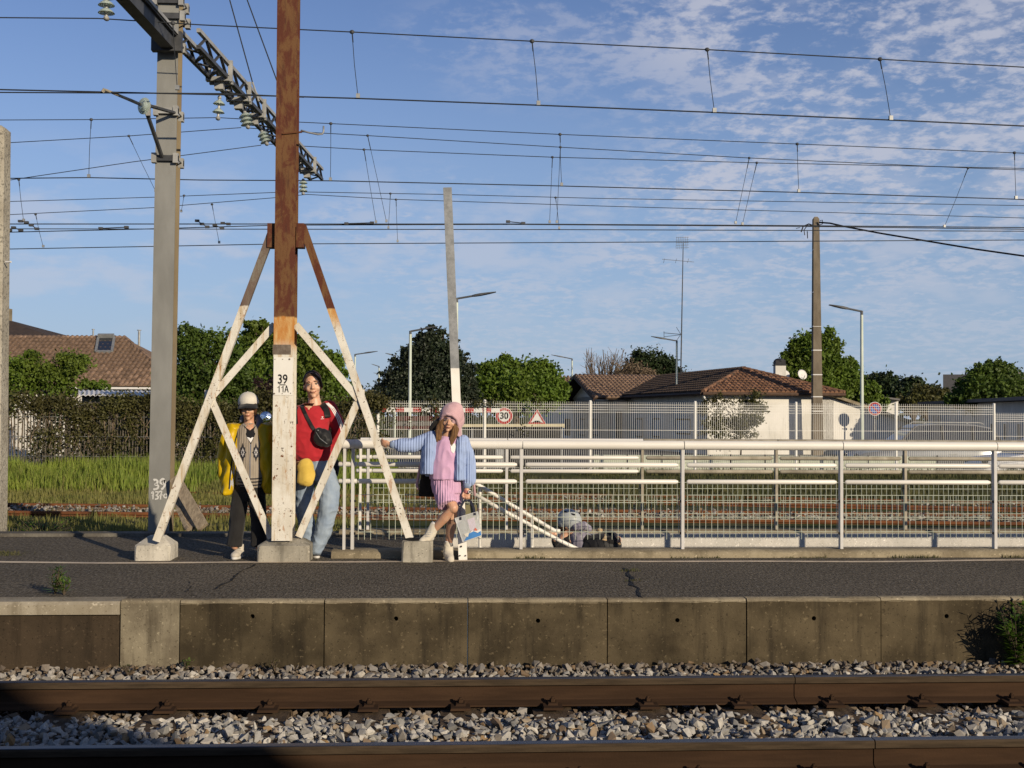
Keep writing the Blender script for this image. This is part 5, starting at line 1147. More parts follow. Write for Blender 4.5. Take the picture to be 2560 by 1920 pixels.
# cross-bonding clamps on the third line
cb = thing('wire_bonds', at(80, 560, 23.45), 'small connecting clamps on the third overhead line', 'wire clamps')
for chain in ([(51, 553), (66, 556), (78, 563), (92, 572)], [(24, 576), (14, 562)], [(34, 569), (52, 576)], [(252, 571), (316, 568)], [(493, 552), (505, 560), (518, 567)], [(537, 563), (555, 571)], [(557, 558), (571, 560)], [(866, 559), (930, 557)], [(1270, 554), (1308, 558)]):
    P = [at(x, y, 23.44) for x, y in chain]; o = MB().path(P, .010, 5).build('link', M_WIRE, cb)
    for q in P: MB().box((q.x - .04, q.y - .03, q.z - .022), (q.x + .04, q.y + .03, q.z + .022)).build('clamp', M_STEELD, o)
for p0, p1, lab in (((566, -30), (631, 205), 'steep stay wire from the top edge to the lattice girder'), ((607, -30), (696, 212), 'steep stay wire from the top edge passing behind the rusty mast')):
    a, b_ = at(*p0, 17.5), at(*p1, 17.5); t = thing('stay_wire', b_, lab, 'wire'); MB().path([a, b_], .009, 6).build('wire', M_WIRE, t); MB().path([b_, at(p1[0] + 16, p1[1] + 48, 17.6)], .014, 6).build('turnbuckle', M_STEEL, t)
# old concrete pole cut by the picture's edge
def lichen():
    m, nt, b, pos = base('lichened concrete'); c = nmix(nt, nramp(nt, nnoise(nt, pos, 3, 4), .35, .65), (.42, .39, .32), (.33, .30, .24)); s = nramp(nt, nnoise(nt, pos, 26, 5, .7), .5, .62)
    c = nmix(nt, nmath(nt, 'MULTIPLY', s, .75), c, (.10, .09, .075)); val(nt, b.inputs['Base Color'], c); b.inputs['Roughness'].default_value = .95; bump(nt, b, nnoise(nt, pos, 30, 5, .7), .8, .02); return m
M_LICH = lichen()
op = thing('concrete_pole', at(-22, 1310, 14.6), 'lichen-spotted old concrete pole cut off by the picture edge', 'pole'); a, b_ = at(-34, 1310, 14.6), at(-16, 317, 14.6)
MB().loft([[Vector((a.x + sx_ * .20, 14.6 + sy_ * .18, -.3)) for sx_, sy_ in ((-1, -.7), (-.7, -1), (.7, -1), (1, -.7), (1, .7), (.7, 1), (-.7, 1), (-1, .7))], [Vector((b_.x + sx_ * .165, 14.6 + sy_ * .15, b_.z - .04)) for sx_, sy_ in ((-1, -.7), (-.7, -1), (.7, -1), (1, -.7), (1, .7), (.7, 1), (-.7, 1), (-1, .7))],
           [Vector((b_.x + sx_ * .12, 14.6 + sy_ * .11, b_.z)) for sx_, sy_ in ((-1, -.7), (-.7, -1), (.7, -1), (1, -.7), (1, .7), (.7, 1), (-.7, 1), (-1, .7))]]).build('shaft', M_LICH, op)
q = at(14, 655, 14.5); MB().tube(q, q + Vector((.07, -.02, 0)), .012, n=6).build('peg', M_FRAMEW, op)

# ================================================================ STREET FURNITURE
M_LAMPP = mat('pale green lamp post', (.60, .66, .58), (.52, .58, .50), rough=.45, scale=2)
M_LAMPH = mat('grey lamp head', (.11, .115, .12), rough=.5)
def lamp(px, pyt, side, d, label, tipx, tipy, r=.05):
    b_ = cw(rp(px, d), d, GZ); t = thing('street_lamp', b_, label, 'street lamp', 'street lamps along the road'); top = dp(px, pyt, d); top = Vector((b_.x, b_.y, top.z))
    MB().tube(b_, top - Vector((0, 0, .12)), r * 1.25, r * .95, 10).build('post', M_LAMPP, t, auto=50); MB().tube(top - Vector((0, 0, .14)), top + Vector((0, 0, .02)), r * .9, n=10).build('post_top', M_LAMPH, t)
    tip = dp(tipx, tipy, d); k = top.lerp(tip, .45); MB().path([top, k], r * .62, 8).build('arm', M_LAMPH, t)
    k2 = top.lerp(tip, .40); dirv = (tip - k2); L = dirv.length; dirv.normalize(); sv = F0
    hd = []
    for s, w, h in ((0, .05, .05), (.12, .10, .06), (.35, .15, .06), (.7, .17, .035), (1, .10, .015)):
        c = k2 + dirv * L * s; n_ = sv.cross(dirv).normalized(); n_ = n_ if n_.z > 0 else -n_
        hd.append([c - sv * w - n_ * h * .5, c + sv * w - n_ * h * .5, c + sv * w * .8 + n_ * h * .6, c - sv * w * .8 + n_ * h * .6])
    MB().loft(hd).build('lamp_head', M_LAMPH, t)
lamp(1140.5, 746, 1, 37, 'street lamp with arm emerging from behind the leaning channel post', 1240, 730)
lamp(1025, 828, 1, 50, 'street lamp standing in front of the dark cedar, arm to the sky side', 1095, 816, .06)
lamp(887, 886, 1, 66, 'street lamp seen just beyond the mast strut, arm toward the cedar', 944, 878)
lamp(988, 889, -1, 72, 'street lamp at the cedar edge with its arm pointing away from it', 963, 883)
lamp(1058, 863, -1, 78, 'thin street lamp in front of the cedar middle', 1036, 858)
lamp(947, 916, -1, 95, 'small far street lamp between the mast strut and the cedar', 928, 910); lamp(948.5, 935, -1, 120, 'smallest far street lamp, lower arm of the close pair', 933, 932)
lamp(1269, 930, -1, 95, 'street lamp beside the upright red and white barrier', 1232, 923)
lamp(1430, 897, -1, 76, 'street lamp between the bushy green tree and the house', 1378, 887)
lamp(1692, 852, -1, 58, 'street lamp in front of the hipped tile roof', 1628, 841); lamp(2155, 778, -1, 41, 'tallest looking street lamp, beside the round parking sign', 2073, 762, .055)
# utility pole with cable
def conc_pole_mat(): return mat('brown concrete pole', (.21, .175, .13), (.15, .125, .092), rough=.9, scale=4, sx=(1, 1, .4), bs=.4)
M_UP = conc_pole_mat(); up = thing('utility_pole', cw(rp(2043, 52), 52, GZ), 'tall brown concrete utility pole with white bands and a black cable', 'pole')
b0, t0 = cw(rp(2043, 52), 52, GZ), dp(2039.5, 548, 52)
def pring(c, w, d): return [c + R0 * a * w + F0 * b_ * d for a, b_ in ((-1, -1), (1, -1), (1, 1), (-1, 1))]
MB().loft([pring(b0, .225, .2), pring(Vector((t0.x, t0.y, t0.z)), .125, .12), pring(Vector((t0.x, t0.y, t0.z + .1)), .06, .06)]).build('shaft', M_UP, up)
for py in (625, 731, 816, 876, 937, 992, 1028):
    f = (1095 - py) / 547; c = b0.lerp(t0, 0); zc = zp(2042, py, 52); fr = (zc - b0.z) / (t0.z - b0.z); c = b0.lerp(t0, fr); w = .225 + (.125 - .225) * fr + .006
    MB().loft([pring(Vector((c.x, c.y, zc - .022)), w, w - .02), pring(Vector((c.x, c.y, zc + .022)), w, w - .02)]).build('band', M_FRAMEW, up)
cab = thing('cable', dp(2050, 557, 52), 'thick black cable sagging from the utility pole', 'cable')
MB().path([dp(2048, 556, 51.8), dp(2075, 558, 51.5), dp(2110, 566, 51), dp(2200, 583, 50), dp(2320, 603, 49), dp(2440, 623, 48), dp(2560, 640, 47), dp(2800, 668, 45)], .035, 6).build('cable_run', M_INK, cab, True)
lo_ = MB(); lo_.path([dp(2035, 565, 51.8), dp(2022, 560, 51.8), dp(2008, 566, 51.8), dp(2003, 580, 51.8)], .03, 5); lo_.path([dp(2020, 562, 51.8), dp(2010, 575, 51.8), dp(2012, 588, 51.8)], .02, 5); lo_.path([dp(2018, 578, 51.8), dp(2019, 596, 51.8)], .02, 5); lo_.path([dp(2000, 569, 51.8), dp(1990, 571, 51.8)], .015, 5)
lo_.path([dp(2050, 552, 51.7), dp(2056, 550, 51.7), dp(2056, 560, 51.7), dp(2049, 562, 51.7)], .02, 5); lo_.build('loose_ends', M_INK, cab)
# TV aerial mast
am = thing('aerial_mast', dp(1702, 930, 60), 'very tall thin television aerial mast above the tiled house', 'aerial'); T0, T1 = dp(1702, 935, 60), dp(1708, 608, 60)
MB().path([T0, T0.lerp(T1, .5), T1], [.035, .028, .02], 6).build('mast', M_STEELD, am)
g_ = MB()
for k in range(7): g_.tube(dp(1692 + k * 4.5, 592, 60), dp(1690 + k * 4.5, 622, 60), .008, n=4)
for k in range(5): g_.tube(dp(1690, 594 + k * 6.5, 60), dp(1722, 593 + k * 6.5, 60), .008, n=4)
g_.build('grid_aerial', M_GALV, am)
y_ = MB(); y_.tube(dp(1655, 648, 60), dp(1735, 655, 60), .012, n=4)
for k in range(3): y_.tube(dp(1660 + k * 30, 648, 60) - F0 * .25, dp(1660 + k * 30, 656, 60) + F0 * .25, .008, n=4)
y_.build('yagi_aerial', M_GALV, am)
y2 = MB(); y2.tube(dp(1659, 832, 60), dp(1704, 836, 60), .014, n=4); y2.tube(dp(1660, 842, 60), dp(1700, 837, 60), .012, n=4); y2.tube(dp(1660, 828, 60), dp(1660, 845, 60), .012, n=4); y2.tube(dp(1691, 818, 60), dp(1702, 836, 60), .012, n=4); y2.tube(dp(1691, 852, 60), dp(1702, 836, 60), .012, n=4); y2.build('uhf_aerial', M_STEELD, am)
# small far aerial
fa = thing('aerial', dp(1347, 925, 80), 'small aerial above the bushy green tree', 'aerial'); MB().tube(dp(1347, 945, 80), dp(1347, 897, 80), .03, n=5).build('mast', M_STEELD, fa); MB().tube(dp(1338, 899, 80), dp(1356, 899, 80), .02, n=4).build('boom', M_STEELD, fa)

# ---- signs
M_RED = mat('sign red', (.42, .035, .035), (.36, .04, .04), rough=.45, var=.1); M_SIGNW = mat('sign white', (.74, .74, .72), (.66, .66, .63), rough=.45); M_BLUE = mat('sign blue', (.06, .13, .42), rough=.45); M_ORANGE = mat('orange reflector', (.75, .33, .02), rough=.4)
def disc(c, r, off, th=.008, n=36):
    c = Vector(c) - F0 * off; return MB().poly([c + R0 * (r * math.cos(6.2832 * k / n)) + Vector((0, 0, r * math.sin(6.2832 * k / n))) for k in range(n)], -F0 * th)
def ringm(c, r0, r1, off, th=.008, n=36):
    c = Vector(c) - F0 * off; mb = MB(); vs = []
    for q in (0, th):
        for r in (r0, r1):
            vs += [c - F0 * q + R0 * (r * math.cos(6.2832 * k / n)) + Vector((0, 0, r * math.sin(6.2832 * k / n))) for k in range(n)]
    fs = []
    for k in range(n):
        j = (k + 1) % n; fs += [(k, j, n + j, n + k), (2 * n + k, 3 * n + k, 3 * n + j, 2 * n + j), (k, 2 * n + k, 2 * n + j, j), (n + k, n + j, 3 * n + j, 3 * n + k)]
    return mb.add(vs, fs)
def flatten_text(txt, c, size, m, parent, bold=0, sx_=1.0, off=.04):
    me = text_mesh(txt, size, .002, bold); o = link('lettering', me, m, parent); o.location = Vector(c) - F0 * off - org(parent); o.rotation_euler = (rad(90), 0, -YAW); o.scale = (sx_, 1, 1)
d = 44; c = dp(1260.5, 1040, d); t = thing('speed_sign', cw(rp(1260, d), d, GZ), 'round red-rimmed 30 speed limit sign behind the fence', 'sign'); k = d / F
disc(c, 21.5 * k, 0, .02).build('rim', M_SIGNW, t); ringm(c, 14.2 * k, 20.3 * k, .022).build('red_ring', M_RED, t); disc(c, 14.0 * k, .022).build('face', M_SIGNW, t); flatten_text('30', c, 23 * k, M_INK, t, .008, .92)
MB().tube(cw(rp(1260, d), d + .05, GZ), c + F0 * .05, .03, n=8).build('post', M_GALV, t); c2 = dp(1260, 1068, d); disc(c2, 5.4 * k, .02).build('reflector', M_ORANGE, t)
d = 44; t = thing('hump_sign', cw(rp(1343, d), d, GZ), 'triangular red-rimmed road hump warning sign, weathered', 'sign')
tri = [dp(1319, 1060, d), dp(1366, 1061, d), dp(1343, 1022, d)]; cen = (tri[0] + tri[1] + tri[2]) / 3
MB().poly(tri, F0 * .015).build('backing', M_SIGNW, t); ot = [cen + (q - cen) * .95 - F0 * .004 for q in tri]; it = [cen + (q - cen) * .68 - F0 * .004 for q in tri]; rt = MB()
for i in range(3): rt.poly([ot[i], ot[(i + 1) % 3], it[(i + 1) % 3], it[i]], -F0 * .006)
rt.build('red_rim', M_RED, t)
MB().poly([dp(1327, 1056, d) - F0 * .015, dp(1333, 1055, d) - F0 * .015, dp(1338, 1051.5, d) - F0 * .015, dp(1347, 1051.5, d) - F0 * .015, dp(1352, 1055, d) - F0 * .015, dp(1357, 1056, d) - F0 * .015], -F0 * .004).build('symbol', M_INK, t)
MB().tube(cw(rp(1343, d), d + .05, GZ), cen + F0 * .05, .03, n=8).build('post', M_GALV, t)
d = 52.1; k = d / F; c = dp(2187, 1022, d); t = thing('parking_sign', cw(rp(2187, d), d, GZ), 'round blue no-parking sign with red rim and slash', 'sign')
disc(c, 17.3 * k, 0, .02).build('rim', M_SIGNW, t); disc(c, 16 * k, .022).build('red_face', M_RED, t); disc(c, 11.6 * k, .032).build('blue_face', M_BLUE, t)
o = Vector((0, 0, 1)); dv = (R0 - o).normalized(); MB().rect(c - dv * 11.8 * k - F0 * .045, c + dv * 11.8 * k - F0 * .045, 4.2 * k, .006, F0).build('slash', M_RED, t)
MB().tube(cw(rp(2187, d), d + .05, GZ), c + F0 * .05, .035, n=8).build('post', M_GALV, t)
ar = MB(); ar.rect(dp(2180, 1046, d), dp(2195, 1046, d), .02, .03); ar.rect(dp(2190, 1042.5, d), dp(2196, 1046, d), .02, .03); ar.rect(dp(2190, 1049.5, d), dp(2196, 1046, d), .02, .03); ar.build('arrow', M_INK, t)
# traffic mirror by the paling fence
d = 26.6; k = d / F; c = dp(664.5, 1043, d); t = thing('round_mirror', cw(rp(664, d), d, 0), 'round convex mirror by the fence reflecting sky and leaves', 'mirror')
M_MIRR, nt_, b_, pos_ = base('convex mirror'); b_.inputs['Metallic'].default_value = 1; b_.inputs['Roughness'].default_value = .03; b_.inputs['Base Color'].default_value = (.9, .9, .9, 1); bump(nt_, b_, nnoise(nt_, pos_, 14, 3), .6, .05)
n_ = (-F0 + R0 * .12 + Vector((0, 0, .10))).normalized(); a1 = n_.cross(Vector((0, 0, 1))).normalized(); a2 = a1.cross(n_); r = 14.5 * k
MB().loft([[c + n_ * (.035 * (1 - q * q)) + (a1 * math.cos(6.2832 * j / 28) + a2 * math.sin(6.2832 * j / 28)) * r * max(q, .02) for j in range(28)] for q in (1, .85, .65, .4, .2, 0)]).build('mirror_face', M_MIRR, t, True)
MB().tube(cw(rp(664, d), d + .06, -.1), c + F0 * .06, .025, n=8).build('post', M_GALV, t)

# ---- level crossing barriers
def barrier(p0, p1, nseg, d, label, r, posts):
    a, b_ = dp(*p0, d), dp(*p1, d); t = thing('crossing_barrier', cw(rp(posts, d), d, GZ), label, 'barrier')
    for i in range(nseg): MB().rect(a.lerp(b_, i / nseg), a.lerp(b_, (i + 1) / nseg - .0005), r, r * 1.4, (0, 0, 1) if abs(p1[0] - p0[0]) > 40 else (0, 1, 0)).build('stripe', M_RED if i % 2 == 0 else M_SIGNW, t)
    q = cw(rp(posts, d), d, GZ); MB().box((q.x - .12, q.y - .12, GZ), (q.x + .12, q.y + .12, GZ + 1.0)).build('pedestal', M_GALV, t); return t
barrier((945, 1024), (1250, 1026), 14, 38, 'lowered red and white striped level crossing barrier behind the fence', .10, 1250)
barrier((1272, 944), (1272, 1020), 6, 60, 'raised red and white barrier arm beside the bushy green tree', .12, 1272); barrier((827, 936), (826, 1004), 5, 60, 'raised red and white barrier arm beside the person in red', .13, 826)
M_REDD = mat('subdued red board', (.09, .028, .026), rough=.8); pk_ = thing('striped_panels', cw(rp(1045, 40), 40, GZ), 'red and white barrier panels low behind the fence', 'barrier')  # red darkened evenly to keep the boards subdued
for row, (y0, y1) in enumerate(((1040, 1052), (1054, 1064), (1065, 1074))):
    for i in range(6):
        a, b_ = dp(990 + i * 19, y0, 40), dp(1007 + i * 19, y1, 40); MB().box((a.x, a.y, b_.z), (b_.x, a.y + .03, a.z)).build('board', M_REDD if row != 1 else M_DK2, pk_)
gb = thing('cream_beam', cw(rp(1310, 34), 34, GZ), 'long cream horizontal beam on posts behind the speed sign', 'beam'); M_CREAM = mat('cream beam paint', (.62, .56, .38), rough=.7)
MB().rect(dp(1150, 1064, 34), dp(1411, 1063, 34), .09, .08).build('beam', M_CREAM, gb); MB().rect(dp(1409, 1062, 34), dp(1409, 1069, 34), .06, .05, (0, 1, 0)).build('drop_end', M_CREAM, gb)
for px in (1180, 1405): MB().tube(cw(rp(px, 34.1), 34.1, GZ), dp(px, 1064, 34.1), .03, n=6).build('post', M_GALV, gb)
M_DARKW = mat('dark timber wall', (.03, .03, .032), (.018, .018, .02), rough=.8)
dw_ = thing('dark_shelter', cw(rp(1290, 39), 39, GZ), 'low dark timber shelter under the cream beam', 'shelter'); MB().hexa([cw(rp(1170, 39), 39, GZ), cw(rp(1402, 39), 39, GZ), cw(rp(1402, 41), 41, GZ), cw(rp(1170, 41), 41, GZ)], [cw(rp(1170, 39), 39, zp(1290, 1068, 39)), cw(rp(1402, 39), 39, zp(1290, 1068, 39)), cw(rp(1402, 41), 41, zp(1290, 1068, 39)), cw(rp(1170, 41), 41, zp(1290, 1068, 39))]).build('body', M_DARKW, dw_)
MB().hexa([cw(rp(1165, 39), 38.8, zp(1290, 1068, 39)), cw(rp(1408, 39), 38.8, zp(1290, 1068, 39)), cw(rp(1408, 41), 41.2, zp(1290, 1068, 39)), cw(rp(1165, 41), 41.2, zp(1290, 1068, 39))], [cw(rp(1165, 39), 38.8, zp(1290, 1065, 39)), cw(rp(1408, 39), 38.8, zp(1290, 1065, 39)), cw(rp(1408, 41), 41.2, zp(1290, 1063, 39)), cw(rp(1165, 41), 41.2, zp(1290, 1063, 39))]).build('roof', M_DK2, dw_)

# ---- parked cars
def car(name, label, px0, px1, d, zroof, paint, bars=False, g=GZ):
    a, b_ = cw(rp(px0, d), d, g), cw(rp(px1, d), d, g); u = (b_ - a).normalized(); L = (b_ - a).length; v = Vector((-u.y, u.x, 0)); t = thing(name, (a + b_) / 2, label, 'car'); H = zroof - g
    def P(s, o, z): return a + u * (s * L) + v * o + Vector((0, 0, z))
    prof = [(.0, .30, .50), (.01, .30, .62), (.06, .26, .74), (.16, .22, .80), (.27, .22, .88), (.5, .22, .90), (.78, .22, .90), (.95, .24, .90), (1.0, .32, .78)]
    rings = [];
    for s, z0, z1 in prof:
        w = .84 if .04 < s < .97 else .74; rings.append([P(s, w * .92 - .0, z0 * 1.0), P(s, w, z0 + .16), P(s, w, z1 - .12), P(s, w * .93, z1), P(s, -w * .93, z1), P(s, -w, z1 - .12), P(s, -w, z0 + .16), P(s, -w * .92, z0)])
    MB().loft(rings).build('body', paint, t, auto=30)
    cab_ = [(.24, .885), (.36, .72 * H + .25), (.42, H - .03), (.55, H), (.78, H - .02), (.90, H - .12), (.975, .90)]; rr = []
    for s, z in cab_:
        w = .80 - .22 * max(0, (z - .9) / (H - .9)); rr.append([P(s, .80, .86), P(s, w, z), P(s, -w, z), P(s, -.80, .86)])
    MB().loft(rr).build('cabin', M_GLASS, t, auto=30)
    rf = MB(); rr = []
    for s, z in ((.385, H - .10), (.43, H - .005), (.55, H + .022), (.78, H + .004), (.89, H - .09)):
        w = .80 - .22 * max(0, (z - .9) / (H - .9)); rr.append([P(s, w, z - .05), P(s, w * .96, z + .012), P(s, -w * .96, z + .012), P(s, -w, z - .05)])
    rf.loft(rr).build('roof', paint, t, auto=30)
    for o in (-1, 1):
        for s0, z0, s1, z1 in ((.25, .88, .40, H - .04), (.57, .87, .57, H - .02), (.76, .87, .77, H - .03), (.965, .90, .89, H - .1)): MB().rect(P(s0, o * .815, z0), P(s1, o * .62, z1), .05, .05, v).build('pillar', M_DK, t)
        for s in (.18, .80):
            w = MB().path([P(s, o * .70, .31), P(s, o * .86, .31)], .31, 18).build('wheel', M_INK, t, auto=40); MB().path([P(s, o * .80, .31), P(s, o * .868, .31)], .19, 14).build('rim', M_GALV, w, auto=40)
        MB().ell(P(.33, o * .93, .96), (.08, .08, .06), 10, 6).build('mirror', paint, t, True); MB().ell(P(.015, o * .62, .66), (.06, .16, .07), 10, 6).build('headlight', M_GLASS, t, True); MB().ell(P(.985, o * .66, .76), (.05, .1, .1), 10, 6).build('tail_light', M_RED, t, True)
        if bars: MB().path([P(.45, o * .60, H + .03), P(.47, o * .60, H + .08), P(.82, o * .60, H + .07), P(.84, o * .60, H + .02)], .016, 6).build('roof_bar', M_GALV, t)
        MB().rect(P(.60, o * .845, .72), P(.65, o * .845, .72), .02, .025).build('door_handle', M_GALV, t)
    return t
M_SILVER = mat('silver car paint', (.20, .21, .22), rough=.3, metal=.5, var=.04); M_CARW = mat('white car paint', (.76, .76, .76), rough=.3, var=.03)
car('parked_car', 'silver estate car with roof bars parked behind the fence', 2120, 2500, 36, zp(2320, 1062, 36), M_SILVER, True)
car('parked_car', 'white car nosing into the picture edge behind the fence', 2432, 2860, 31.6, zp(2600, 1078, 31.6), M_CARW)

# ---- leaning timbers at the column
M_TIMB = mat('grey weathered timber', (.38, .31, .22), (.22, .175, .125), rough=.95, scale=9, sx=(3, 3, .6), bs=.7)
for i, (p0, p1, Y, w, lab) in enumerate((((437, 1195), (508, 1318), 14.55, .13, 'thick weathered timber leaning on the grey column'), ((436, 1222), (482, 1322), 14.65, .06, 'thin timber batten leaning behind the thick one'), ((433, 1240), (470, 1325), 14.6, .05, 'lowest thin timber batten of the leaning pile'))):
    a, b_ = at(*p0, Y + .25), at(*p1, Y - .25); b_.z = max(b_.z, -.15); solo(MB().rect(a, b_, w, .05, (0, 1, 0)), 'timber', M_TIMB, lab, 'timber', loc=b_)
# ================================================================ GRASS AND WEEDS
def grass_mat(name, a, b_, tip):
    m, nt, b, pos = base(name); f = nramp(nt, nnoise(nt, pos, .8, 4, .6), .35, .65); g = nramp(nt, nnoise(nt, pos, 14, 2), .3, .7); c = nmix(nt, f, a, b_); c = nmix(nt, nmath(nt, 'MULTIPLY', g, .5), c, tip)
    val(nt, b.inputs['Base Color'], c); b.inputs['Roughness'].default_value = .6; b.inputs['Specular IOR Level'].default_value = .25
    t = nd(nt, 'ShaderNodeBsdfTranslucent'); nt.links.new(c, t.inputs[0]); ms = nd(nt, 'ShaderNodeMixShader'); ms.inputs[0].default_value = .35
    nt.links.new(b.outputs[0], ms.inputs[1]); nt.links.new(t.outputs[0], ms.inputs[2]); nt.links.new(ms.outputs[0], nt.nodes['Material Output'].inputs[0]); return m
M_GRASS = grass_mat('fresh tall grass', (.25, .33, .04), (.14, .225, .025), (.34, .34, .09)); M_DRY = grass_mat('mown dry grass', (.22, .215, .05), (.15, .175, .035), (.30, .25, .11)); M_BANK = grass_mat('bank weeds', (.10, .105, .03), (.05, .07, .018), (.17, .14, .07))
def grass(name, xy, zf, hmin, hmax, w, m, lab=None, lean=.25):
    n = len(xy); h = np.random.uniform(hmin, hmax, n) * (.6 + .4 * np.random.rand(n)) * np.array([.75 + .75 * mnoise.noise(Vector((x * 1.3, y * 1.1, 2))) for x, y in xy]).clip(.25, 1.3); ang = np.random.rand(n) * 6.283; la = np.random.rand(n) * 6.283; ln_ = lean * h * np.random.rand(n)
    z = np.array([zf(x, y) for x, y in xy]); base_ = np.stack([xy[:, 0], xy[:, 1], z - .01], 1); wx = np.stack([np.cos(ang) * w, np.sin(ang) * w, np.zeros(n)], 1); le = np.stack([np.cos(la) * ln_, np.sin(la) * ln_, np.zeros(n)], 1)
    up_ = np.stack([np.zeros(n), np.zeros(n), h], 1)
    V = np.stack([base_ - wx, base_ + wx, base_ + wx * .7 + up_ * .6 + le * .4, base_ - wx * .7 + up_ * .6 + le * .4, base_ + up_ + le], 1).reshape(-1, 3)
    i = np.arange(n)[:, None] * 5; Fq = np.concatenate([np.concatenate([i, i + 1, i + 2, i + 2], 1)[:, :3], np.concatenate([i, i + 2, i + 3], 1), np.concatenate([i + 3, i + 2, i + 4], 1)])
    o = raw(name, V, Fq, m); return tag(o, lab, 'grass' if lab else None, kind='stuff')
def uni(n, x0, x1, y0, y1): return np.stack([np.random.uniform(x0, x1, n), np.random.uniform(y0, y1, n)], 1)
def railfree(xy, keepr=.14):
    keep = np.ones(len(xy), bool)
    for T in (TA, TB):
        A, B, d_, nrm = T; k = (xy[:, 0] - A.x) * nrm.x + (xy[:, 1] - A.y) * nrm.y
        keep &= (np.abs(k) > keepr) & (np.abs(k - 1.505) > keepr)
        if T is TA: keep &= ~((k > .1) & (k < 2.0) & (np.random.rand(len(xy)) < .93))
    return xy[keep]
tall = uni(70000, -15.5, -1.0, 23.2, 27.2); tall = tall[np.array([mnoise.noise(Vector((x * .8, y * .9, 0))) * 1.3 + .6 + (y - 23.2) * .12 > random.random() * .8 for x, y in tall])]
grass('tall_grass', tall, gh, .14, .56, .010, M_GRASS, 'tall fresh green grass in front of the paling fence')
mid = railfree(uni(60000, -14.5, -.5, 18.8, 24.5)); grass('short_grass', mid, gh, .07, .24, .008, M_DRY, 'short yellowish grass between the rear tracks')
ver = railfree(uni(26000, -12.5, -1.2, 13.5, 18.2)); ver = ver[np.array([mnoise.noise(Vector((x * .8, y * .9, 3))) > -.25 for x, y in ver])]; grass('verge_grass', ver, gh, .05, .19, .006, M_DRY, 'scruffy grass verge behind the platform edge')
bank = railfree(uni(42000, -1.2, 14, 20.5, 28)); bank = bank[np.array([mnoise.noise(Vector((x * .6, y * .7, 5))) > -.3 for x, y in bank])]; grass('bank_weeds', bank, gh, .06, .26, .009, M_BANK, 'dry weedy bank in front of the white fence base')
tuft = []
for px, py, n, s in ((10, 1383, 260, .10), (22, 1388, 160, .07), (1570, 1428, 90, .05), (1586, 1452, 60, .05)):
    c = gz(px, py, 0); tuft.append(np.stack([np.random.normal(c.x, s, n), np.random.normal(c.y, s * .5, n)], 1))
xk = np.random.uniform(XK + .3, 6.5, 2600); xk = xk[np.array([mnoise.noise(Vector((x * 1.9, 7, 0))) > .05 for x in xk])]; tuft.append(np.stack([xk, KERB0 - np.random.rand(len(xk)) * .035], 1))
grass('kerb_weeds', np.concatenate(tuft), lambda x, y: 0., .012, .06, .003, M_BANK, 'tiny weeds along the kerb foot and cracks')
def weed(px, py, z, Y, stems, h, spread, ll, m, name, label, cat='weed', group=None):
    b_ = at(px, py, Y); b_.z = z; t = thing(name, b_, label, cat, group); st_ = MB(); pos = []; V = []
    for i in range(stems):
        tip = b_ + Vector((random.uniform(-spread, spread), random.uniform(-spread, spread) * .7, h * random.uniform(.55, 1.0))); mid_ = b_.lerp(tip, .5) + Vector((random.uniform(-.02, .02), 0, .02)); st_.path([b_, mid_, tip], [.005, .004, .002], 4)
        for k in range(14):
            f = .15 + .85 * k / 13; q = b_.lerp(mid_, f * 2) if f < .5 else mid_.lerp(tip, f * 2 - 1); a = random.random() * 6.283; el = random.uniform(-.1, .7); dv = Vector((math.cos(a) * math.cos(el), math.sin(a) * math.cos(el), math.sin(el))); L = ll * random.uniform(.6, 1.2) * (1.15 - .5 * f); sv = dv.cross(Vector((0, 0, 1))).normalized() * L * .16
            V += [q, q + dv * L * .5 + sv, q + dv * L, q + dv * L * .5 - sv]
    st_.build('stem', M_BARK, t); V = np.array([v[:] for v in V]); raw('leaves', V, np.arange(len(V)).reshape(-1, 4), m, t); return t
M_WEED = leafmat('weed leaf', (.20, .32, .06), (.11, .19, .035), 6); M_BUSH = leafmat('nettle leaf', (.16, .30, .03), (.07, .15, .018), 6)
weed(138, 1487, 0, 8.98, 6, .21, .045, .08, M_WEED, 'platform_weed', 'single upright green weed growing on the platform edge'); weed(160, 1488, 0, 8.95, 6, .12, .05, .065, M_WEED, 'platform_weed', 'low side shoot weed beside the upright one')
weed(2545, 1650, -.48, 8.42, 34, .47, .13, .11, M_BUSH, 'wall_bush', 'leafy green bush growing against the platform wall by the ballast', 'bush'); weed(2600, 1650, -.48, 8.45, 40, .54, .16, .12, M_BUSH, 'wall_bush', 'leafy green bush mostly cut off by the picture edge', 'bush')
weed(465, 1655, -.45, 8.5, 6, .07, .06, .035, M_WEED, 'wall_weed', 'small green weed under the pale patched slab'); weed(688, 1662, -.46, 8.45, 7, .09, .07, .03, M_BANK, 'wall_weed', 'straggly olive weed at the wall foot below the drain hole'); weed(320, 1668, -.47, 8.42, 6, .07, .07, .03, M_BANK, 'wall_weed', 'dull flat weed near the older wall length')
weed(105, 1322, -.2, 14.6, 34, .30, .38, .07, M_BUSH, 'verge_bush', 'bright green leafy clump in front of the rear rail', 'bush')

dry = uni(9000, -15.5, -1.0, 23.0, 27.0); dry = dry[np.array([mnoise.noise(Vector((x * .5, y * .6, 9))) > .0 for x, y in dry])]; grass('dry_stems', dry, gh, .2, .72, .004, M_DRY, 'pale dry stems standing among the tall grass', .5)
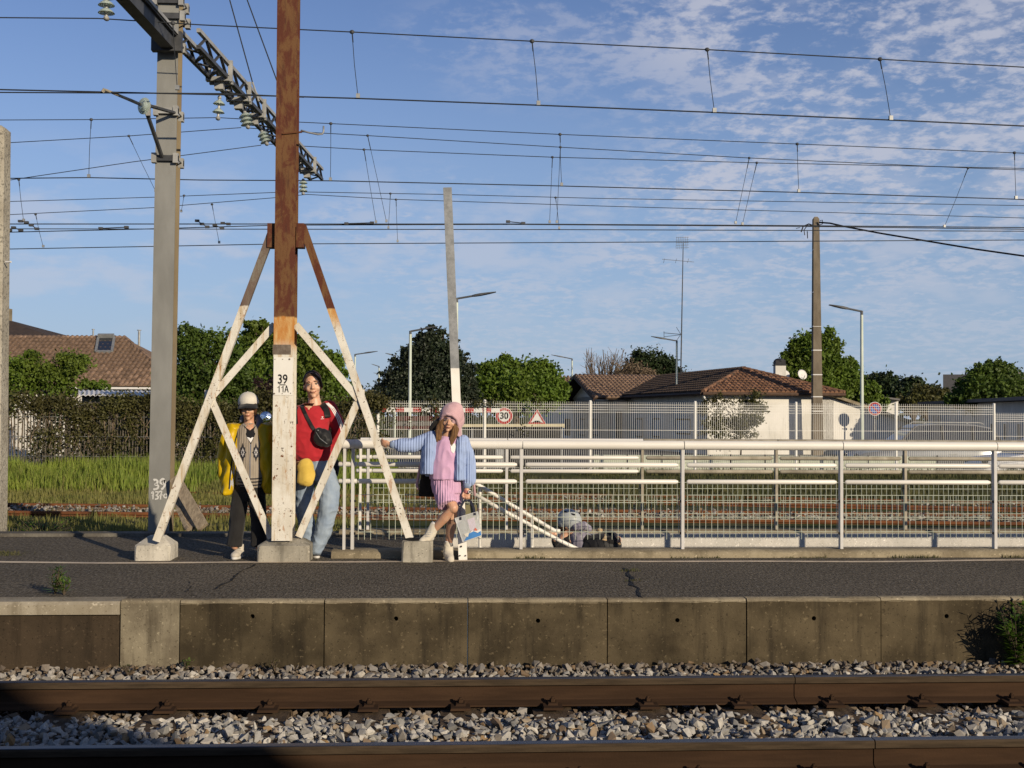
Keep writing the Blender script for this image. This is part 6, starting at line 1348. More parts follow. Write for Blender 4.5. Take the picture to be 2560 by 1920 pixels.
# ---- station building on the viewer's platform, behind the camera: its gable throws the shadow over the near track
M_STA = render_mat('station render', (.62, .57, .46), (.55, .50, .40))
sb = thing('station_building', cw(0, -9, -.05), 'cream station building with gabled tiled roof on the viewer side', 'building')
sheet('platform_near_side', [(-60, -20, -.02), (60, -20, -.02), (60, 4.2, -.02), (-60, 4.2, -.02)], MA)
MB().box((-60, 4.2, -.66), (60, 4.35, -.02)).build('platform_near_wall', M_SLAB)['kind'] = 'structure'
def sg(r, d, z): return cw(r, d, z)
g0, g1, gm, zev, zpk = 1.9, 9.2, 5.5, 2.9, 5.15
wv = [sg(g0, -5, -.02), sg(g1 - .3, -5, -.02), sg(g1 - .3, -5, zev - .2), sg(gm, -5, zpk - .1), sg(g0, -5, zev - .3)]
MB().poly(wv, -F0 * 8).build('wall', M_STA, sb)
for (ra, za), (rb_, zb_) in (((g1, 2.56), (gm, zpk)), ((gm, zpk), (g0 - .1, 2.56))): MB().poly([sg(ra, -4.6, za), sg(rb_, -4.6, zb_), sg(rb_, -13.4, zb_), sg(ra, -13.4, za)], Vector((0, 0, .12))).build('roof', M_TILE2, sb)
for r in (3.0, 5.6):
    window(sb, sg(r + 1.0, -4.99, .9), -R0, 1.0, 1.3, False)
# ================================================================ PEOPLE
from mathutils.bvhtree import BVHTree
def blob(name, mb, m, parent, voxel=.008, it=4, fold=None, sharp=None):
    """weld overlapping solids into one continuous skin"""
    me = mb.mesh('tmp'); o = bpy.data.objects.new('tmp', me); COL.objects.link(o)
    r = o.modifiers.new('r', 'REMESH'); r.mode = 'VOXEL'; r.voxel_size = voxel
    if it: s = o.modifiers.new('s', 'SMOOTH'); s.factor = .5; s.iterations = it
    dg = bpy.context.evaluated_depsgraph_get(); dg.update(); m2 = bpy.data.meshes.new_from_object(o.evaluated_get(dg)); bpy.data.objects.remove(o); bpy.data.meshes.remove(me)
    n = len(m2.vertices); co = np.empty(n * 3, np.float32); m2.vertices.foreach_get('co', co); co = co.reshape(-1, 3)
    if fold:
        amp, fs, st_ = fold; nr = np.empty(n * 3, np.float32); m2.vertices.foreach_get('normal', nr); nr = nr.reshape(-1, 3)
        d = np.array([(1 - 2 * abs(mnoise.noise(Vector((c[0] * fs * st_[0], c[1] * fs * st_[1], c[2] * fs * st_[2]))))) for c in co]); co = co + nr * (d * amp)[:, None]
    co = co - np.array(org(parent), np.float32); m2.vertices.foreach_set('co', co.astype(np.float32).ravel()); m2.update(); m2.name = name; m2.materials.clear()
    return link(name, m2, m, parent, True)
def limb(mb, pts, rs, n=14):
    mb.path(pts, rs, n)
    for p_, r in zip(pts, rs): mb.ell(p_, r, 12, 8)
    return mb
def er(px, py, hw, hd, Y, dy=0.0, n=18):
    c = at(px, py, Y); k = Y / F; w = hw * k
    return [c + Vector((w * math.cos(6.2832 * i / n), dy + hd * math.sin(6.2832 * i / n), 0)) for i in range(n)]
def bvh(o):
    w = org(o); return BVHTree.FromPolygons([v.co + w for v in o.data.vertices], [tuple(p_.vertices) for p_ in o.data.polygons])
def hit(bt_, px, py, lift=.003):
    d = ray(px, py).normalized(); loc, nr, i, q = bt_.ray_cast(CAM, d)
    if loc is None: return None
    return loc - d * lift
def decal(name, parent, bt_, poly, m, lift=.004, sub=5):
    """cloth print: a thin patch that follows the surface under it"""
    cx_ = sum(p_[0] for p_ in poly) / len(poly); cy_ = sum(p_[1] for p_ in poly) / len(poly); n = len(poly); mb = MB(); rows = []
    for s in range(sub + 1):
        f = s / sub; row = []
        for x, y in poly:
            q = hit(bt_, cx_ + (x - cx_) * f, cy_ + (y - cy_) * f, lift)
            if q is None: q = at(cx_ + (x - cx_) * f, cy_ + (y - cy_) * f, parent_y(parent))
            row.append(q)
        rows.append(row)
    mb.add([v for r in rows for v in r], [(s * n + i, s * n + (i + 1) % n, (s + 1) * n + (i + 1) % n, (s + 1) * n + i) for s in range(sub) for i in range(n)])
    return mb.build(name, m, parent)
def parent_y(p_): return org(p_).y
def ribbon(name, parent, bt_, pts, wpx, m, lift=.004, steps=6):
    P = []
    for (x0, y0), (x1, y1) in zip(pts, pts[1:]):
        for k in range(steps): P.append((x0 + (x1 - x0) * k / steps, y0 + (y1 - y0) * k / steps))
    P.append(pts[-1]); A = []; B = []; last = None
    for i, (x, y) in enumerate(P):
        tx, ty = P[min(i + 1, len(P) - 1)][0] - P[max(i - 1, 0)][0], P[min(i + 1, len(P) - 1)][1] - P[max(i - 1, 0)][1]; L = math.hypot(tx, ty) or 1; nx, ny = -ty / L * wpx / 2, tx / L * wpx / 2
        a, b_ = hit(bt_, x + nx, y + ny, lift), hit(bt_, x - nx, y - ny, lift)
        if a is None and b_ is None: continue
        a = a or b_; b_ = b_ or a; A.append(a); B.append(b_)
    if len(A) < 2: return
    return MB().add([v for q in zip(A, B) for v in q], [(2 * i, 2 * i + 1, 2 * i + 3, 2 * i + 2) for i in range(len(A) - 1)]).build(name, m, parent)
def skin_mat(name, a):
    m, nt, b, pos = base(name); c = nmix(nt, nramp(nt, nnoise(nt, pos, 22, 3), .3, .7), a, tuple(x * y for x, y in zip(a, (1.0, .86, .80)))); val(nt, b.inputs['Base Color'], c)
    b.inputs['Roughness'].default_value = .5; b.inputs['Subsurface Weight'].default_value = .12; b.inputs['Subsurface Radius'].default_value = (.012, .005, .003); b.inputs['Subsurface Scale'].default_value = .5; return m
M_SKIN = skin_mat('skin', (.66, .42, .29)); M_SKIN2 = skin_mat('skin tanned', (.58, .35, .23)); M_LIP = mat('lips', (.36, .13, .10), rough=.5); M_EYEW = mat('eye white', (.55, .52, .48), rough=.3); M_EYE = mat('iris and lash', (.018, .012, .010), rough=.4)
def hair_mat(name, a, b_):
    m, nt, b, pos = base(name); f = nramp(nt, nnoise(nt, stretch(nt, pos, (40, 40, 3)), 4, 4, .6), .3, .7); val(nt, b.inputs['Base Color'], nmix(nt, f, a, b_)); b.inputs['Roughness'].default_value = .6; b.inputs['Specular IOR Level'].default_value = .2
    bump(nt, b, nnoise(nt, stretch(nt, pos, (60, 60, 3)), 5, 3), .6, .01); return m
M_HAIRD = hair_mat('dark brown hair', (.085, .048, .028), (.032, .018, .012)); M_HAIRB = hair_mat('light brown hair', (.24, .125, .05), (.10, .05, .022)); M_HAIRM = hair_mat('mid brown hair', (.12, .055, .025), (.055, .026, .013))
def cloth(name, a, b_=None, bs=.25, bscale=220, rough=.85, sheen=.15, rib=None):
    m, nt, b, pos = base(name); c = nmix(nt, nramp(nt, nnoise(nt, pos, 9, 4, .6), .3, .7), a, b_ or tuple(x * .85 for x in a)); b.inputs['Roughness'].default_value = rough; b.inputs['Specular IOR Level'].default_value = .2; b.inputs['Sheen Weight'].default_value = sheen
    h = nnoise(nt, pos, bscale, 2)
    if rib:
        w = nd(nt, 'ShaderNodeTexWave', wave_type='BANDS', bands_direction=rib[0]); w.inputs['Scale'].default_value = rib[1]; w.inputs['Distortion'].default_value = .6; w.inputs['Detail'].default_value = 1; nt.links.new(pos, w.inputs['Vector']); h = w.outputs['Fac']; c = nmix(nt, nmath(nt, 'ADD', nmath(nt, 'MULTIPLY', h, .3), .7), tuple(x * .62 for x in a), c)
    val(nt, b.inputs['Base Color'], c); bump(nt, b, h, bs, .006); return m
def head(mb, O, s, yaw=0., tilt=0., nod=0., neck=True):
    R = Matrix.Rotation(yaw, 3, 'Z') @ Matrix.Rotation(tilt, 3, 'Y') @ Matrix.Rotation(nod, 3, 'X'); T = lambda x, y, z: O + R @ (Vector((x, y, z)) * s)
    def e(c, r): mb.ell(T(*c), tuple(q * s for q in r), 18, 12, R)
    e((0, .012, .035), (.074, .092, .085)); e((0, -.02, -.02), (.062, .069, .082)); e((0, -.026, -.066), (.047, .053, .040)); e((0, -.064, -.096), (.021, .018, .016))
    for k in (-1, 1):
        e((k * .036, -.058, -.030), (.023, .021, .024)); e((k * .073, .004, -.012), (.010, .021, .030)); e((k * .0115, -.086, -.031), (.009, .011, .008)); e((k * .03, -.070, .030), (.026, .014, .010))
    mb.path([T(0, -.078, .018), T(0, -.096, -.014), T(0, -.099, -.026)], [.008 * s, .0105 * s, .0125 * s], 10); e((0, -.099, -.026), (.0125, .012, .011))
    e((0, -.083, -.056), (.021, .008, .006)); e((0, -.080, -.066), (.017, .009, .0065))
    if neck: mb.path([T(0, .01, -.05), T(0, .022, -.11), T(0, .03, -.175)], [.052 * s, .050 * s, .062 * s], 14)
    return T, R
def face(person, T, R, s, brow, smile=0.):
    for k in (-1, 1):
        o = MB().ell(T(k * .030, -.0745, .006), (.0135 * s, .0075 * s, .0062 * s), 12, 8, R).build('eye', M_EYEW, person, True); MB().ell(T(k * .030, -.0805, .0055), (.0062 * s, .003 * s, .0058 * s), 10, 6, R).build('iris', M_EYE, o, True)
        MB().path([T(k * .045, -.074, .009), T(k * .030, -.082, .0135), T(k * .017, -.079, .008)], .0022 * s, 6).build('eyelid', M_EYE, o)
        MB().path([T(k * .050, -.074, .026), T(k * .034, -.084, .032), T(k * .016, -.086, .027)], [.0022 * s, .0042 * s, .0035 * s], 6).build('eyebrow', brow, person)
    MB().path([T(-.026, -.082, -.060 + smile), T(-.012, -.0905, -.0615), T(.012, -.0905, -.0615), T(.026, -.082, -.060 + smile)], [.002 * s, .0042 * s, .0042 * s, .002 * s], 8).build('mouth', M_LIP, person, True)
def hand(mb, w, d, side, s=1.0, curl=.9, thumb=1):
    """wrist w, hand direction d, side = across the knuckles"""
    d = Vector(d).normalized(); side = Vector(side); side = (side - d * side.dot(d)).normalized(); n = d.cross(side); L = .085 * s
    M3 = Matrix((side, n, d)).transposed(); mb.ell(w + d * L * .5, (.040 * s, .017 * s, .050 * s), 14, 10, M3); mb.path([w - d * .03, w + d * .02], [.025 * s, .024 * s], 12)
    for i, (o, l) in enumerate(((-.029, .068), (-.010, .078), (.010, .074), (.028, .058))):
        p_ = [w + d * (L * .85) + side * o * s]; a = 0
        for k in range(3): a += curl * (.55 if k == 0 else .8); p_.append(p_[-1] + (d * math.cos(a) + n * math.sin(a)) * l * s / 3)
        mb.path(p_, [.0095 * s, .009 * s, .0085 * s, .0075 * s], 8); mb.ell(p_[-1], .0075 * s, 8, 6); mb.ell(p_[0], .0098 * s, 8, 6)
    p_ = [w + d * L * .25 + side * thumb * .033 * s, w + d * L * .62 + side * thumb * .050 * s + n * .012 * s, w + d * L * .95 + side * thumb * .042 * s + n * .026 * s]; mb.path(p_, [.0125 * s, .0105 * s, .0085 * s], 8); mb.ell(p_[-1], .0085 * s, 8, 6)
def shoe(person, heel, d, L, m, msole, name='shoe', h=.075, up=None):
    d = Vector(d).normalized(); s = Vector((-d.y, d.x, 0)).normalized(); u = Vector(up) if up else Vector((0, 0, 1)); M3 = Matrix((s, d, u)).transposed(); mb = MB(); w = L * .17
    mb.ell(heel + d * L * .15 + u * .045, (w * .9, L * .16, .045), 14, 10, M3); mb.ell(heel + d * L * .5 + u * .040, (w, L * .36, .040), 14, 10, M3); mb.ell(heel + d * L * .78 + u * .034, (w * 1.02, L * .21, .033), 14, 10, M3); mb.path([heel + d * L * .17 + u * .05, heel + d * L * .2 + u * (h + .045)], [w * .82, w * .86], 14)
    o = blob(name, mb, m, person, .005, 3); so = MB(); n = 20; rg = []
    for z, k in ((0, .97), (.003, 1.02), (.02, 1.0), (.023, .94)): rg.append([heel + d * (L * .5 + L * .52 * k * math.cos(6.2832 * i / n)) + s * (w * (1.02 + .08 * math.cos(6.2832 * i / n)) * k * math.sin(6.2832 * i / n)) + u * z for i in range(n)])
    so.loft(rg).build('sole', msole, o, True)
    for k in range(4): q = heel + d * L * (.36 + .09 * k) + u * (.086 - .010 * k); MB().path([q - s * w * .55, q + u * .004, q + s * w * .55], .0035, 6).build('lace', msole, o)
    return o
# ---------------------------------------------------------------- person in red
Y1 = 11.27; k1 = Y1 / F
M_SWEAT = cloth('red sweatshirt', (.46, .022, .032), (.38, .018, .026), .2, 180); M_JEAN = cloth('washed blue denim', (.33, .40, .48), (.25, .32, .42), .3, 260, sheen=.05); M_BLACKC = cloth('black nylon', (.012, .012, .014), (.008, .008, .009), .15, 120, .55); M_STRIPE = mat('white stripe', (.78, .76, .74), rough=.8, var=.05)
red = thing('person', gz(780, 1397), 'person in red sweatshirt and blue jeans leaning against the mast', 'person')
hb_ = MB(); Tr, Rr = head(hb_, at(782, 963, Y1 - .02), 1.07, yaw=rad(5), tilt=rad(-6), nod=rad(0))
sL, sR = at(718, 1022, Y1 + .02), at(822, 1020, Y1 + .01); eL, wL, eR, wR = at(705, 1085, Y1 + .05), at(722, 1140, Y1 - .02), at(846, 1080, Y1 + .05), at(820, 1132, Y1 + .1)
hb_.loft([er(772, 1016, 15, .05, Y1, .01), er(771, 1034, 34, .07, Y1), er(770, 1070, 38, .09, Y1), er(775, 1120, 38, .10, Y1), er(782, 1165, 45, .11, Y1), er(786, 1185, 45, .11, Y1)])
for q in ((sL + Vector((.03, 0, -.05)), eL, wL), (sR + Vector((-.03, 0, -.05)), eR, wR)): limb(hb_, q, [.040, .036, .028])
hand(hb_, wL, (0, -.2, -1), (1, 0, 0), .92); hand(hb_, wR, (-.3, .3, -1), (0, 1, 0), .92)
hipA, knA, anA = at(764, 1180, Y1), at(760, 1272, Y1 - .03), at(781, 1377, Y1 + .0); hipB, knB, anB = at(808, 1180, Y1), at(822, 1266, Y1 - .10), at(790, 1374, Y1 - .06)
limb(hb_, (hipA, knA, anA), [.08, .055, .04]); limb(hb_, (hipB, knB, anB), [.08, .055, .04])
blob('body', hb_, M_SKIN, red, .0048, 3); face(red, Tr, Rr, 1.07, M_HAIRD, .006)
hr = MB()
hr.ell(Tr(0, .034, .050), (.082, .092, .086), 20, 12, Rr); hr.ell(Tr(0, .045, .0), (.078, .08, .09), 18, 12, Rr); hr.ell(Tr(.052, .024, .035), (.026, .055, .05), 14, 8, Rr); hr.ell(Tr(-.054, .014, .045), (.026, .06, .044), 14, 8, Rr)
limb(hr, [Tr(-.02, -.052, .094), Tr(.02, -.060, .090), Tr(.060, -.040, .045), Tr(.074, -.004, -.02)], [.016, .017, .016, .013]); limb(hr, [Tr(-.02, -.052, .094), Tr(-.058, -.034, .05), Tr(-.070, .0, .01)], [.016, .014, .012]); hr.ell(Tr(0, .10, .03), (.045, .045, .045), 12, 8, Rr)
blob('hair', hr, M_HAIRD, red, .006, 3, (.004, 30, (1, 1, .3)))
sw = MB(); sw.loft([er(772, 1009, 14, .045, Y1, .015), er(772, 1014, 22, .06, Y1, .01), er(771, 1021, 36, .08, Y1, .0), er(771, 1028, 48, .095, Y1), er(770, 1040, 53, .115, Y1), er(771, 1080, 51, .125, Y1, -.005), er(776, 1120, 51, .13, Y1, -.01), er(781, 1142, 50, .13, Y1, -.01), er(783, 1152, 44, .12, Y1)])
limb(sw, (sL, eL, wL), [.072, .066, .045]); limb(sw, (sR, sR.lerp(eR, .5) + Vector((.015, 0, .01)), eR, wR), [.072, .070, .066, .05]); limb(sw, (at(735, 1030, Y1), at(808, 1028, Y1)), [.055, .055])
swo = blob('sweatshirt', sw, M_SWEAT, red, .007, 5, (.006, 11, (1, 1, 1.6))); bt1 = bvh(swo)
decal('neckline', swo, bt1, [(759, 1008), (786, 1008), (781, 1016), (772, 1025), (763, 1016)], M_SKIN, .004, 6); ribbon('collar', swo, bt1, [(757, 1008), (762, 1017), (772, 1027), (782, 1017), (788, 1008)], 2.4, cloth('red rib', (.36, .016, .024)), .003, 4)
for o in (0, 4.2, 8.4): ribbon('stripe', swo, bt1, [(815 + o * .6, 1008 - o * .1), (827 + o, 1020), (842 + o, 1045), (852 + o * .9, 1072), (855 + o * .8, 1090)], 2.3, M_STRIPE)
# three-leaf mark with bars on the chest
for a in (-28, 0, 28):
    q = rad(a); decal('emblem', swo, bt1, [(806, 1045), (806 + 3.0 * math.sin(q) - .9, 1045 - 3.2 * math.cos(q)), (806 + 4.4 * math.sin(q), 1045 - 4.6 * math.cos(q)), (806 + 3.0 * math.sin(q) + .9, 1045 - 3.2 * math.cos(q))], M_STRIPE, .004, 2)
ribbon('emblem', swo, bt1, [(802, 1047.5), (810, 1046.5)], 1.2, M_STRIPE, .004, 2)
jn = MB(); limb(jn, (hipA, knA, at(770, 1330, Y1), anA), [.098, .078, .072, .060]); limb(jn, (hipB, hipB.lerp(knB, .5) + Vector((.03, 0, 0)), knB, at(808, 1330, Y1 - .08), anB), [.102, .098, .086, .074, .058]); jn.loft([er(786, 1150, 40, .11, Y1), er(788, 1178, 49, .125, Y1), er(786, 1200, 46, .115, Y1)])
jo = blob('jeans', jn, M_JEAN, red, .007, 4, (.007, 13, (1, 1, 1.3)))
MB().loft([er(786, 1149, 43, .117, Y1), er(786, 1154, 44, .12, Y1)]).build('waistband', M_JEAN, jo)
M_SHOEB = cloth('black canvas shoe', (.03, .03, .034), None, .2, 200); M_SOLE = mat('white rubber sole', (.66, .64, .60), rough=.6)
shoe(red, gz(779, 1394) + Vector((-.02, .16, 0)), (.35, -1, 0), .24, M_SHOEB, M_SOLE); shoe(red, gz(772, 1388) + Vector((-.06, .16, 0)), (.15, -1, 0), .24, M_SHOEB, M_SOLE)
# bags and cap carried by this person
bg = thing('crossbody_bag', at(806, 1116, Y1 - .17), 'black pouch on a strap across the red sweatshirt', 'bag')
pm_ = MB(); c = at(806, 1094, Y1 - .165); pm_.ell(c, (.082, .055, .082), 18, 12, Matrix.Rotation(rad(25), 3, 'Y')); pm_.ell(at(816, 1103, Y1 - .17), (.055, .05, .055), 14, 10); pm_.ell(at(797, 1082, Y1 - .17), (.04, .05, .05), 12, 8)
blob('pouch', pm_, M_BLACKC, bg, .007, 3, (.005, 18, (1, 1, 1))); btb = bvh(bg.children[0]); ribbon('zip', bg.children[0], btb, [(790, 1080), (800, 1096), (818, 1110)], 1.6, M_GALV, .004)
MB().ell(hit(btb, 795, 1076, .004) or c, .007, 8, 6).build('snap', M_GALV, bg.children[0], True)
ribbon('strap', bg, bt1, [(749, 1000), (757, 1020), (768, 1044), (780, 1066), (792, 1084)], 8.5, M_BLACKC, .012, 5)
bp = thing('backpack', at(775, 1150, Y1 + .22), 'dark backpack worn behind the red sweatshirt, one strap showing', 'backpack'); b2 = MB(); b2.ell(at(778, 1085, Y1 + .20), (.16, .10, .24), 18, 12); b2.ell(at(825, 1170, Y1 + .17), (.09, .06, .12), 12, 8); blob('pack', b2, cloth('navy pack', (.02, .025, .04)), bp, .01, 3, (.008, 9, (1, 1, 1)))
ribbon('shoulder_strap', bp, bt1, [(799, 1003), (808, 1012), (817, 1026), (820, 1044)], 15, M_BLACKC, .012, 5); ribbon('shoulder_strap', bp, bt1, [(742, 1002), (736, 1025), (738, 1060)], 14, M_BLACKC, .012, 5)
yc = thing('yellow_cap', at(765, 1215, Y1 - .17), 'yellow cap hanging at the hip of the person in red', 'cap'); ym = MB(); M_YEL = cloth('yellow cotton', (.66, .46, .09), (.58, .40, .07), .15, 160)
ym.ell(at(765, 1190, Y1 - .165), (.070, .05, .098), 18, 12, Matrix.Rotation(rad(6), 3, 'Y')); ym.ell(at(764, 1172, Y1 - .16), (.062, .045, .085), 14, 10); blob('cap_body', ym, M_YEL, yc, .007, 4, (.018, 11, (1, 1, .5)))
MB().ell(at(768, 1204, Y1 - .20), (.055, .02, .045), 14, 8, Matrix.Rotation(rad(10), 3, 'Y')).build('visor', M_YEL, yc, True)
# ---------------------------------------------------------------- person in yellow raincoat
Y2 = 11.20
M_COAT = cloth('yellow raincoat', (.60, .40, .006), (.50, .33, .005), .1, 60, .38, 0); M_LINING = cloth('grey-white lining', (.52, .51, .52), None, .2, 150); M_COLL = cloth('blue-grey collar', (.16, .18, .24), None, .2, 150); M_VEST = cloth('beige knit', (.36, .31, .25), (.30, .255, .20), .5, 120, rib=('X', 14)); M_KNITD = cloth('dark knit', (.025, .026, .035), None, .5, 120); M_TEE = cloth('black tee', (.010, .011, .014)); M_TROU = cloth('black denim', (.020, .019, .019), (.014, .013, .013), .3, 240); M_CAPW = cloth('white cap cotton', (.70, .66, .58), None, .15, 200); M_CREAMSH = cloth('cream sneaker', (.60, .55, .47), None, .2, 200)
yel = thing('person', gz(620, 1397), 'person in white cap and open yellow raincoat behind the strut', 'person')
h2 = MB(); T2, R2 = head(h2, at(621, 1021, Y2 - .02), .96, yaw=rad(2), tilt=rad(-3), nod=rad(4))
h2.loft([er(624, 1068, 22, .055, Y2), er(624, 1082, 38, .075, Y2), er(624, 1130, 34, .08, Y2), er(624, 1190, 33, .08, Y2), er(624, 1225, 36, .09, Y2)])
s2L, s2R = at(579, 1078, Y2), at(668, 1080, Y2); limb(h2, (s2L, at(562, 1140, Y2 + .03), at(566, 1200, Y2)), [.045, .035, .027]); limb(h2, (s2R, at(684, 1142, Y2 + .03), at(680, 1200, Y2)), [.045, .035, .027]); hand(h2, at(566, 1200, Y2), (.1, -.1, -1), (0, 1, 0), .85, .5); hand(h2, at(680, 1200, Y2), (-.1, -.1, -1), (0, 1, 0), .85, .5)
lg = ((at(606, 1218, Y2), at(594, 1290, Y2 - .03), at(587, 1365, Y2 - .02)), (at(640, 1218, Y2), at(646, 1290, Y2 - .02), at(648, 1365, Y2)))
for q in lg: limb(h2, q, [.068, .05, .036])
blob('body', h2, M_SKIN2, yel, .0048, 3); face(yel, T2, R2, .96, M_HAIRM, .004)
h3 = MB(); h3.ell(T2(0, .04, .02), (.080, .085, .095), 18, 12, R2)
for k in (-1, 1): limb(h3, [T2(k * .06, -.04, .045), T2(k * .072, -.035, .0), T2(k * .070, -.02, -.05 - .012 * k)], [.020, .017, .010])
limb(h3, [T2(.03, -.07, .05), T2(.055, -.06, .01), T2(.064, -.045, -.045)], [.016, .018, .008]); blob('hair', h3, M_HAIRM, yel, .006, 3)
cp2 = MB(); cp2.ell(T2(0, .012, .070), (.092, .106, .086), 22, 14, R2); cp2.path([T2(0, .012, .045), T2(0, .012, .075)], [.096, .094], 22); capo = blob('cap', cp2, M_CAPW, yel, .006, 4)
vz = []
for j in range(2):
    for q in (0, .5, 1):
        row = []
        for i in range(13):
            a = math.pi * (i / 12) ; rr = .088 + q * .030 * math.sin(a) ** .8; row.append(T2(-math.cos(a) * rr * (1 - .0 * q), -.008 - math.sin(a) * (.090 + q * .085), .054 - q * .034 - .014 * abs(math.cos(a)) - j * .006))
        vz.append(row)
mbv = MB(); n = 13; mbv.add([v for r in vz for v in r], [(a * n + i, a * n + i + 1, (a + 1) * n + i + 1, (a + 1) * n + i) for a in (0, 1, 3, 4) for i in range(n - 1)] + [(2 * n + i, 2 * n + i + 1, 5 * n + i + 1, 5 * n + i) for i in range(n - 1)]); mbv.build('visor', M_TEE, capo, True)
MB().ell(T2(0, .012, .155), .008, 8, 6).build('button', M_CAPW, capo, True)
vs_ = MB(); vs_.loft([er(623, 1058, 13, .045, Y2, .01), er(623, 1064, 22, .065, Y2), er(624, 1074, 36, .085, Y2), er(623, 1110, 37, .10, Y2, -.01), er(623, 1160, 38, .105, Y2, -.01), er(624, 1200, 38, .105, Y2, -.01), er(625, 1219, 36, .10, Y2)]); vo = blob('knit_vest', vs_, M_VEST, yel, .007, 4, (.004, 12, (1, 1, .6))); btv = bvh(vo)
decal('tee_shirt', vo, btv, [(606, 1062), (642, 1062), (638, 1086), (627, 1112), (615, 1086)], M_TEE, .004, 6); decal('tee_print', vo, btv, [(617, 1093), (634, 1093), (627, 1107)], M_STRIPE, .006, 2); decal('neck', vo, btv, [(611, 1058), (636, 1058), (634, 1069), (625, 1076), (615, 1069)], M_SKIN2, .007, 3)
def dia(cx_, cy_, w, h): return [(cx_, cy_ - h), (cx_ + w * .3, cy_ - h * .55), (cx_ + w * .62, cy_ - h * .5), (cx_ + w * .62, cy_ - h * .15), (cx_ + w, cy_), (cx_ + w * .62, cy_ + h * .15), (cx_ + w * .62, cy_ + h * .5), (cx_ + w * .3, cy_ + h * .55), (cx_, cy_ + h), (cx_ - w * .3, cy_ + h * .55), (cx_ - w * .62, cy_ + h * .5), (cx_ - w * .62, cy_ + h * .15), (cx_ - w, cy_), (cx_ - w * .62, cy_ - h * .15), (cx_ - w * .62, cy_ - h * .5), (cx_ - w * .3, cy_ - h * .55)]
for cx_ in (607, 640): decal('motif', vo, btv, dia(cx_, 1131, 9.5, 24), M_KNITD, .004, 3); decal('motif', vo, btv, dia(cx_, 1131, 5.0, 12), M_LINING, .006, 2); decal('motif', vo, btv, dia(cx_, 1131, 2.2, 6), M_KNITD, .008, 1)
for y in (1197, 1205, 1213): ribbon('hem_stripe', vo, btv, [(594, y), (610, y + 1), (640, y), (655, y - 2)], 3.2, M_KNITD, .004, 5)
ribbon('button_band', vo, btv, [(627, 1110), (625, 1150), (625, 1195)], 2.2, M_COLL, .004, 5)
ct = MB(); ct.loft([er(582, 1062, 12, .06, Y2), er(584, 1069, 17, .08, Y2), er(583, 1110, 15, .105, Y2, -.01), er(578, 1160, 15, .115, Y2, -.015), er(574, 1205, 15, .105, Y2, -.02), er(569, 1234, 11, .07, Y2, -.06)])
ct.loft([er(664, 1062, 12, .06, Y2), er(663, 1070, 18, .085, Y2), er(668, 1110, 17, .11, Y2, -.01), er(671, 1160, 18, .12, Y2, -.01), er(674, 1205, 17, .11, Y2, -.02), er(676, 1230, 15, .08, Y2, -.03)])
ct.loft([er(623, 1056, 20, .03, Y2, .07), er(623, 1068, 52, .05, Y2, .07), er(623, 1110, 58, .05, Y2, .11), er(622, 1170, 62, .05, Y2, .13), er(621, 1228, 62, .04, Y2, .14)])
limb(ct, (at(582, 1074, Y2), at(566, 1100, Y2 + .01), at(560, 1145, Y2 + .02), at(562, 1195, Y2 - .01), at(566, 1212, Y2 - .02)), [.050, .054, .050, .046, .042]); limb(ct, (at(665, 1074, Y2), at(680, 1100, Y2 + .01), at(688, 1145, Y2 + .02), at(685, 1195, Y2 - .01)), [.062, .064, .060, .05])
co_ = blob('raincoat', ct, M_COAT, yel, .008, 3, (.015, 11, (1.2, 1, .6))); btc = bvh(co_)
ribbon('lining_edge', co_, btc, [(600, 1068), (594, 1095), (588, 1130), (582, 1175), (578, 1225)], 9, M_LINING, .004, 5); ribbon('zip_tape', co_, btc, [(598, 1072), (589, 1098), (583, 1130), (577, 1175), (573, 1222)], 3, M_TEE, .006, 5)
cl_ = MB(); limb(cl_, [T2(-.075, .03, -.115), T2(-.06, .07, -.09), T2(0, .10, -.085), T2(.07, .06, -.09), T2(.10, .01, -.13), T2(.085, -.03, -.175)], [.022, .03, .034, .03, .032, .02]); blob('collar', cl_, M_COLL, yel, .007, 3)
tr = MB()
for (a, b_, c_), e_ in zip(lg, (at(585, 1364, Y2 - .02), at(647, 1364, Y2))): limb(tr, (a, b_, b_.lerp(c_, .5)), [.082, .070, .068]); tr.loft([[q for q in er(0, 0, 1, 1, Y2)]]) if False else None; tr.path([b_.lerp(c_, .4), e_], [.067, .072], 16)
tr.loft([er(623, 1212, 38, .10, Y2), er(623, 1235, 39, .10, Y2), er(623, 1250, 34, .09, Y2)]); blob('trousers', tr, M_TROU, yel, .007, 3, (.005, 12, (1, 1, .6)))
shoe(yel, gz(594, 1398) + Vector((.0, .20, 0)), (-.12, -1, 0), .25, M_CREAMSH, M_SOLE); shoe(yel, gz(650, 1394) + Vector((.0, .26, 0)), (.12, -1, 0), .25, M_CREAMSH, M_SOLE)
# ---------------------------------------------------------------- person with pink hood
Y3 = 11.0
M_HOOD = cloth('pink hood cotton', (.62, .40, .42), (.55, .345, .37), .12, 200); M_CARD = cloth('blue knit cardigan', (.37, .475, .74), (.31, .41, .67), .9, 90, rib=('X', 13)); M_PINK = cloth('lilac pink jersey', (.62, .385, .56), (.56, .34, .51), .1, 200); M_SHORT = cloth('pleated lilac cotton', (.68, .42, .60), (.60, .36, .53), .8, 90, rib=('X', 14)); M_LINE2 = cloth('dark coat lining', (.020, .016, .012), None); M_SHOEW = cloth('cream canvas boot', (.62, .57, .47), (.55, .50, .41), .25, 160)
pk = thing('person', gz(1121, 1404), 'person with pink hood and blue cardigan holding the strut, one foot on the footing', 'person')
h4 = MB(); T4, R4 = head(h4, at(1124, 1050, Y3 - .05), .90, yaw=rad(-4), tilt=rad(9), nod=rad(8))
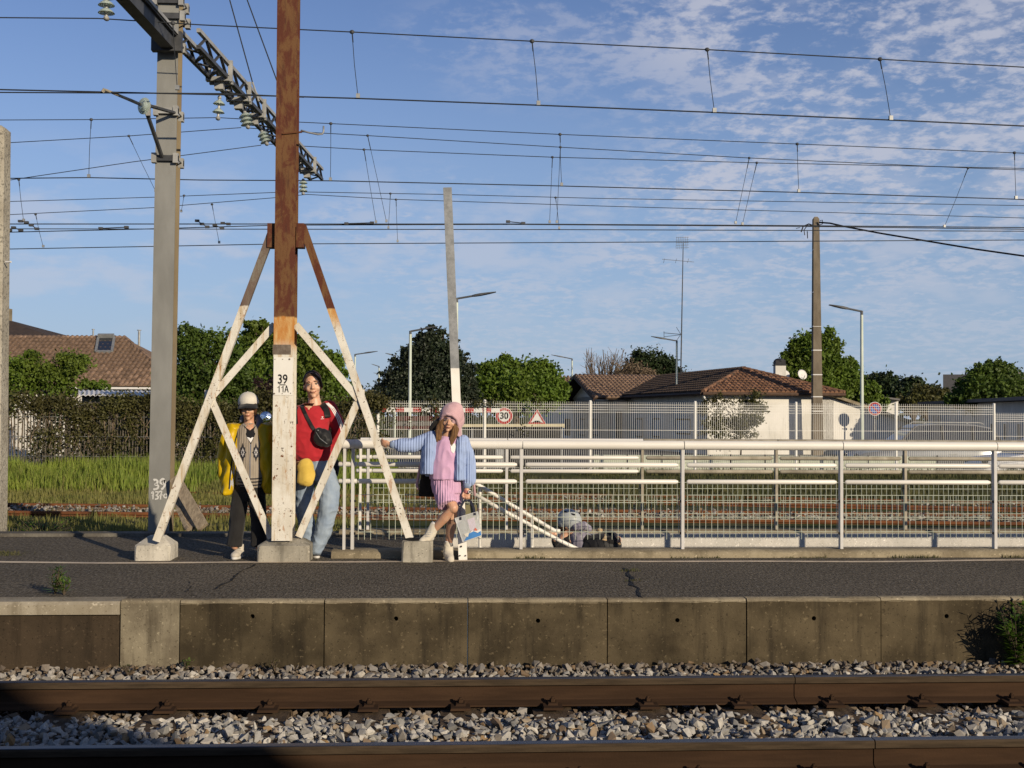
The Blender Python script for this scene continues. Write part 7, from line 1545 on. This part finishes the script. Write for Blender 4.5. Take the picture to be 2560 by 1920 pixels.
h4.loft([er(1122, 1086, 16, .045, Y3), er(1120, 1100, 30, .065, Y3), er(1116, 1140, 28, .07, Y3), er(1114, 1185, 28, .075, Y3), er(1116, 1215, 31, .08, Y3)])
sA, sB = at(1088, 1092, Y3), at(1155, 1098, Y3); wA = at(974, 1111, Y3 - .06); wB = at(1167, 1226, Y3 - .05)
limb(h4, (sA, at(1036, 1115, Y3 - .02), wA), [.04, .032, .024]); limb(h4, (sB, at(1170, 1155, Y3 + .02), wB), [.04, .032, .024])
hand(h4, wA, (-1, .05, .28), (0, -.35, 1), .80, .75, -1); hand(h4, wB, (.02, -.05, -1), (1, 0, 0), .82, 1.1, -1)
hp1, kn1, an1 = at(1106, 1212, Y3 - .02), at(1133, 1270, Y3 - .13), at(1079, 1330, Y3 - .04); hp2, kn2, an2 = at(1128, 1212, Y3 + .02), at(1131, 1290, Y3 + .02), at(1121, 1366, Y3 + .03)
limb(h4, (hp1, kn1, kn1.lerp(an1, .4), an1), [.068, .049, .046, .030]); limb(h4, (hp2, kn2, kn2.lerp(an2, .4), an2), [.068, .047, .045, .030])
blob('body', h4, M_SKIN2, pk, .0045, 3); face(pk, T4, R4, .90, M_HAIRM, -.003)
hd = MB(); hd.ell(T4(.014, .046, .040), (.110, .118, .120), 26, 18, R4); hd.ell(T4(.03, .05, .105), (.078, .085, .072), 18, 12, R4); hd.ell(T4(.05, .05, .0), (.088, .09, .11), 18, 12, R4)
limb(hd, [T4(-.092, -.035, -.01), T4(-.070, -.078, .045), T4(-.03, -.100, .073), T4(.03, -.102, .068), T4(.074, -.080, .035), T4(.098, -.040, -.03), T4(.116, -.005, -.12)], [.012, .013, .014, .014, .014, .016, .016])
hd.loft([[T4(.085, -.055, z), T4(.115, -.02, z), T4(.128, .05, z), T4(.09, .10, z), T4(.07, .02, z)] for z in (.05, -.05)] + [[T4(.102, -.045, -.14), T4(.135, -.01, -.16), T4(.148, .05, -.17), T4(.11, .08, -.17), T4(.09, .02, -.15)]])
blob('hood', hd, M_HOOD, pk, .006, 4, (.003, 14, (1, 1, .8)))
lh_ = MB(); limb(lh_, [T4(-.095, .0, -.02), T4(-.125, .02, -.07), T4(-.165, .03, -.12)], [.03, .042, .03]); blob('hood_lining', lh_, M_LINE2, pk, .007, 3)
hl = MB()
for k in range(-5, 6):
    sgn = -1 if k < 0 else 1; o = abs(k) / 5
    if k == 0: continue
    xk = sgn * (.050 + .035 * o); limb(hl, [T4(xk * .9, -.045 + .02 * o, .035), T4(xk * 1.10, -.05 + .02 * o, -.05), T4(xk * (1.25 - .25 * (sgn > 0)), -.055, -.13), T4(xk * (1.15 - .5 * (sgn > 0)) + random.uniform(-.01, .01), -.075, -.18 - random.uniform(.02, .05) - .05 * (sgn > 0))], [.014, .018, .018, .006], 8)
blob('hair', hl, M_HAIRB, pk, .005, 2, (.004, 40, (1, 1, .25)))
cp_ = MB(); cp_.loft([er(1120, 1092, 36, .03, Y3, .09), er(1116, 1120, 50, .035, Y3, .11), er(1112, 1180, 58, .035, Y3, .13), er(1110, 1225, 62, .03, Y3, .15), er(1112, 1243, 66, .025, Y3, .15)])
cpo = blob('coat_lining', cp_, M_LINE2, pk, .009, 3, (.01, 8, (1, 1, .4)))
for pts in ([(1158, 1096), (1172, 1130), (1182, 1175), (1187, 1240)], [(1062, 1120), (1050, 1170), (1042, 1212), (1046, 1225)]): MB().path([at(x, y, Y3 + .15) for x, y in pts], [.012, .014, .014, .012], 8).build('coat_edge', M_HOOD, pk, True)
ts = MB(); ts.loft([er(1121, 1092, 20, .055, Y3, -.01), er(1119, 1102, 32, .085, Y3, -.01), er(1115, 1140, 34, .095, Y3, -.015), er(1111, 1180, 35, .10, Y3, -.015), er(1111, 1197, 36, .105, Y3, -.015)]); tso = blob('jersey_top', ts, M_PINK, pk, .006, 3, (.009, 9, (1.4, 1, .7))); btt = bvh(tso); decal('print', tso, btt, [(1126, 1112), (1138, 1108), (1140, 1122), (1134, 1134), (1128, 1128)], M_STRIPE, .004, 3)
cg = MB()
cg.loft([er(1078, 1086, 12, .07, Y3), er(1076, 1100, 20, .10, Y3, -.01), er(1072, 1140, 19, .115, Y3, -.015), er(1068, 1184, 17, .115, Y3, -.02)])
cg.loft([er(1154, 1092, 10, .07, Y3), er(1152, 1104, 15, .10, Y3, -.01), er(1148, 1150, 15, .115, Y3, -.015), er(1147, 1199, 15, .115, Y3, -.02)])
cg.loft([er(1118, 1084, 20, .03, Y3, .05), er(1116, 1100, 46, .04, Y3, .06), er(1112, 1150, 46, .04, Y3, .08), er(1110, 1192, 48, .04, Y3, .09)])
limb(cg, (at(1082, 1094, Y3), at(1058, 1104, Y3 - .01), at(1030, 1113, Y3 - .03), at(1002, 1114, Y3 - .05), at(984, 1112, Y3 - .06)), [.062, .066, .066, .062, .036]); limb(cg, (at(1157, 1102, Y3), at(1167, 1130, Y3 + .01), at(1174, 1165, Y3 + .01), at(1173, 1200, Y3 - .02), at(1168, 1212, Y3 - .04)), [.055, .060, .058, .058, .036])
cgo = blob('cardigan', cg, M_CARD, pk, .007, 3, (.006, 10, (1, 1, 1)))
M_CUFF = cloth('blue rib cuff', (.33, .43, .63), None, .6, 90, rib=('Z', 90))
MB().path([at(986, 1112, Y3 - .06), at(975, 1111, Y3 - .06)], [.036, .030], 14).build('cuff', M_CUFF, cgo, True); MB().path([at(1168, 1210, Y3 - .04), at(1167, 1221, Y3 - .05)], [.036, .031], 14).build('cuff', M_CUFF, cgo, True)
so_ = MB(); so_.loft([er(1114, 1190, 35, .10, Y3), er(1115, 1212, 37, .11, Y3), er(1118, 1232, 35, .11, Y3)])
so_.path([hp1, at(1112, 1240, Y3 - .06), at(1119, 1263, Y3 - .11)], [.085, .09, .092], 18); so_.path([hp2, at(1134, 1240, Y3), at(1137, 1262, Y3)], [.075, .062, .060], 18); blob('shorts', so_, M_SHORT, pk, .007, 3, (.006, 14, (2, 1, .3)))
for pts, rs, dys, toe in (([(1085, 1316), (1077, 1334), (1066, 1348), (1055, 1354)], [.043, .047, .042, .031], [-.05, -.05, -.07, -.10], 0), ([(1121, 1362), (1120, 1380), (1122, 1392), (1126, 1399)], [.043, .047, .044, .035], [.03, .03, -.02, -.09], 1)):
    P = [at(x, y, Y3 + d_) for (x, y), d_ in zip(pts, dys)]; mb = MB(); limb(mb, P, rs); bo = blob('boot', mb, M_SHOEW, pk, .006, 3, (.003, 30, (1, 1, 1)))
    sl_ = MB(); limb(sl_, [P[1] + Vector((.012 if not toe else 0, .02, -.045)), P[2] + Vector((0, 0, -.034)), P[3] + Vector((0, 0, -.022))], [.020, .022, .018], 10); sl_.build('sole', M_SOLE, bo, True)
    d_ = (P[0] - P[1]).normalized(); MB().path([P[0] - d_ * .01, P[0] + d_ * .035], [.036, .034], 14).build('sock', M_STRIPE, bo, True)
    for k in range(3):
        q = P[1].lerp(P[2], k / 3) + Vector((0, -.047, .012)); MB().path([q + Vector((-.022, .004, 0)), q + Vector((0, -.003, .003)), q + Vector((.022, .004, 0))], .003, 6).build('lace', M_SOLE, bo)
M_WATCH = mat('pink watch strap', (.60, .22, .20), rough=.5); wc = at(1168, 1229, Y3 - .05); wo = MB().path([wc + Vector((0, 0, -.010)), wc + Vector((0, 0, .012))], .030, 16).build('watch', M_WATCH, pk, auto=40); fc = wc + Vector((.018, -.028, 0)); MB().path([fc, fc + Vector((.006, -.009, 0))], .016, 16).build('watch_face', M_STRIPE, wo, auto=40); MB().path([fc + Vector((.006, -.009, 0)), fc + Vector((.007, -.0105, 0))], .011, 16).build('dial', M_TEE, wo)
MB().path([wA + Vector((.014, 0, -.003)), wA + Vector((.020, 0, -.004))], .0245, 16).build('bracelet', M_HAIRB, pk)
# clear tote bag
def clear_mat():
    m, nt, b, pos = base('clear plastic'); b.inputs['Base Color'].default_value = (.72, .74, .74, 1); b.inputs['Roughness'].default_value = .12
    tr_ = nd(nt, 'ShaderNodeBsdfTransparent'); ms = nd(nt, 'ShaderNodeMixShader'); ms.inputs[0].default_value = .42; nt.links.new(tr_.outputs[0], ms.inputs[1]); nt.links.new(b.outputs[0], ms.inputs[2]); nt.links.new(ms.outputs[0], nt.nodes['Material Output'].inputs[0]); bump(nt, b, nnoise(nt, pos, 16, 3), .4, .02); return m
M_CLEAR = clear_mat(); Yt = Y3 - .12
tote = thing('tote_bag', at(1180, 1350, Yt), 'clear plastic tote bag with dark handles held by the hooded person', 'bag')
cr = [(1137, 1296), (1194, 1279), (1204, 1339), (1157, 1355)]; fr_ = [at(x, y, Yt - .035) for x, y in cr]; bk_ = [at(x, y, Yt + .035) for x, y in cr]
for nm, q in (('front_panel', (0, 1, 2, 3)),): MB().add(fr_, [(0, 1, 2, 3)]).build('front_panel', M_CLEAR, tote); MB().add(bk_, [(3, 2, 1, 0)]).build('back_panel', M_CLEAR, tote)
MB().add(fr_ + bk_, [(1, 5, 6, 2), (2, 6, 7, 3), (0, 3, 7, 4)]).build('gusset', M_CLEAR, tote)
M_NAVY = cloth('navy webbing', (.022, .024, .045)); M_TIP = mat('welded plastic seam', (.66, .67, .66), rough=.3)
for a, b_ in ((0, 1), (1, 2), (2, 3), (3, 0)): MB().path([fr_[a], fr_[b_]], .0035, 6).build('seam', M_TIP, tote)
for yy in (-.036, .036):
    for pts in ([(1151, 1300), (1150, 1270), (1160, 1252), (1167, 1250)], [(1187, 1288), (1184, 1268), (1176, 1253), (1168, 1250)]): 
        mb = MB(); P = [at(x, y, Yt + yy * (1 if i < 2 else .3)) for i, (x, y) in enumerate(pts)]
        for a, b_ in zip(P, P[1:]): mb.rect(a, b_, .022, .004, (0, 1, 0))
        mb.build('handle', M_NAVY, tote)
def flat(name, pts, m, yo, parent=tote): return MB().poly([at(x, y, Yt + yo) for x, y in pts], Vector((0, .003, 0))).build(name, m, parent)
M_CARDP = mat('lilac card', (.62, .44, .60), rough=.7); M_SEA = mat('blue print', (.07, .25, .60), rough=.5); M_OLIVE = mat('olive pouch', (.21, .19, .10), rough=.8); M_CORAL = mat('coral print', (.66, .18, .12), rough=.6)
flat('card', [(1168, 1299), (1186, 1293), (1191, 1325), (1177, 1332)], M_CARDP, -.03); flat('blue_print', [(1160, 1353), (1172, 1334), (1184, 1326), (1196, 1331), (1202, 1326), (1203, 1338)], M_SEA, -.038); flat('white_print', [(1174, 1333), (1180, 1326), (1190, 1328), (1201, 1322), (1202, 1327), (1194, 1332), (1184, 1328)], M_STRIPE, -.042); flat('coral_print', [(1184, 1326), (1189, 1319), (1195, 1327)], M_CORAL, -.039); flat('cream_print', [(1160, 1335), (1173, 1331), (1170, 1342), (1163, 1341)], M_CAPW, -.039)
MB().box((at(1164, 1290, Yt).x, Yt - .012, at(1164, 1300, Yt).z), (at(1192, 1290, Yt).x, Yt + .012, at(1164, 1262, Yt).z)).build('olive_pouch', M_OLIVE, tote); MB().ell(at(1158, 1322, Yt), (.045, .02, .075), 12, 8).build('grey_bundle', cloth('grey bundle', (.20, .21, .20)), tote, True)
# ---------------------------------------------------------------- person on the stairs with a helmet
Y4 = 12.25
M_HELM = mat('grey helmet shell', (.40, .43, .44), (.34, .37, .38), rough=.3, scale=3); M_GILET = cloth('grey-lilac quilted gilet', (.30, .28, .34), (.24, .225, .28), .2, 120, .45); M_BLKC = cloth('black jacket', (.014, .013, .014)); M_TAN = cloth('tan cotton', (.50, .36, .20))
kid = thing('person', at(1450, 1640, Y4), 'person in grey helmet and black jacket coming up the stairs behind the railing', 'person')
h5 = MB(); T5, R5 = head(h5, at(1424, 1312, Y4), .95, yaw=rad(62), tilt=rad(0), nod=rad(14)); zt_ = at(1424, 1348, Y4).z
cK = at(1445, 1362, Y4); h5.loft([er(1440, 1340, 18, .05, Y4), er(1446, 1352, 36, .08, Y4), er(1450, 1400, 36, .09, Y4), er(1452, 1470, 36, .09, Y4)])
for s in (-1, 1): limb(h5, (at(1452 + s * 14, 1470, Y4), at(1456 + s * 16, 1540, Y4 - .05), at(1452 + s * 16, 1625, Y4)), [.065, .05, .035])
armA = (at(1470, 1352, Y4 - .10), at(1500, 1362, Y4 - .16), at(1530, 1352, Y4 - .18)); limb(h5, armA, [.04, .034, .026]); hand(h5, at(1532, 1352, Y4 - .18), (.8, -.1, .1), (0, .3, 1), .8, .9); limb(h5, (at(1420, 1358, Y4 - .02), at(1400, 1378, Y4 - .12), at(1385, 1345, Y4 - .3)), [.04, .034, .026]); hand(h5, at(1385, 1345, Y4 - .3), (-.3, -.4, .8), (1, 0, 0), .8, 1.0)
blob('body', h5, M_SKIN, kid, .006, 3); face(kid, T5, R5, .95, M_HAIRD)
he = MB(); he.ell(T5(0, .015, .055), (.105, .128, .108), 24, 16, R5); he.ell(T5(0, .06, .015), (.092, .075, .080), 16, 10, R5); heo = blob('helmet', he, M_HELM, kid, .006, 3)
for a, b_ in ((-.045, -.04), (.045, -.04), (-.045, .05), (.045, .05)): MB().ell(T5(a * 1.6, b_, .135), (.012, .028, .008), 10, 6, R5).build('vent', M_TEE, heo, True)
MB().path([T5(.08, -.02, .03), T5(.075, -.02, -.04), T5(.03, -.045, -.10)], .006, 6).build('chin_strap', M_TEE, heo); MB().ell(T5(0, .085, -.015), (.03, .02, .02), 10, 6, R5).build('dial', M_TEE, heo, True)
hk = MB(); hk.ell(T5(0, .05, -.03), (.075, .065, .07), 14, 10, R5); blob('hair', hk, M_HAIRD, kid, .007, 3)
gl = MB(); gl.loft([er(1448, 1328, 16, .05, Y4 - .02), er(1452, 1338, 26, .10, Y4 - .02), er(1454, 1370, 28, .115, Y4 - .02), er(1456, 1430, 30, .115, Y4 - .02)]); limb(gl, [at(1440, 1318, Y4 - .09), at(1460, 1314, Y4 - .11), at(1472, 1322, Y4 - .08)], [.035, .04, .03]); blob('gilet', gl, M_GILET, kid, .008, 3, (.008, 12, (1, 1, .6)))
jk = MB(); jk.loft([er(1440, 1334, 24, .09, Y4 + .04), er(1448, 1350, 46, .11, Y4 + .05), er(1452, 1400, 50, .12, Y4 + .05), er(1452, 1480, 48, .12, Y4 + .05)]); limb(jk, armA, [.062, .062, .05]); limb(jk, (at(1418, 1356, Y4), at(1404, 1378, Y4 - .1), at(1390, 1352, Y4 - .26)), [.06, .056, .042]); blob('jacket', jk, M_BLKC, kid, .009, 3, (.008, 10, (1, 1, 1)))
for s in (-1, 1): MB().path([at(1452 + s * 14, 1460, Y4), at(1456 + s * 16, 1540, Y4 - .05), at(1452 + s * 16, 1620, Y4)], [.085, .07, .06], 14).build('trousers', M_TROU, kid, True); q = at(1452 + s * 16, 1650, Y4); shoe(kid, Vector((q.x, Y4 + .1, at(1452, 1640, Y4).z - .08)), (.3, -1, 0), .2, M_SHOEB, M_SOLE)
bk = thing('holdall', at(1512, 1400, Y4 - .1), 'black holdall with tan trim beside the helmeted person on the stairs', 'bag'); hm = MB(); hm.ell(at(1505, 1366, Y4 - .12), (.20, .12, .13), 18, 12); hm.ell(at(1522, 1342, Y4 - .1), (.09, .08, .06), 12, 8); blob('bag_body', hm, M_BLACKC, bk, .009, 3, (.008, 9, (1, 1, 1)))
bth = bvh(bk.children[0]); decal('tan_patch', bk.children[0], bth, [(1505, 1350), (1512, 1334), (1520, 1346), (1516, 1352)], M_TAN, .006, 3); MB().ell(at(1500, 1326, Y4 - .08), (.04, .03, .025), 10, 6).build('tan_toggle', M_TAN, bk, True); MB().path([at(1530, 1350, Y4 - .16), at(1545, 1356, Y4 - .18), at(1550, 1362, Y4 - .18)], .012, 8).build('tan_tag', M_TAN, bk, True)

# ---------------------------------------------------------------- overall reflectance: base colours scaled down evenly for darker shadows under raised exposure
ALB = .80
for m in bpy.data.materials:
    if not m.use_nodes or m.name in ('convex mirror', 'glass insulator', 'clear plastic', 'dark window glass', 'polished rail top'): continue
    nt = m.node_tree
    for nn in [x for x in nt.nodes if x.type in ('BSDF_PRINCIPLED', 'BSDF_TRANSLUCENT')]:
        sk = nn.inputs['Base Color'] if nn.type == 'BSDF_PRINCIPLED' else nn.inputs['Color']
        if sk.is_linked:
            src = sk.links[0].from_socket; mx = nt.nodes.new('ShaderNodeMix'); mx.data_type = 'RGBA'; mx.blend_type = 'MULTIPLY'; mx.inputs['Factor'].default_value = 1
            nt.links.new(src, mx.inputs['A']); mx.inputs['B'].default_value = (ALB, ALB, ALB, 1); nt.links.new(mx.outputs['Result'], sk)
